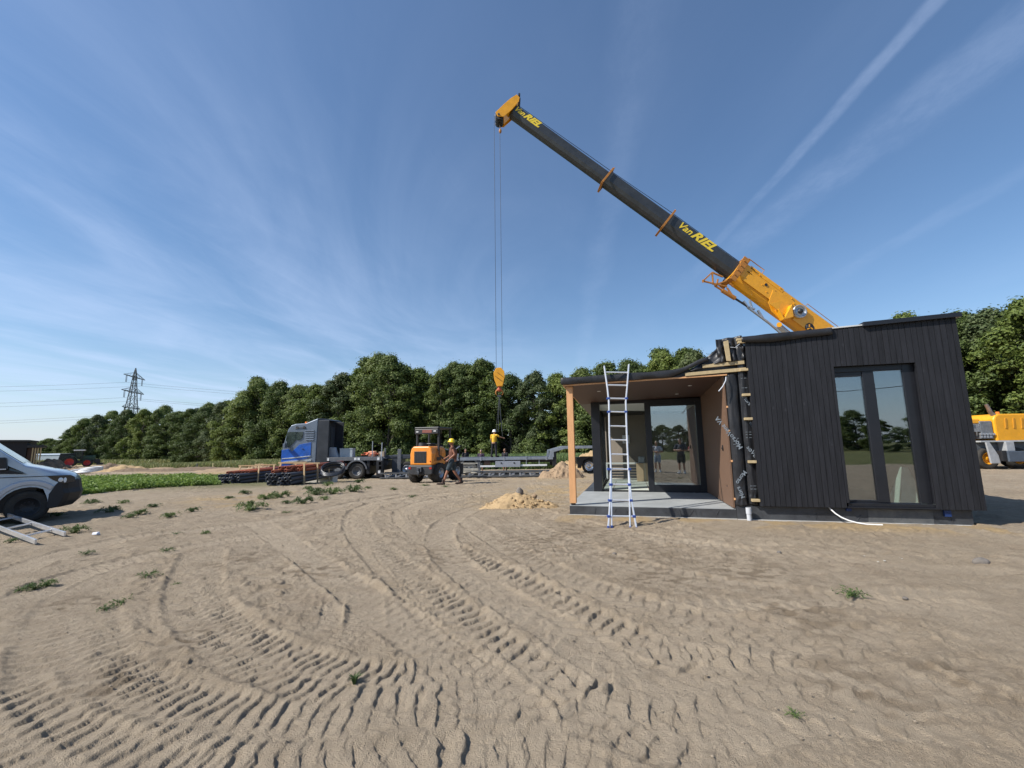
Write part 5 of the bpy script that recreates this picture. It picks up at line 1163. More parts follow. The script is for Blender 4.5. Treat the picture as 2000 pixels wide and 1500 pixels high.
# ------------------------------------------------------------------ far left: second house module, shed
YH = 52.0
p = lambda px, py: Vector((at(px, py, YH).x, 0, at(px, py, YH).z))
o_ = Vector((p(40, 905).x, YH, gz(-60, YH)))
HM = thing('house_module', 'second black house module with pale battens far left behind the van', 'house', o_, rad(40))
def pl(px, py): return (px - 40) / (F_PX / YH * 1.3), p(40, py).z - o_.z
xa, xb, xc, xd = pl(-80, 0)[0], pl(47, 0)[0], pl(76, 0)[0], pl(57, 0)[0]
zt1, zt2 = pl(0, 863)[1], pl(60, 870)[1]
MB().bx(xa, xb, 0, 6, -.3, zt1).build('wall', CLAD, HM, .02); MB().bx(xa - .2, xb + .15, -.2, 6.1, zt1, zt1 + .22).build('roof', BLK, HM)
MB().bx(xb, xc, -.1, 2.4, zt2 - .28, zt2 + .02).build('porch_roof', BLK, HM, .02); MB().bx(xb + .02, xd + .1, .4, 2.3, -.3, zt2 - .3).build('porch_wall', SOFF, HM)
m = MB()
for k in range(4): a = xd - .02 + k * .22; m.bx(a, a + .11, .0, .12, -.3, zt2 - .29)
m.build('porch_batten', BATT, HM, .01)
b = thing('greenhouse', 'long low pale greenhouse at the far edge of the field', 'greenhouse', (at(92, 893, 95).x, 95, gz(0, 95)))
MB().bx(-8, 3.0, 0, 3, -.5, at(92, 888.5, 95).z - gz(0, 95)).build('wall', pm('pale_glazing', (.45, .50, .53), .3, var=.08), b); MB().prism([(-.1, at(92, 888.5, 95).z + .352), (1.5, at(92, 886.5, 95).z + .4), (3.1, at(92, 888.5, 95).z + .352)], lambda a, q, d: Vector((d, a, q)), -8.1, 3.5).build('roof', pm('pale_roof', (.5, .54, .56), .3), b)
# ------------------------------------------------------------------ pylon and wires
PYL = pm('pylon_steel', (.16, .17, .18), .6, .3, var=.1)
PB = at(247, 884, 250); PB.z = gz(0, 250)
Hp = at(253, 719, 250).z - PB.z
LDIR = Vector((-.957, -.29, 0)).normalized(); ADIR = Vector((-.29, .957, 0))
PY = thing('power_pylon', 'tall lattice power pylon rising behind the left end of the wood', 'pylon', (PB.x, PB.y, PB.z), math.atan2(ADIR.y, ADIR.x))
def hw_(z): return max(.35, 4.6 * (1 - z / Hp) ** 1.15 * .9 + .35)
m = MB(); lv = [0, 8, 15, 21, 26, 30.5, 34.5, 38.5, 42, Hp - 4, Hp]
for a, b_ in zip(lv[:-1], lv[1:]):
    wa, wb = hw_(a), hw_(b_) if b_ < Hp else .05
    for sx, sy in ((1, 1), (1, -1), (-1, 1), (-1, -1)): m.beam((sx * wa, sy * wa, a), (sx * wb, sy * wb, b_), .30, .30)
    for s in (1, -1):
        m.beam((wa, s * wa, a), (-wb, s * wb, b_), .15, .15).beam((-wa, s * wa, a), (wb, s * wb, b_), .15, .15)
        m.beam((s * wa, wa, a), (s * wb, -wb, b_), .15, .15).beam((s * wa, -wa, a), (s * wb, wb, b_), .15, .15)
        m.beam((-wa, s * wa, a), (wa, s * wa, a), .16, .16)
m.build('tower', PYL, PY, fixn=False)
zarm = [at(250, 737, 250).z - PB.z, at(247, 766, 250).z - PB.z, at(247, 797, 250).z - PB.z]; larm = [11.5, 12, 9.5]
for z, l in zip(zarm, larm):
    m = MB(); wz = hw_(z)
    for s in (-1, 1):
        for t in (-1, 1): m.beam((s * wz * .5, t * wz, z), (s * l, 0, z), .3, .3).beam((s * wz, t * wz * .6, z + 2.6), (s * l, 0, z + .1), .16, .16)
        for k in (.3, .55, .8): m.beam((s * l * k, -wz * (1 - k), z), (s * l * k, wz * (1 - k), z), .14, .14).beam((s * l * k, 0, z), (s * l * (k - .2), 0, z + 2.6 * (1.05 - k)), .12, .12)
    m.build('crossarm', PYL, PY, fixn=False)
    m = MB()
    for s in (-1, 1):
        for k in (.70, .78): m.cyl((s * l * k, 0, z - .2), (s * l * k, 0, z - 4.0), .13, n=6)
    m.build('insulators', pm('insulator', (.10, .10, .12), .4), PY)
def pyl_copy(pos): c = copy_tree(PY); c.location = pos; return c
P2 = PB + LDIR * 340; P0_ = PB - LDIR * 340
for q, t_ in ((P2, 'lattice power pylon outside the frame to the left'), (P0_, 'distant lattice pylon hidden low behind the wood')):
    q.z = -.35; relabel(pyl_copy(q), t_)
WIRE = pm('wire', (.09, .095, .10), .6)
for k_, (zz_, y_) in enumerate(((17, -96), (21, -98), (26, -97), (31, -99), (34, -96))):
    W_ = thing('power_line', 'thin overhead wire behind the camera, seen mirrored in the window panes', 'power line', (0, y_, 0), 0, 'wires mirrored in the panes')
    MB().tube([(x__, x__ * .06, zz_ - 5 + 5 * (x__ / 160) ** 2) for x__ in range(-160, 161, 20)], .06, 4, caps=False).build('cable', WIRE, W_, fixn=False)
wi = 0
for ai, (z, l) in enumerate(zip(zarm, larm)):
    for s in (-1, 1):
        for k in (.66,):
            W_ = thing('power_line', f"thin power wire on the {['top', 'middle', 'lowest'][ai]} pylon crossarm, {'left' if s < 0 else 'right'} side", 'power line', PB, 0, 'overhead wires of the pylon line')
            m = MB()
            for a, b_ in ((P0_, PB), (PB, P2)):
                pts = []
                for i in range(31):
                    t = i / 30; q = a.lerp(b_, t) + ADIR * (s * l * .68) - PB; q.z = z - 4.1 - 4 * 7.5 * t * (1 - t); pts.append(q)
                m.tube(pts, .045, 4, caps=False)
            m.build('cable', WIRE, W_, fixn=False)
# ------------------------------------------------------------------ pipe bundles
PG = pm('grey_pipe', (.055, .06, .072), .35, var=.2, vscale=1.5, rnd=.2); PO = pm('orange_pipe', (.38, .10, .045), .45, var=.15, rnd=.15)
def pipe_mesh(r, L, mat, nm):
    m = MB(); w_ = .72
    vs = []; n = 14
    for rr, y in ((r, 0), (r, L), (r * w_, L), (r * w_, 0)): vs += [(rr * math.cos(2 * math.pi * i / n), y, rr * math.sin(2 * math.pi * i / n)) for i in range(n)]
    m.add(vs, [(a * n + i, a * n + (i + 1) % n, ((a + 1) % 4) * n + (i + 1) % n, ((a + 1) % 4) * n + i) for a in range(4) for i in range(n)], True)
    me = m.mesh(nm, mat); bm_ = bmesh.new(); bm_.from_mesh(me); bmesh.ops.recalc_face_normals(bm_, faces=bm_.faces); bm_.to_mesh(me); bm_.free(); return me
mg, mo = pipe_mesh(.085, 6.3, PG, 'grey_pipe'), pipe_mesh(.068, 6.0, PO, 'orange_pipe')
E1 = gnd(452, 945); E2 = gnd(548, 949); d1 = (gnd(692, 931) - gnd(562, 947)); az = math.atan2(-d1.x, d1.y)
def place_pipe(me, nm, E, off, up, lab, grp, dy=0):
    o = bpy.data.objects.new(nm, me); COL.objects.link(o)
    c, s_ = math.cos(az), math.sin(az)
    o.location = (E.x + c * off - s_ * dy, E.y + s_ * off + c * dy, E.z + up); o.rotation_euler = (rad(random.uniform(-.4, .4)), random.uniform(0, 6), az + rad(random.uniform(-.6, .6)))
    o.rotation_euler.y = 0
    return tag(o, lab, 'pipe', grp)
for E_, nm_, ncol, oc in ((E1, 'rear', 6, 5), (E2, 'front', 6, 6)):
    wh = 'left bundle' if nm_ == 'rear' else 'front bundle before the truck'
    for r in range(3):
        for k in range(ncol):
            place_pipe(mg, 'grey_pipe', E_, (k - ncol / 2) * .178 + (r % 2) * .03 + random.uniform(-.01, .01), .10 + r * .172, f'grey pipe, {["bottom", "middle", "upper"][r]} grey layer of the {wh}', f'grey pipes of the {wh}', random.uniform(-.25, .15))
    for r in range(2 if nm_ == 'front' else 1):
        for k in range(oc - r):
            place_pipe(mo, 'orange_pipe', E_, (k - oc / 2) * .15 + r * .07 + .1, .60 + r * .132, f'orange pipe, {["lower", "top"][r]} orange layer of the {wh}', f'orange pipes of the {wh}', .25 * k + random.uniform(-.1, .3) + r * .3)
# packing frames round the bundles
def pframe(E, dy, lab, lean):
    c, s_ = math.cos(az), math.sin(az)
    b = thing('packing_frame', lab, 'wooden frame', (E.x - s_ * dy, E.y + c * dy, gz(0, E.y + c * dy)), az, 'timber packing frames on the pipes')
    MB().beam((.62, -lean, .0), (.50, lean * .6, .98), .07, .045, (0, 1, 0)).build('lath', WOODL, b, .004)
    MB().beam((-.62, -lean, .0), (-.50, lean * .6, .98), .07, .045, (0, 1, 0)).build('lath', WOODL, b, .004)
    MB().beam((-.62, lean * .6, .96), (.62, lean * .6, .96), .07, .06, (0, 1, 0)).build('crossbar', WOODL, b, .004)
pframe(E2, 1.0, 'pale timber packing frame nearest the pipe ends of the front bundle', .12)
pframe(E2, 2.6, 'pale timber packing frame at the far half of the front bundle', .12)
pframe(E2, 4.2, 'pale timber packing frame at the far end behind the black coil', .1)
pframe(E1, 1.6, 'pale timber packing frame over the left pipe bundle', .2); pframe(E1, 3.4, 'pale timber packing frame at the back of the left pipe bundle', .2)
q = at(650, 921, 20.4)
b = thing('hose_coil', 'coil of black hose lying on top of the front pipe bundle', 'hose coil', (q.x, q.y, q.z), 0)
for k in range(7):
    R_ = .52 - .02 * (k % 3); tl_ = rad(38 + k * 4)
    pts = [Vector((R_ * math.cos(t), R_ * math.sin(t) * math.cos(tl_), -R_ * math.sin(t) * -math.sin(tl_) * .55 + .03 * k)) for t in np.linspace(0, 2 * math.pi, 33)[:-1]]
    MB().tube(pts, .032, 8, closed=True).build('hose_loop', pm('black_hose', (.02, .022, .028), .3), b)
q = at(628, 905, 24.6)
b = thing('white_fitting_crate', 'open white crate with fittings behind the pipe frames', 'crate', (q.x, q.y, gz(0, 24.6)))
MB().bx(-.9, .9, -.4, .4, .6, .65).bx(-.9, -.86, -.4, .4, .65, .98).bx(.86, .9, -.4, .4, .65, .98).bx(-.86, .86, -.4, -.36, .65, .94).bx(-.86, .86, .36, .4, .65, .94).bx(-.8, .8, -.35, .35, 0, .6).build('crate', pm('cream', (.68, .63, .55), .6), b, .01)
# white hose coil far left
q = gnd(165, 925)
b = thing('white_hose_coil', 'loose coils of white drainage hose lying beyond the green weeds', 'hose coil', (q.x, q.y, q.z))
for k in range(6):
    R_ = 1.15 - .08 * k; pts = [Vector((R_ * math.cos(t) * 1.15 + .1 * k, R_ * math.sin(t) * .8, .12 + .42 * (.5 + .5 * math.sin(t + .4 * k)) * (1 if k % 2 else .7))) for t in np.linspace(0, 2 * math.pi, 29)[:-1]]
    MB().tube(pts, .055, 7, closed=True).build('hose_loop', WHITE, b)
# marker pegs by the earth strip
for px, py, mt, h, lab in ((385, 915, pm('peg_grey', (.12, .13, .15), .6), .45, 'short dark plastic pipe stub standing in the raked earth strip'), (393, 913, pm('peg_orange', (.65, .22, .05), .6), .35, 'short orange pipe stub next to the dark stub in the earth strip'), (416, 914, pm('peg_tan', (.55, .48, .25), .6), .45, 'thin tan peg with greenish cap right of the orange stub'), (325, 909, pm('peg_tan', (.55, .48, .25), .6), .3, 'low tan stub on the earth strip left of the other pegs')):
    q = gnd(px, py); b = thing('marker_peg', lab, 'peg', q); MB().cyl((0, 0, -.1), (0, 0, h), .07, n=10).build('stub', mt, b); MB().cyl((0, 0, h), (0, 0, h + .06), .085, n=10).build('cap', mt, b)
# paper litter
q = gnd(186, 1047); q.z = .02
b = thing('paper_scrap', 'small crumpled white blue scrap lying on the sand near the van', 'litter', q)
MB().hexa([(-.05, -.03, 0), (.06, -.04, .01), (.07, .03, 0), (-.04, .04, .01), (-.04, -.02, .05), (.05, -.03, .04), (.05, .02, .06), (-.05, .03, .035)]).build('scrap', pm('paper', (.75, .76, .82), .7), b, .01)
# ------------------------------------------------------------------ people
SKIN = pm('skin', (.42, .22, .14), .55, var=.1, vscale=8)
def capsules(caps, balls, name, mat, parent, voxel):
    m = MB()
    for p0, r0, p1, r1 in caps:
        p0, p1 = Vector(p0), Vector(p1)
        n = 5; m.tube([p0.lerp(p1, i / n) for i in range(n + 1)], [r0 + (r1 - r0) * i / n for i in range(n + 1)], 14); m.ball(p0, r0, 14, 8); m.ball(p1, r1, 14, 8)
    for c, r in balls: m.ball(c, r, 18, 12)
    me = m.mesh('tmp', mat); o = bpy.data.objects.new('tmp', me); COL.objects.link(o)
    r = o.modifiers.new('r', 'REMESH'); r.mode = 'VOXEL'; r.voxel_size = voxel; r.use_smooth_shade = True
    s = o.modifiers.new('s', 'SMOOTH'); s.factor = .5; s.iterations = 3
    dg = bpy.context.evaluated_depsgraph_get(); me2 = bpy.data.meshes.new_from_object(o.evaluated_get(dg)); me2.name = name
    bpy.data.objects.remove(o); me2.materials.clear(); me2.materials.append(mat)
    for p in me2.polygons: p.use_smooth = True
    q = bpy.data.objects.new(name, me2); COL.objects.link(q); q.parent = parent; return q
STAND = dict(pel=(0, 0, .96), che=(0, .01, 1.28), nec=(0, 0, 1.50), hea=(0, .03, 1.66),
    shl=(-.19, 0, 1.43), ell=(-.25, -.02, 1.14), hal=(-.25, .08, .90), shr=(.19, 0, 1.43), elr=(.25, -.02, 1.14), har=(.25, .08, .90),
    hil=(-.095, 0, .92), knl=(-.11, .03, .50), anl=(-.12, -.02, .09), hir=(.095, 0, .92), knr=(.11, .03, .50), anr=(.12, -.02, .09), tol=(-.14, .20, .03), tor=(.14, .20, .03))
def person(label, loc, rz, pose, wear, skin=SKIN, hair=(.03, .02, .015), hat=None, vox=.013, sc_=1.0, group=None):
    J = {k: Vector(v) for k, v in {**STAND, **pose}.items()}
    T = thing('person', label, 'person', loc, rz, group); T.scale = (sc_,) * 3
    caps = [(J['pel'], .125, J['che'], .145), (J['che'], .145, (J['shl'] + J['shr']) / 2 - Vector((0, 0, .03)), .10), (J['shl'], .055, J['shr'], .055), (J['nec'] - Vector((0, 0, .05)), .055, J['hea'] - Vector((0, 0, .05)), .05)]
    balls = [(J['hea'], (.075, .095, .118)), (J['hea'] + Vector((0, .02, -.05)), (.058, .075, .06)), (J['hea'] + Vector((0, .098, -.005)), (.014, .02, .022)),
             (J['hea'] + Vector((.076, 0, -.01)), (.012, .018, .03)), (J['hea'] + Vector((-.076, 0, -.01)), (.012, .018, .03)), (J['pel'] + Vector((0, -.03, -.02)), (.155, .125, .12))]
    for s in 'lr':
        caps += [(J['hi' + s], .085, J['kn' + s], .056), (J['kn' + s], .056, J['kn' + s].lerp(J['an' + s], .3), .058), (J['kn' + s].lerp(J['an' + s], .3), .058, J['an' + s], .036), (J['an' + s], .036, J['to' + s], .03),
                 (J['sh' + s], .052, J['el' + s], .038), (J['el' + s], .038, J['el' + s].lerp(J['ha' + s], .3), .040), (J['el' + s].lerp(J['ha' + s], .3), .040, J['ha' + s], .025)]
        d = (J['ha' + s] - J['el' + s]).normalized(); a = d.orthogonal().normalized(); h = J['ha' + s]
        a = d.cross(Vector((1, 0, .01))).normalized(); b_ = d.cross(a)
        caps.append((h, .026, h + d * .075, .030))
        for k, L_ in ((-1.5, .065), (-.5, .075), (.5, .07), (1.5, .055)):
            f0 = h + d * .075 + a * (.019 * k); f1 = f0 + d * L_ * .55 + b_ * .006; caps += [(f0, .0115, f1, .0105), (f1, .0105, f1 + d * L_ * .4 + b_ * .022, .009)]
        t0 = h + d * .02 + a * .026; caps += [(t0, .012, t0 + d * .035 + a * .025, .011), (t0 + d * .035 + a * .025, .011, t0 + d * .065 + a * .028, .009)]
    capsules(caps, balls, 'body', skin, T, vox)
    hd = J['hea']
    m = MB()
    for s in (-1, 1): m.ball(hd + Vector((s * .03, .088, .012)), (.012, .008, .008), 8, 6)
    m.build('eye', pm('eye', (.08, .06, .05), .2), T); MB().ball(hd + Vector((0, .088, -.055)), (.024, .010, .006), 10, 6).build('mouth', pm('lips', (.35, .12, .10), .5), T)
    if hat is None: MB().ball(hd + Vector((0, -.018, .028)), (.085, .098, .108), 18, 12).build('hair', pm('hair_%d' % (hair[0] * 100), hair, .6, bump=.4, bscale=200), T)
    else:
        hm = MB(); hp = [(.142, -.005), (.128, .0), (.122, .035), (.112, .07), (.09, .105), (.05, .128), (.001, .134)]
        hm.lathe(hp, hd + Vector((0, 0, .025)), (0, -.12, 1), 22); hm.lathe([(.12, .0), (.16, -.012), (.158, -.02)], hd + Vector((0, .012, .025)), (0, -.12, 1), 22)
        hm.beam(hd + Vector((0, -.1, .115)), hd + Vector((0, .09, .135)), .025, .03)
        hm.build('hard_hat', hat, T, fixn=False)
    for kind, mat in wear.items():
        e = .020
        if kind in ('shirt', 'vest'):
            c = [(J['pel'] + Vector((0, 0, .03)), .135 + e, J['che'], .148 + e), (J['che'], .148 + e, (J['shl'] + J['shr']) / 2 - Vector((0, 0, .05)), .10 + e), (J['shl'], .050 + e, J['shr'], .050 + e)]
            if kind == 'shirt':
                for s in 'lr': c.append((J['sh' + s], .054 + e, J['sh' + s].lerp(J['el' + s], .62), .046 + e))
            capsules(c, [], 'shirt' if kind == 'shirt' else 'vest', mat, T, vox)
        if kind in ('shorts', 'trousers'):
            c = [(J['pel'] + Vector((0, 0, .06)), .130 + e, J['pel'] - Vector((0, 0, .03)), .135 + e)]
            for s in 'lr':
                if kind == 'shorts': c.append((J['hi' + s], .088 + e, J['hi' + s].lerp(J['kn' + s], .75), .078 + e))
                else: c += [(J['hi' + s], .088 + e, J['kn' + s], .062 + e), (J['kn' + s], .062 + e, J['an' + s] + Vector((0, 0, .03)), .050 + e)]
            capsules(c, [], kind, mat, T, vox)
        if kind == 'boots':
            for s in 'lr': capsules([(J['an' + s] + Vector((0, 0, .10)), .052, J['an' + s], .050), (J['an' + s] - Vector((0, .03, .035)), .050, J['to' + s] + Vector((0, .02, .02)), .045)], [], 'boot', mat, T, vox)
    return T
YHAT = pm('helmet_yellow', (.85, .62, .01), .3, coat=.5, var=.03); WHAT = pm('helmet_white', (.8, .8, .78), .3, coat=.5, var=.03)
BOOT = pm('boot_brown', (.05, .03, .022), .7)
JEAN = pm('shorts_denim', (.03, .045, .055), .85, var=.4, vscale=12); DARKT = pm('dark_cloth', (.012, .012, .016), .85, bump=.1)
TAN = pm('tanned_skin', (.30, .13, .075), .5, var=.1)
f = gnd(883, 947)
# walking left past the loader, seen from his left side; local +y is forward so he is turned to face -x
person('worker in yellow hard hat and denim shorts walking beside the orange loader', (f.x, f.y, 0), rad(97),
    dict(pel=(0, -.02, .97), che=(0, -.03, 1.28), nec=(0, -.01, 1.50), hea=(.01, .03, 1.655), anl=(-.11, .34, .10), knl=(-.10, .19, .52), tol=(-.12, .54, .035), anr=(.11, -.36, .12), knr=(.11, -.07, .53), tor=(.12, -.18, .03),
         ell=(-.26, -.10, 1.18), hal=(-.20, .13, .99), elr=(.25, .05, 1.17), har=(.20, .24, 1.05), hil=(-.095, .01, .93), hir=(.095, -.03, .93)),
    dict(vest=pm('worn_brown_top', (.13, .05, .03), .8, var=.3), shorts=JEAN, boots=BOOT), skin=TAN, hat=YHAT, sc_=1.03)
f = at(965, 892, 28.6)
person('worker in yellow shirt and white hard hat standing on the flatbed holding the slings', (f.x, 28.9, FB.location.z + fz(893)), rad(-25),
    dict(elr=(.36, .12, 1.32), har=(.52, .30, 1.26), ell=(-.26, .04, 1.15), hal=(-.22, .16, .93), knl=(-.15, .02, .5), anl=(-.19, -.02, .09), tol=(-.23, .18, .03), knr=(.13, .02, .5), anr=(.17, -.04, .09), tor=(.22, .16, .03)),
    dict(shirt=pm('yellow_shirt', (.72, .42, .03), .8, var=.08, bump=.1), trousers=DARKT, boots=BOOT), hat=WHAT)
for px, py, r, lab, shirt, hc in ((909, 877, -150, 'dark haired worker in black shirt standing behind the flatbed left of the others', DARKT, (.05, .03, .02)),
        (939.5, 879, 172, 'grey haired worker in dark purple shirt behind the middle of the flatbed', pm('purple_cloth', (.05, .03, .055), .85), (.22, .17, .14)),
        (986, 877, 150, 'worker in black shirt behind the flatbed just right of the one standing on it', DARKT, (.14, .08, .04))):
    h_ = at(px, py, 31.4); person(lab, (h_.x, 31.4, gz(0, 31)), rad(r), dict(), dict(shirt=shirt, shorts=pm('red_shorts', (.30, .06, .04), .8) if px == 986 else JEAN, boots=BOOT), hair=hc, vox=.02, sc_=(h_.z - gz(0, 31) + .02) / 1.77)
# bystanders outside the frame, mirrored in the porch pane
GN = Vector((-math.sin(HYAW), math.cos(HYAW), 0)); GP = Vector((HX, HY, 0)) + GN * (TD + .03)
def mirror_ground(px, Yv):
    v = Vector((at(px, 900, Yv).x, Yv, 0)); return v - GN * 2 * (v - GP).dot(GN)
for px, Yv, lab, sh, lo, sk, hc, s_ in ((1284, 24.2, 'woman in pale top and light shorts standing outside, mirrored in the porch glass', pm('pale_top', (.60, .60, .62), .8), ('shorts', pm('pale_blue_shorts', (.32, .40, .50), .8)), SKIN, (.5, .38, .22), .95),
        (1331, 22.6, 'man in navy polo, black shorts, arms folded, mirrored in the porch glass', pm('navy_polo', (.03, .04, .07), .8), ('shorts', DARKT), SKIN, (.03, .02, .015), 1.02),
        (1358, 23.4, 'person in red shirt and jeans mirrored at the right edge of the porch glass', pm('red_shirt', (.42, .06, .06), .8), ('trousers', pm('blue_jeans', (.06, .09, .16), .8)), SKIN, (.04, .03, .02), 1.0)):
    q = mirror_ground(px, Yv); a_ = math.atan2(GP.x - q.x, GP.y - q.y)
    person(lab, (q.x, q.y, 0), -a_, dict(ell=(-.30, .06, 1.18), hal=(-.02, .24, 1.20), elr=(.30, .06, 1.18), har=(.04, .25, 1.16)), {'shirt': sh, lo[0]: lo[1], 'boots': WHITE}, skin=sk, hair=hc, sc_=s_)
# ------------------------------------------------------------------ vegetation
def leaf_mat(name, c1, c2, rnd=.25, tr=.25):
    m = bpy.data.materials.new(name); m.use_nodes = True; t = m.node_tree; t.nodes.clear(); N = t.nodes.new; L = t.links.new
    out = N('ShaderNodeOutputMaterial'); mix = N('ShaderNodeMixShader'); d = N('ShaderNodeBsdfPrincipled'); tl_ = N('ShaderNodeBsdfTranslucent')
    d.inputs['Roughness'].default_value = .55; d.inputs['Specular IOR Level'].default_value = .35
    g_ = N('ShaderNodeNewGeometry'); oi = N('ShaderNodeObjectInfo')
    mx = N('ShaderNodeMix'); mx.data_type = 'RGBA'; L(g_.outputs['Random Per Island'], mx.inputs[0]); mx.inputs[6].default_value = (*c1, 1); mx.inputs[7].default_value = (*c2, 1)
    mr = N('ShaderNodeMapRange'); L(oi.outputs['Random'], mr.inputs[0]); mr.inputs[3].default_value, mr.inputs[4].default_value = 1 - rnd, 1 + rnd
    mh = N('ShaderNodeMapRange'); L(oi.outputs['Random'], mh.inputs[0]); mh.inputs[3].default_value, mh.inputs[4].default_value = .512, .488
    hs = N('ShaderNodeHueSaturation'); L(mx.outputs[2], hs.inputs['Color']); L(mr.outputs[0], hs.inputs['Value']); L(mh.outputs[0], hs.inputs['Hue'])
    L(hs.outputs[0], d.inputs['Base Color']); L(hs.outputs[0], tl_.inputs[0]); mix.inputs[0].default_value = tr
    L(d.outputs[0], mix.inputs[1]); L(tl_.outputs[0], mix.inputs[2]); L(mix.outputs[0], out.inputs[0]); return m
LEAF = leaf_mat('tree_leaves', (.064, .098, .026), (.175, .225, .065), .3, .34)
LEAF2 = leaf_mat('mid_leaves', (.075, .115, .024), (.20, .25, .06), .3, .34)
LEAFP = leaf_mat('pale_leaves', (.055, .085, .028), (.14, .17, .07))
WEED = leaf_mat('weed_leaves', (.055, .10, .025), (.16, .22, .07), .3)
GRASS = leaf_mat('field_grass', (.12, .17, .045), (.36, .34, .16), .1)
BARK = pm('bark', (.07, .06, .05), .9, var=.3, bump=.4, bscale=20)
def leafquads(C, Nn, size, rng, aspect=.62):
    n = len(C); t = rng.normal(size=(n, 3)); u = np.cross(Nn, t); u /= np.linalg.norm(u, axis=1)[:, None] + 1e-9; v = np.cross(Nn, u)
    s = size if hasattr(size, '__len__') else np.full(n, size); s = (s * rng.uniform(.65, 1.3, n))[:, None]
    fold = Nn * s * .18
    V = np.stack([C - u * s, C - v * s * aspect + fold, C + u * s, C + v * s * aspect + fold], 1)
    return V.reshape(-1, 3)
def mesh_np(name, V, F4, mat, smooth=False):
    me = bpy.data.meshes.new(name); me.vertices.add(len(V)); me.vertices.foreach_set('co', V.astype(np.float32).ravel())
    me.loops.add(F4.size); me.loops.foreach_set('vertex_index', F4.astype(np.int32).ravel()); me.polygons.add(len(F4))
    me.polygons.foreach_set('loop_start', np.arange(0, F4.size, 4, dtype=np.int32)); me.polygons.foreach_set('use_smooth', np.full(len(F4), smooth)); me.update(calc_edges=True)
    me.materials.append(mat); return me
def crown_mesh(seed, Ht, W, nlobe, nleaf, base=.08, size=.112, top=1.0, mat=None):
    rng = np.random.default_rng(seed); C = []; NN = []
    lob = []
    for i in range(nlobe):
        h = base + (1 - base) * ((i + rng.uniform()) / nlobe) ** .92
        prof = math.sin(math.pi * min(1, (.16 + .84 * (1 - h) ** .75 * (1 if h > .3 else .75 + .8 * h)))) ** .8 if False else (1 - max(0, (h - .42) / .60) ** 2.0) * (.72 + .28 * min(1, h / .35))
        a = rng.uniform(0, 2 * math.pi); r = W / 2 * prof * rng.uniform(.25, 1.0) ** .6
        lr = rng.uniform(.30, .85) * W / 6.4 * (1.1 - .35 * h)
        lob.append((r * math.cos(a), r * math.sin(a), h * Ht - lr * .6, lr))
    lob.append((rng.uniform(-.3, .3), rng.uniform(-.3, .3), Ht - .7, .8)); lob.append((rng.uniform(-.5, .5), rng.uniform(-.5, .5), Ht - 1.5, 1.1))
    tot = sum(l[3] ** 2 for l in lob)
    for x, y, z, r in lob:
        k = int(nleaf * r * r / tot); sq_ = rng.uniform(.65, .95)
        d = rng.normal(size=(k, 3)); d /= np.linalg.norm(d, axis=1)[:, None]; d[:, 2] = np.where(d[:, 2] < -.35, -d[:, 2], d[:, 2])
        rr = r * (1.08 - .75 * rng.uniform(size=k) ** 1.5)[:, None] * (1 + .22 * np.sin(d[:, :1] * 7 + seed) * np.cos(d[:, 1:2] * 6 + x))
        p = d * rr; p[:, 2] *= sq_; C.append(p + (x, y, z)); nn = d + rng.normal(size=(k, 3)) * .55 + (0, 0, .25); NN.append(nn / np.linalg.norm(nn, axis=1)[:, None])
    # sprays poking out of the outline
    k = nleaf // 6; d = rng.normal(size=(k, 3)); d /= np.linalg.norm(d, axis=1)[:, None]; j = rng.integers(0, len(lob), k); L_ = np.array(lob)[j]
    C.append(L_[:, :3] + d * L_[:, 3:] * rng.uniform(1.0, 1.6, (k, 1))); NN.append(d)
    C = np.concatenate(C); NN = np.concatenate(NN); C[:, 2] = np.maximum(C[:, 2], .3)
    V = leafquads(C, NN, size, rng); F = np.arange(len(V)).reshape(-1, 4)
    return mesh_np('crown', V, F, mat or LEAF), lob
def trunk_mesh(seed, Ht, W, lob):
    rng = random.Random(seed); m = MB(); r = Ht * .016
    P = [(0, 0, -.5), (rng.uniform(-.1, .1), 0, Ht * .2), (rng.uniform(-.3, .3), rng.uniform(-.3, .3), Ht * .5), (rng.uniform(-.4, .4), rng.uniform(-.4, .4), Ht * .85)]
    m.tube(P, [r, r * .8, r * .55, r * .15], 8)
    for x, y, z, lr in lob[::2]:
        zz_ = max(Ht * .12, z - math.hypot(x, y) * .8); m.tube([(0, 0, zz_), (x * .5, y * .5, (zz_ + z) / 2 + .2), (x, y, z)], [r * .35, r * .22, r * .08], 5)
    return m.mesh('trunk', BARK)
PROTO = []
for sd_, Ht, W, nl, nf_, mt in ((1, 12, 8.4, 110, 38000, LEAF), (2, 12, 7.0, 100, 33000, LEAF2), (3, 12, 7.8, 104, 35000, LEAF), (4, 12, 6.2, 90, 29000, LEAF2), (5, 12, 7.4, 100, 33000, LEAFP), (6, 12, 5.0, 70, 22000, LEAF)):
    c, lob = crown_mesh(sd_, Ht, W, nl, nf_, mat=mt, base=.02 if sd_ != 6 else .05); PROTO.append((c, trunk_mesh(sd_, Ht, W, lob), W))
def tree(x, y, h, k, label, group, wide=1.0):
    c, t, W = PROTO[k]; g_ = gz(x, y); s_ = h / 12.0
    T = thing('tree', label, 'tree', (x, y, g_), random.uniform(0, 6.28), group); T.scale = (s_ * wide, s_ * wide, s_)
    for me, nm in ((t, 'trunk'), (c, 'crown')): o = bpy.data.objects.new(nm, me); COL.objects.link(o); o.parent = T
    return T
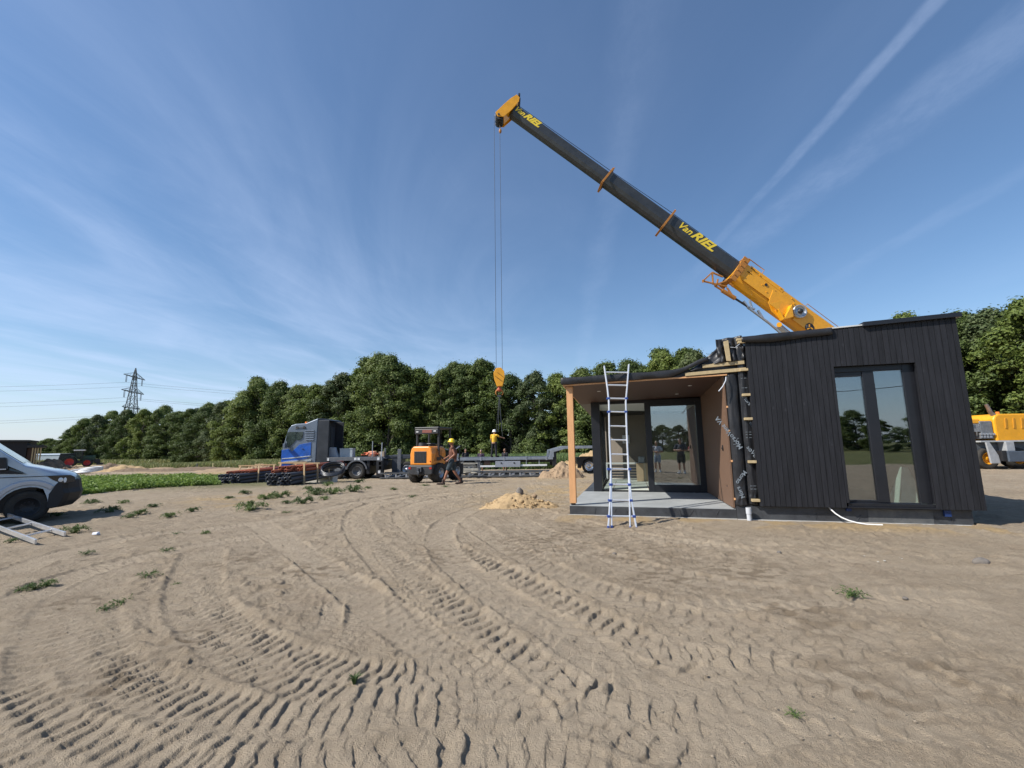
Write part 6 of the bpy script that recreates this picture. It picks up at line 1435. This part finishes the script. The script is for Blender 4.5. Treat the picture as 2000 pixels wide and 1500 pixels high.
SIL = [(118, 868), (135, 845), (160, 812), (200, 799), (240, 797), (270, 803), (318, 786), (345, 798), (385, 790), (420, 780), (455, 774), (480, 748), (510, 735), (545, 742), (572, 738), (600, 752), (640, 754), (672, 730), (700, 706), (737, 694), (780, 702), (800, 722), (825, 715), (850, 724), (885, 708), (910, 720), (935, 702), (955, 708), (975, 735), (1010, 733), (1060, 726), (1120, 722), (1160, 713), (1195, 714), (1225, 694), (1265, 682), (1320, 680), (1380, 674), (1450, 660), (1560, 650), (1700, 640), (1800, 610), (1880, 602), (1925, 596), (1960, 588), (2010, 590), (2100, 560), (2250, 540)]
SX, SY = zip(*SIL)
def Yt_(px): return float(np.interp(px, [118, 250, 450, 700, 1000, 1400, 1750, 2000, 2250], [112, 96, 74, 58, 52, 45, 40, 35, 31]))
LM = [(118, 'at the left tip of the wood beyond the farm tractor'), (160, 'just left of the pylon'), (215, 'below the pylon'), (262, 'just right of the pylon'), (310, 'over the raked earth strip'), (355, 'left of the pipe bundles'), (400, 'above the left end of the weed patch'), (440, 'above the left pipe bundle'), (480, 'under the first high crown left of the truck'), (520, 'just left of the truck cab'), (560, 'behind the truck cab'), (600, 'behind the rear of the truck cab'), (645, 'behind the grey crate'), (690, 'under the highest crown of the wood'), (735, 'at the peak above the truck rear stakes'), (775, 'left of the loader canopy'), (812, 'behind the loader canopy'), (850, 'behind the loader arms'), (885, 'behind the yellow hard hat worker'), (925, 'under the twin tops left of the hook'), (962, 'behind the hook block'), (1000, 'right of the hook block'), (1040, 'above the flatbed gooseneck'), (1085, 'above the sand heap'), (1130, 'left of the larch post'), (1180, 'behind the ladder top'), (1225, 'right of the ladder top over the porch roof'), (1280, 'over the middle of the porch roof'), (1340, 'left of the bunched membrane'), (1400, 'behind the bunched membrane'), (1500, 'hidden behind the black facade'), (1640, 'behind the flat roof'), (1760, 'left of the roof capping end'), (1830, 'showing just above the roof capping'), (1890, 'behind the right corner of the black house'), (1935, 'above the crane exhaust'), (1975, 'above the crane engine cover'), (2030, 'at the right edge of the photo'), (2150, 'beyond the right edge')]
random.seed(21)
px = 122.0; cnt = {}
def lab_for(px, row, k, hh):
    l = [t for a, t in LM if a <= px + 12][-1] if px > 106 else LM[0][1]
    tone = ['broad dark', 'rounded dark', 'broad leafy', 'slim dark', 'pale green', 'narrow pointed'][k]
    s_ = f"{tone} tree, {row} row, {l}"; cnt[s_] = cnt.get(s_, 0) + 1
    if cnt[s_] == 2: s_ = f"{'taller' if hh > 11 else 'lower'} {tone} tree, {row} row, {l}"
    elif cnt[s_] > 2: s_ = f"{row} row {tone} tree {l}, set slightly back"
    return s_
order = [0, 2, 1, 4, 3, 0, 1, 5, 2, 3, 0, 4, 1, 2]
i = 0
while px < 2250:
    Y = Yt_(px) * random.uniform(.97, 1.05); k = order[i % len(order)]
    if 1870 < px < 1930: k = 4
    t_ = at(px, float(np.interp(px, SX, SY)), Y); h = t_.z - gz(0, Y)
    if 1000 < px < 1200 or px < 700: h *= random.uniform(.90, 1.03)
    else: h *= random.uniform(.94, 1.03)
    if not (1460 < px < 1720): tree(t_.x, Y, h, k, lab_for(px, 'front', k, h), 'front row of the wood', wide=random.uniform(.95, 1.2) * (1.15 if h < 10 else 1.0))
    px += 3.2 * random.uniform(.8, 1.2) * F_PX / Y * (1 if px < 1400 else 1.1); i += 1
px = 150.0
while px < 2200:
    Y = Yt_(px) * 1.12 + 3; k = order[(i * 5 + 3) % len(order)]
    t_ = at(px, float(np.interp(px, SX, SY)) + 3, Y); h = (t_.z - gz(0, Y)) * random.uniform(.90, 1.02)
    if not (1440 < px < 1740): tree(t_.x, Y, h, k, lab_for(px, 'second', k, h), 'second row of the wood', wide=1.15)
    px += 3.4 * F_PX / Y * random.uniform(.8, 1.2); i += 1
# pointed tops left of the hook
for px, py, k in ((885, 708, 5), (937, 702, 5), (505, 734, 3), (738, 693, 2)):
    Y = Yt_(px) + 2; t_ = at(px, py, Y); tree(t_.x, Y, t_.z - gz(0, Y), k, {885: 'narrow pointed tree top right of the loader canopy line', 937: 'narrow dark tree top standing proud just left of the hook', 505: 'tall dark tree forming the first peak left of the truck', 738: 'tallest broad tree of the wood above the truck stakes'}[px], 'proud tops of the wood')
# under-storey that closes the foot of the wood
def shrub_mesh(seed):
    c, lob = crown_mesh(seed, 3.2, 4.2, 16, 4200, base=.05, size=.13, mat=LEAF); return c
SHR = [shrub_mesh(31), shrub_mesh(32)]
px = 560.0; j = 0
while px < 1440:
    Y = Yt_(px) - 2.5; t_ = at(px, 880, Y)
    b = thing('bush', f"low bush, wood foot, {[t for a, t in LM if a <= px + 12][-1]}", 'bush', (t_.x, Y, gz(0, Y)), random.uniform(0, 6), 'bushes at the foot of the wood'); b.scale = (1, 1, random.uniform(.6, 1.2))
    o = bpy.data.objects.new('foliage', SHR[j % 2]); COL.objects.link(o); o.parent = b
    px += 5.2 * F_PX / Y; j += 1
# far hedge on the left horizon and hedges behind the camera
for n_, (px, h) in enumerate(((70, 7.5), (82, 9), (95, 10), (107, 9), (118, 8.5), (60, 8), (48, 7.5), (35, 8), (20, 7))):
    t_ = at(px, 880, 240); tree(t_.x, 240, h, n_ % 4, f'small distant tree on the horizon {["behind the greenhouse", "above the greenhouse roof", "midway between battens and wood", "near the wood", "touching the wood tip", "by the pale battens", "behind the module porch", "behind the module wall", "behind the van windscreen"][n_]}', 'distant trees left of the wood', wide=2.2)
for n_ in range(56):
    a = rad(100 + n_ * 3.0); R_ = 78 + 12 * math.sin(n_ * 1.7); h = 6.2 + 1.6 * math.sin(n_ * 2.3) + (3.5 if 15 < n_ < 20 else 0)
    tree(R_ * math.sin(a), R_ * math.cos(a), h, n_ % 5, 'broad leafy tree beyond the field, seen only mirrored in the window panes', 'trees mirrored in the glass', wide=1.8)
# ---- grass bands and weed patch
def scatter_quads(name, xy, zf, h, wdt, mat, seed, label, cat, blades=True, lean=.35):
    rng = np.random.default_rng(seed); n = len(xy); z = zf; a = rng.uniform(0, 2 * math.pi, n); hh = h * rng.uniform(.5, 1.3, n); w_ = wdt * rng.uniform(.6, 1.3, n)
    c, s_ = np.cos(a), np.sin(a); b = np.c_[xy, z]; d = np.c_[c, s_, np.zeros(n)] * w_[:, None]; l = np.c_[rng.normal(size=n) * lean * hh, rng.normal(size=n) * lean * hh, hh]
    V = np.stack([b - d, b + d, b + l + d * .25, b + l - d * .25], 1).reshape(-1, 3)
    me = mesh_np(name, V, np.arange(len(V)).reshape(-1, 4), mat); o = bpy.data.objects.new(name, me); COL.objects.link(o)
    return tag(o, label, cat, kind='stuff')
rng = np.random.default_rng(5)
def gzv(p): return -.37 - .40 * sstep(-32, -48, p[:, 0]) * sstep(38, 50, p[:, 1])
def band(n, pxa, pxb, Ya, Yb):
    q = rng.uniform(0, 1, (n, 2)); Y = Ya + (Yb - Ya) * q[:, 0]; pxx = pxa + (pxb - pxa) * q[:, 1]; return np.c_[(pxx - 1000) / F_PX * Y * .99, Y]
xy = band(60000, 250, 900, 46, 66); keep = vn(xy[:, 0] / 3, xy[:, 1] / 3, 91) > .25
scatter_quads('tall_grass', xy[keep], gzv(xy[keep]), .55, .05, GRASS, 6, 'tall pale green grass strip along the foot of the wood', 'grass')
xy = band(26000, -150, 330, 80, 112); scatter_quads('field_grass', xy, gzv(xy), .7, .10, GRASS, 16, 'long grass in front of the left end of the wood', 'grass')
xy = band(26000, 890, 1240, 36, 46); scatter_quads('reeds', xy, gzv(xy), .95, .045, leaf_mat('reed_leaves', (.10, .16, .05), (.24, .30, .12), .05), 7, 'tall light green reeds behind the flatbed trailer', 'reeds')
# leafy weed patch
q = rng.uniform(0, 1, (90000, 2)); Y = 13.5 + 18 * q[:, 0]; pxx = 120 + 340 * q[:, 1]
xx = (pxx - 1000) / F_PX * Y
edge = vn(xx / 1.2, Y / 1.2, 92) * 2.0; nearY = np.interp(pxx, [120, 200, 300, 430, 460], [14.8, 15.4, 17.2, 18.8, 23]); keep = (Y > nearY + edge - .5) & (Y < 30 + edge) & (vn(xx / .5, Y / .5, 93) > .22 + .3 * sstep(400, 460, pxx))
C = np.c_[xx, Y, -.35 * sstep(18, 26, Y) + .02 + .26 * rng.uniform(0, 1, len(Y)) * (.5 + vn(xx / .6, Y / .6, 94))][keep]
NN = rng.normal(size=(len(C), 3)) * .6 + (0, 0, 1.0); NN /= np.linalg.norm(NN, axis=1)[:, None]
V = leafquads(C, NN, .055, rng, .7); o = bpy.data.objects.new('weed_patch', mesh_np('weed_patch', V, np.arange(len(V)).reshape(-1, 4), leaf_mat('patch_leaves', (.10, .18, .03), (.24, .34, .08), .1, .35))); COL.objects.link(o)
tag(o, 'bright green patch of leafy weeds between the van and the pipes', 'weeds', kind='stuff')
# ---- single weeds
def weed_mesh(seed, n, R_, h, size, blades=False):
    rng = np.random.default_rng(seed)
    if blades:
        a = rng.uniform(0, 2 * math.pi, n); V = []
        for k in range(n):
            L_ = h * rng.uniform(.5, 1.1); d = np.array([math.cos(a[k]), math.sin(a[k]), 0]); p = d * rng.uniform(0, R_ * .3); w_ = np.array([-d[1], d[0], 0]) * .005; ln = rng.uniform(.2, .9)
            pts = [p, p + d * L_ * .25 * ln + (0, 0, L_ * .5), p + d * L_ * .8 * ln + (0, 0, L_ * .85 * (1 - .3 * ln))]
            V += [pts[0] - w_, pts[0] + w_, pts[1] + w_, pts[1] - w_, pts[1] - w_, pts[1] + w_, pts[2] + w_ * .15, pts[2] - w_ * .15]
        V = np.array(V)
    else:
        C = []; ST = []; st = rng.integers(8, 13)
        for k in range(st):
            a = rng.uniform(0, 2 * math.pi); L_ = R_ * rng.uniform(.5, 1); m_ = n // st; t = rng.uniform(0, 1, m_)[:, None]
            C.append(np.c_[math.cos(a) * t * L_, math.sin(a) * t * L_, .01 + h * np.sin(t * 2.6) * rng.uniform(.5, 1)] + rng.normal(size=(m_, 3)) * size * .9); ST.append([(math.cos(a) * t_ * L_, math.sin(a) * t_ * L_, .01 + h * math.sin(t_ * 2.6) * .75) for t_ in (0, .2, .45, .7, 1)])
        C = np.concatenate(C); C[:, 2] = np.maximum(C[:, 2], .01); NN = rng.normal(size=(len(C), 3)) * .6 + (0, 0, .8); NN /= np.linalg.norm(NN, axis=1)[:, None]; V = leafquads(C, NN, size, rng, .45); Q = []
        for P_ in ST:
            for a_, b_ in zip(P_[:-1], P_[1:]):
                for o_ in ((.004, 0, 0), (0, .004, 0)): o_ = np.array(o_); Q += [np.array(a_) - o_, np.array(a_) + o_, np.array(b_) + o_, np.array(b_) - o_]
        V = np.concatenate([V, np.array(Q)])
    return mesh_np('weed', V, np.arange(len(V)).reshape(-1, 4), WEED)
WD1, WD2, WD3, TUFT = weed_mesh(1, 420, .26, .13, .020), weed_mesh(2, 800, .42, .22, .028), weed_mesh(3, 170, .20, .07, .015), weed_mesh(4, 70, .05, .115, 0, True)
def weed(px, py, me, s_, lab, grp=None, nm='weed'):
    p = gnd(px, py); o = bpy.data.objects.new(nm, me); COL.objects.link(o); o.location = (p.x, p.y, p.z - .005); o.rotation_euler = (0, 0, random.uniform(0, 6)); o.scale = (s_ * (.7 if py > 1040 else .9),) * 2 + (s_ * (.7 if py > 1040 else .8),)
    return tag(o, lab, 'weed' if nm == 'weed' else 'grass tuft', grp)
weed(692, 1335, TUFT, 1.0, 'small tuft of grass alone in the foreground tracks', nm='grass_tuft')
WL = [(490, 998, WD2, 1.15, 'large bushy weed clump nearest the camera before the front pipe bundle'), (520, 977, WD2, .9, 'spreading weed clump left of centre between tracks and pipes'), (546, 974, WD2, 1.1, 'bright green flat weed clump behind the large bushy one'), (592, 985, WD2, 1.0, 'weed clump right of the large bushy one'), (560, 984, WD1, .8, 'small weed between two larger clumps before the pipes'),
 (618, 968, WD2, 1.2, 'weed clump below the black hose coil'), (650, 966, WD2, 1.1, 'weed clump where the left track bends'), (690, 962, WD2, 1.2, 'weed clump right of the pipe ends by the track'), (635, 978, WD1, 1.1, 'low weed under the clump by the hose coil'), (480, 966, WD1, 1.3, 'low weed in front of the left pipe bundle'), (450, 976, WD1, 1.0, 'thin weed left before the left pipe bundle'),
 (600, 957, WD1, 1.2, 'weed at the foot of the front pipe bundle'), (640, 950, WD1, 1.5, 'weed at the foot of the far pipe ends'), (700, 944, WD1, 1.6, 'weed beside the truck rear wheel'), (770, 958, WD1, .9, 'faint weed on the sand left of the loader'), (870, 952, WD3, 1.2, 'tiny weed behind the walking worker'), (830, 950, WD3, 1.4, 'tiny weed under the loader rear'),
 (375, 1000, WD1, 1.0, 'thin dark weed left of the orange soil spot'), (330, 1012, WD1, 1.1, 'low weed row between van and tracks'), (300, 992, WD1, 1.0, 'low weed row behind the thin one right of the van'), (270, 1006, WD1, 1.1, 'low weed to the right of the van shadow'), (215, 1002, WD2, .8, 'dark leafy weed in the tip of the van shadow'), (178, 985, WD2, .7, 'yellow green weed just right of the van nose'),
 (240, 985, WD1, 1.0, 'sparse weed right of the van before the patch'), (250, 1013, WD1, .9, 'small weed below the van shadow tip'), (112, 1009, WD1, .9, 'weed under the van nose'), (145, 1042, WD2, .85, 'bushy weed at the end of the lying ladder'), (20, 1060, WD1, .7, 'weed showing under the lying ladder'), (400, 1045, WD1, .7, 'small weed on bare sand left of the main tracks'), (345, 1045, WD3, .9, 'tiny weed left of the short tread print'),
 (68, 1152, WD1, .75, 'dark weed with an upright stem at far left'), (92, 1146, WD1, .7, 'low dark weed right beside the upright one at far left'), (40, 1155, WD3, .8, 'tiny weed at the far left edge'), (168, 1083, WD3, 1.0, 'tiny weed below the paper scrap'), (290, 1128, WD3, 1.2, 'pale small weed between two tread prints'), (240, 1180, WD3, 1.0, 'small weed left of centre of the left tracks'), (205, 1192, WD3, .8, 'tiny weed beside the small one in the left tracks'), (345, 1142, WD3, .5, 'tiny yellow weed on the short tread print'), (325, 1078, WD3, 1.0, 'tiny dark weed above the short tread print'),
 (1665, 1165, WD3, 1.25, 'single thin weed alone in front of the black facade'), (1552, 1398, WD3, .5, 'tiny sprig lying in the right foreground'), (720, 955, WD1, .9, 'faint weed strip near the truck wheel'), (805, 972, WD3, 1.2, 'tiny weed at the start of the right track'), (560, 1003, WD3, .9, 'tiny weed right of the large bushy clump')]
for px, py, me, s_, lab in WL: weed(px, py, me, s_, lab, 'single weeds on the sand')
# ---- heaps of sand and soil
def heap(name, px, py, rx, ry, h, mat, lab, seed, cat='sand heap', rough=.18, lumps=0, Y=None, n=70):
    p = gnd(px, py) if Y is None else Vector((at(px, py, Y).x, Y, gz(at(px, py, Y).x, Y))); g_ = np.linspace(-1.25, 1.25, n); A, B = np.meshgrid(g_, g_); A, B = A.ravel(), B.ravel()
    r = np.hypot(A, B) * (1 + .35 * (vn(A * 2 + 5, B * 2 + 5, seed) - .5))
    z = h * np.clip(1 - r, 0, 1) ** .9 * (1 + .5 * (vn(A * 2.5 + 9, B * 2.5 + 3, seed + 1) - .5)); ins = sstep(1.15, .8, r) if False else 1 - sstep(.75, 1.15, r)
    z += ins * h * rough * ((vn(A * 9 + 20, B * 9 + 20, seed + 2) - .5) + .8 * (vn(A * 22 + 40, B * 22 + 40, seed + 3) - .5)) - .06 * (1 - ins)
    V = np.c_[A * rx, B * ry, z]; i_ = np.arange(n - 1)[:, None]; j_ = np.arange(n - 1)[None]; F = np.stack([i_ * n + j_, i_ * n + j_ + 1, (i_ + 1) * n + j_ + 1, (i_ + 1) * n + j_], -1).reshape(-1, 4)
    b = thing(name, lab, cat, p); o = bpy.data.objects.new('mound', mesh_np('mound', V, F, mat, True)); COL.objects.link(o); o.parent = b
    if lumps:
        m = MB(); rr = random.Random(seed)
        for _ in range(lumps):
            a, q = rr.uniform(0, 6.28), rr.uniform(.1, 1.0) ** .7; x_, y_ = a, q; x_, y_ = math.cos(a) * q, math.sin(a) * q; s_ = rr.uniform(.012, .035) * (1 if rr.random() < .9 else 1.8)
            zz_ = max(0, h * max(0, 1 - q) ** .9) + s_ * .3
            m.ball((x_ * rx, y_ * ry, zz_), (s_, s_ * rr.uniform(.6, 1.2), s_ * rr.uniform(.5, .9)), 6, 4)
        o = m.build('clods', mat, b, fixn=False); tag(o, kind='stuff')
    return b
SAND = pm('yellow_sand', (.45, .315, .165), .95, var=.2, vscale=9, bump=.8, bscale=25, col2=(.34, .235, .125)); SOIL = pm('dark_soil', (.13, .09, .06), .95, var=.3, vscale=6, bump=.8, bscale=18, col2=(.22, .155, .10)); TANS = pm('tan_soil', (.30, .21, .13), .95, var=.2, vscale=5, bump=.7, bscale=15)
hp_ = heap('sand_heap', 1012, 990, .95, .60, .33, SAND, 'small yellow sand heap with a stone on top beside the porch', 3, lumps=260)
def rock(px, py, dz, s_, lab, mat, seed, onheap=None):
    p = gnd(px, py); m = MB().ball((0, 0, 0), s_, 14, 9); m.v = [tuple(Vector(v) * (1 + .28 * noise.noise(Vector(v) / max(s_) * 1.3 + Vector((seed, 0, 0))))) for v in m.v]
    o = m.build('stone', mat, None); o.location = (p.x, p.y, p.z + dz) if onheap is None else onheap; return tag(o, lab, 'stone')
STONE = pm('grey_stone', (.17, .15, .13), .9, var=.3, vscale=14, bump=.6, bscale=30)
hl_ = hp_.location
rock(0, 0, 0, (.14, .11, .14), 'dark grey stone sitting on top of the small sand heap', STONE, 1, (hl_.x + .02, hl_.y, hl_.z + .37)) if False else None
def rock2(loc, s_, lab, seed, mat=STONE):
    m = MB().ball((0, 0, 0), s_, 14, 9); m.v = [tuple(Vector(v) * (1 + .28 * noise.noise(Vector(v) / max(s_) * 1.3 + Vector((seed, 0, 0))))) for v in m.v]
    o = m.build('stone', mat, None); o.location = loc; return tag(o, lab, 'stone')
rock2((hl_.x + .04, hl_.y, hl_.z + .34), (.10, .09, .13), 'dark grey stone sitting on top of the small sand heap', 1)
rock2((hl_.x + .42, hl_.y + .12, hl_.z + .24), (.07, .05, .06), 'small brown clod on the right shoulder of the sand heap', 4, TANS)
for px, py, s_, lab in ((1918, 1101, .055, 'small flat stone on the sand right of the house front'), (1522, 1080, .02, 'little pebble on the sand before the facade left part'), (1330, 1042, .02, 'dark pebble on the sand right of the ladder'), (1200, 1082, .018, 'little stone before the ladder feet'), (1415, 1050, .02, 'pale pebble near the grey pipe stub'), (1768, 1170, .016, 'dark pebble right of the single thin weed')):
    p = gnd(px, py); rock2((p.x, p.y, p.z + s_ * .35), (s_ * 1.7, s_ * 1.1, s_), lab, px)
heap('sand_heap', 1100, 925, 1.35, 1.2, .85, TANS, 'large tan sand heap behind the larch post in front of the gooseneck', 8, Y=26.3, rough=.22, lumps=260)
heap('sand_heap', 1165, 905, 3.4, 1.6, 1.35, SAND, 'yellow sand bank behind the flatbed gooseneck', 9, Y=34.5, rough=.3)
for px, Y, rx, ry, h, mt, lab in ((98, 54, 3.4, 2.2, 1.35, SOIL, 'dark brown soil heap left of the farm tractor'), (150, 47, 2.2, 1.5, .55, TANS, 'low tan soil heap in front of the farm tractor'), (213, 47, 3.2, 2, .75, SOIL, 'dark earth heap right of the white hose coil'), (246, 45, 3.0, 1.6, .55, SAND, 'yellow earth heap next to the dark one'), (272, 43, 2.4, 1.4, .35, SOIL, 'low brown earth heap at the end of the yellow one'), (316, 44, 4, 1.6, .25, TANS, 'long low tan ridge of the raked earth strip'), (375, 42, 4.6, 1.6, .35, SOIL, 'ridged brown earth bank near the pegs'), (470, 40, 4.6, 1.5, .30, TANS, 'low tan earth bank behind the left pipe bundle'), (508, 38, 1.4, .9, .75, TANS, 'small brushy soil mound left of the truck'), (125, 40, 2.2, 1.2, .4, SOIL, 'low soil heap just beyond the van nose')):
    heap('soil_heap', px, 915, rx, ry, h, mt, lab, int(px), 'soil heap', Y=Y, n=50, rough=.35)
# scattered clods and white crumbs
m = MB(); rr = random.Random(4)
for _ in range(2600):
    a, r = rr.uniform(-1.0, 1.0), rr.uniform(1.8, 16) ; x_, y_ = r * math.sin(a), r * math.cos(a); s_ = rr.uniform(.004, .011) * (1.5 if rr.random() < .05 else 1)
    s__, t__ = hloc(x_, y_)
    if -.2 < s__ < 7.5 and t__ > -.3: continue
    if vn(np.array([x_ / 1.1]), np.array([y_ / 1.1]), 99)[0] < .45: continue
    m.ball((x_, y_, gz(x_, y_) + float(ground_detail(np.array([x_]), np.array([y_]))[0]) if False else gz(x_, y_) + .004), (s_, s_ * rr.uniform(.6, 1), s_ * .6), 5, 3)
m.sm = [False] * len(m.f)
tag(m.build('clods', pm('clod_soil', (.30, .245, .18), .95, var=.3, vscale=3), fixn=False), 'scattered small clods on the trodden sand', 'clods', kind='stuff')
WCR = pm('plaster_white', (.55, .52, .46), .8)
for k, (px, py) in enumerate(((1688, 1088), (1694, 1086), (1703, 1087), (1712, 1086), (1722, 1088), (1735, 1087), (1745, 1089), (1757, 1091), (1762, 1093), (1728, 1097), (1715, 1099))):
    p = gnd(px, py); s_ = random.uniform(.006, .012); rock_ = MB().ball((0, 0, 0), (s_ * 1.6, s_, s_ * .6), 8, 5).build('plaster_crumb', WCR); rock_.location = (p.x, p.y, .012); tag(rock_, 'white plaster crumb in the little scatter on the sand before the facade', 'crumb', 'white plaster crumbs')
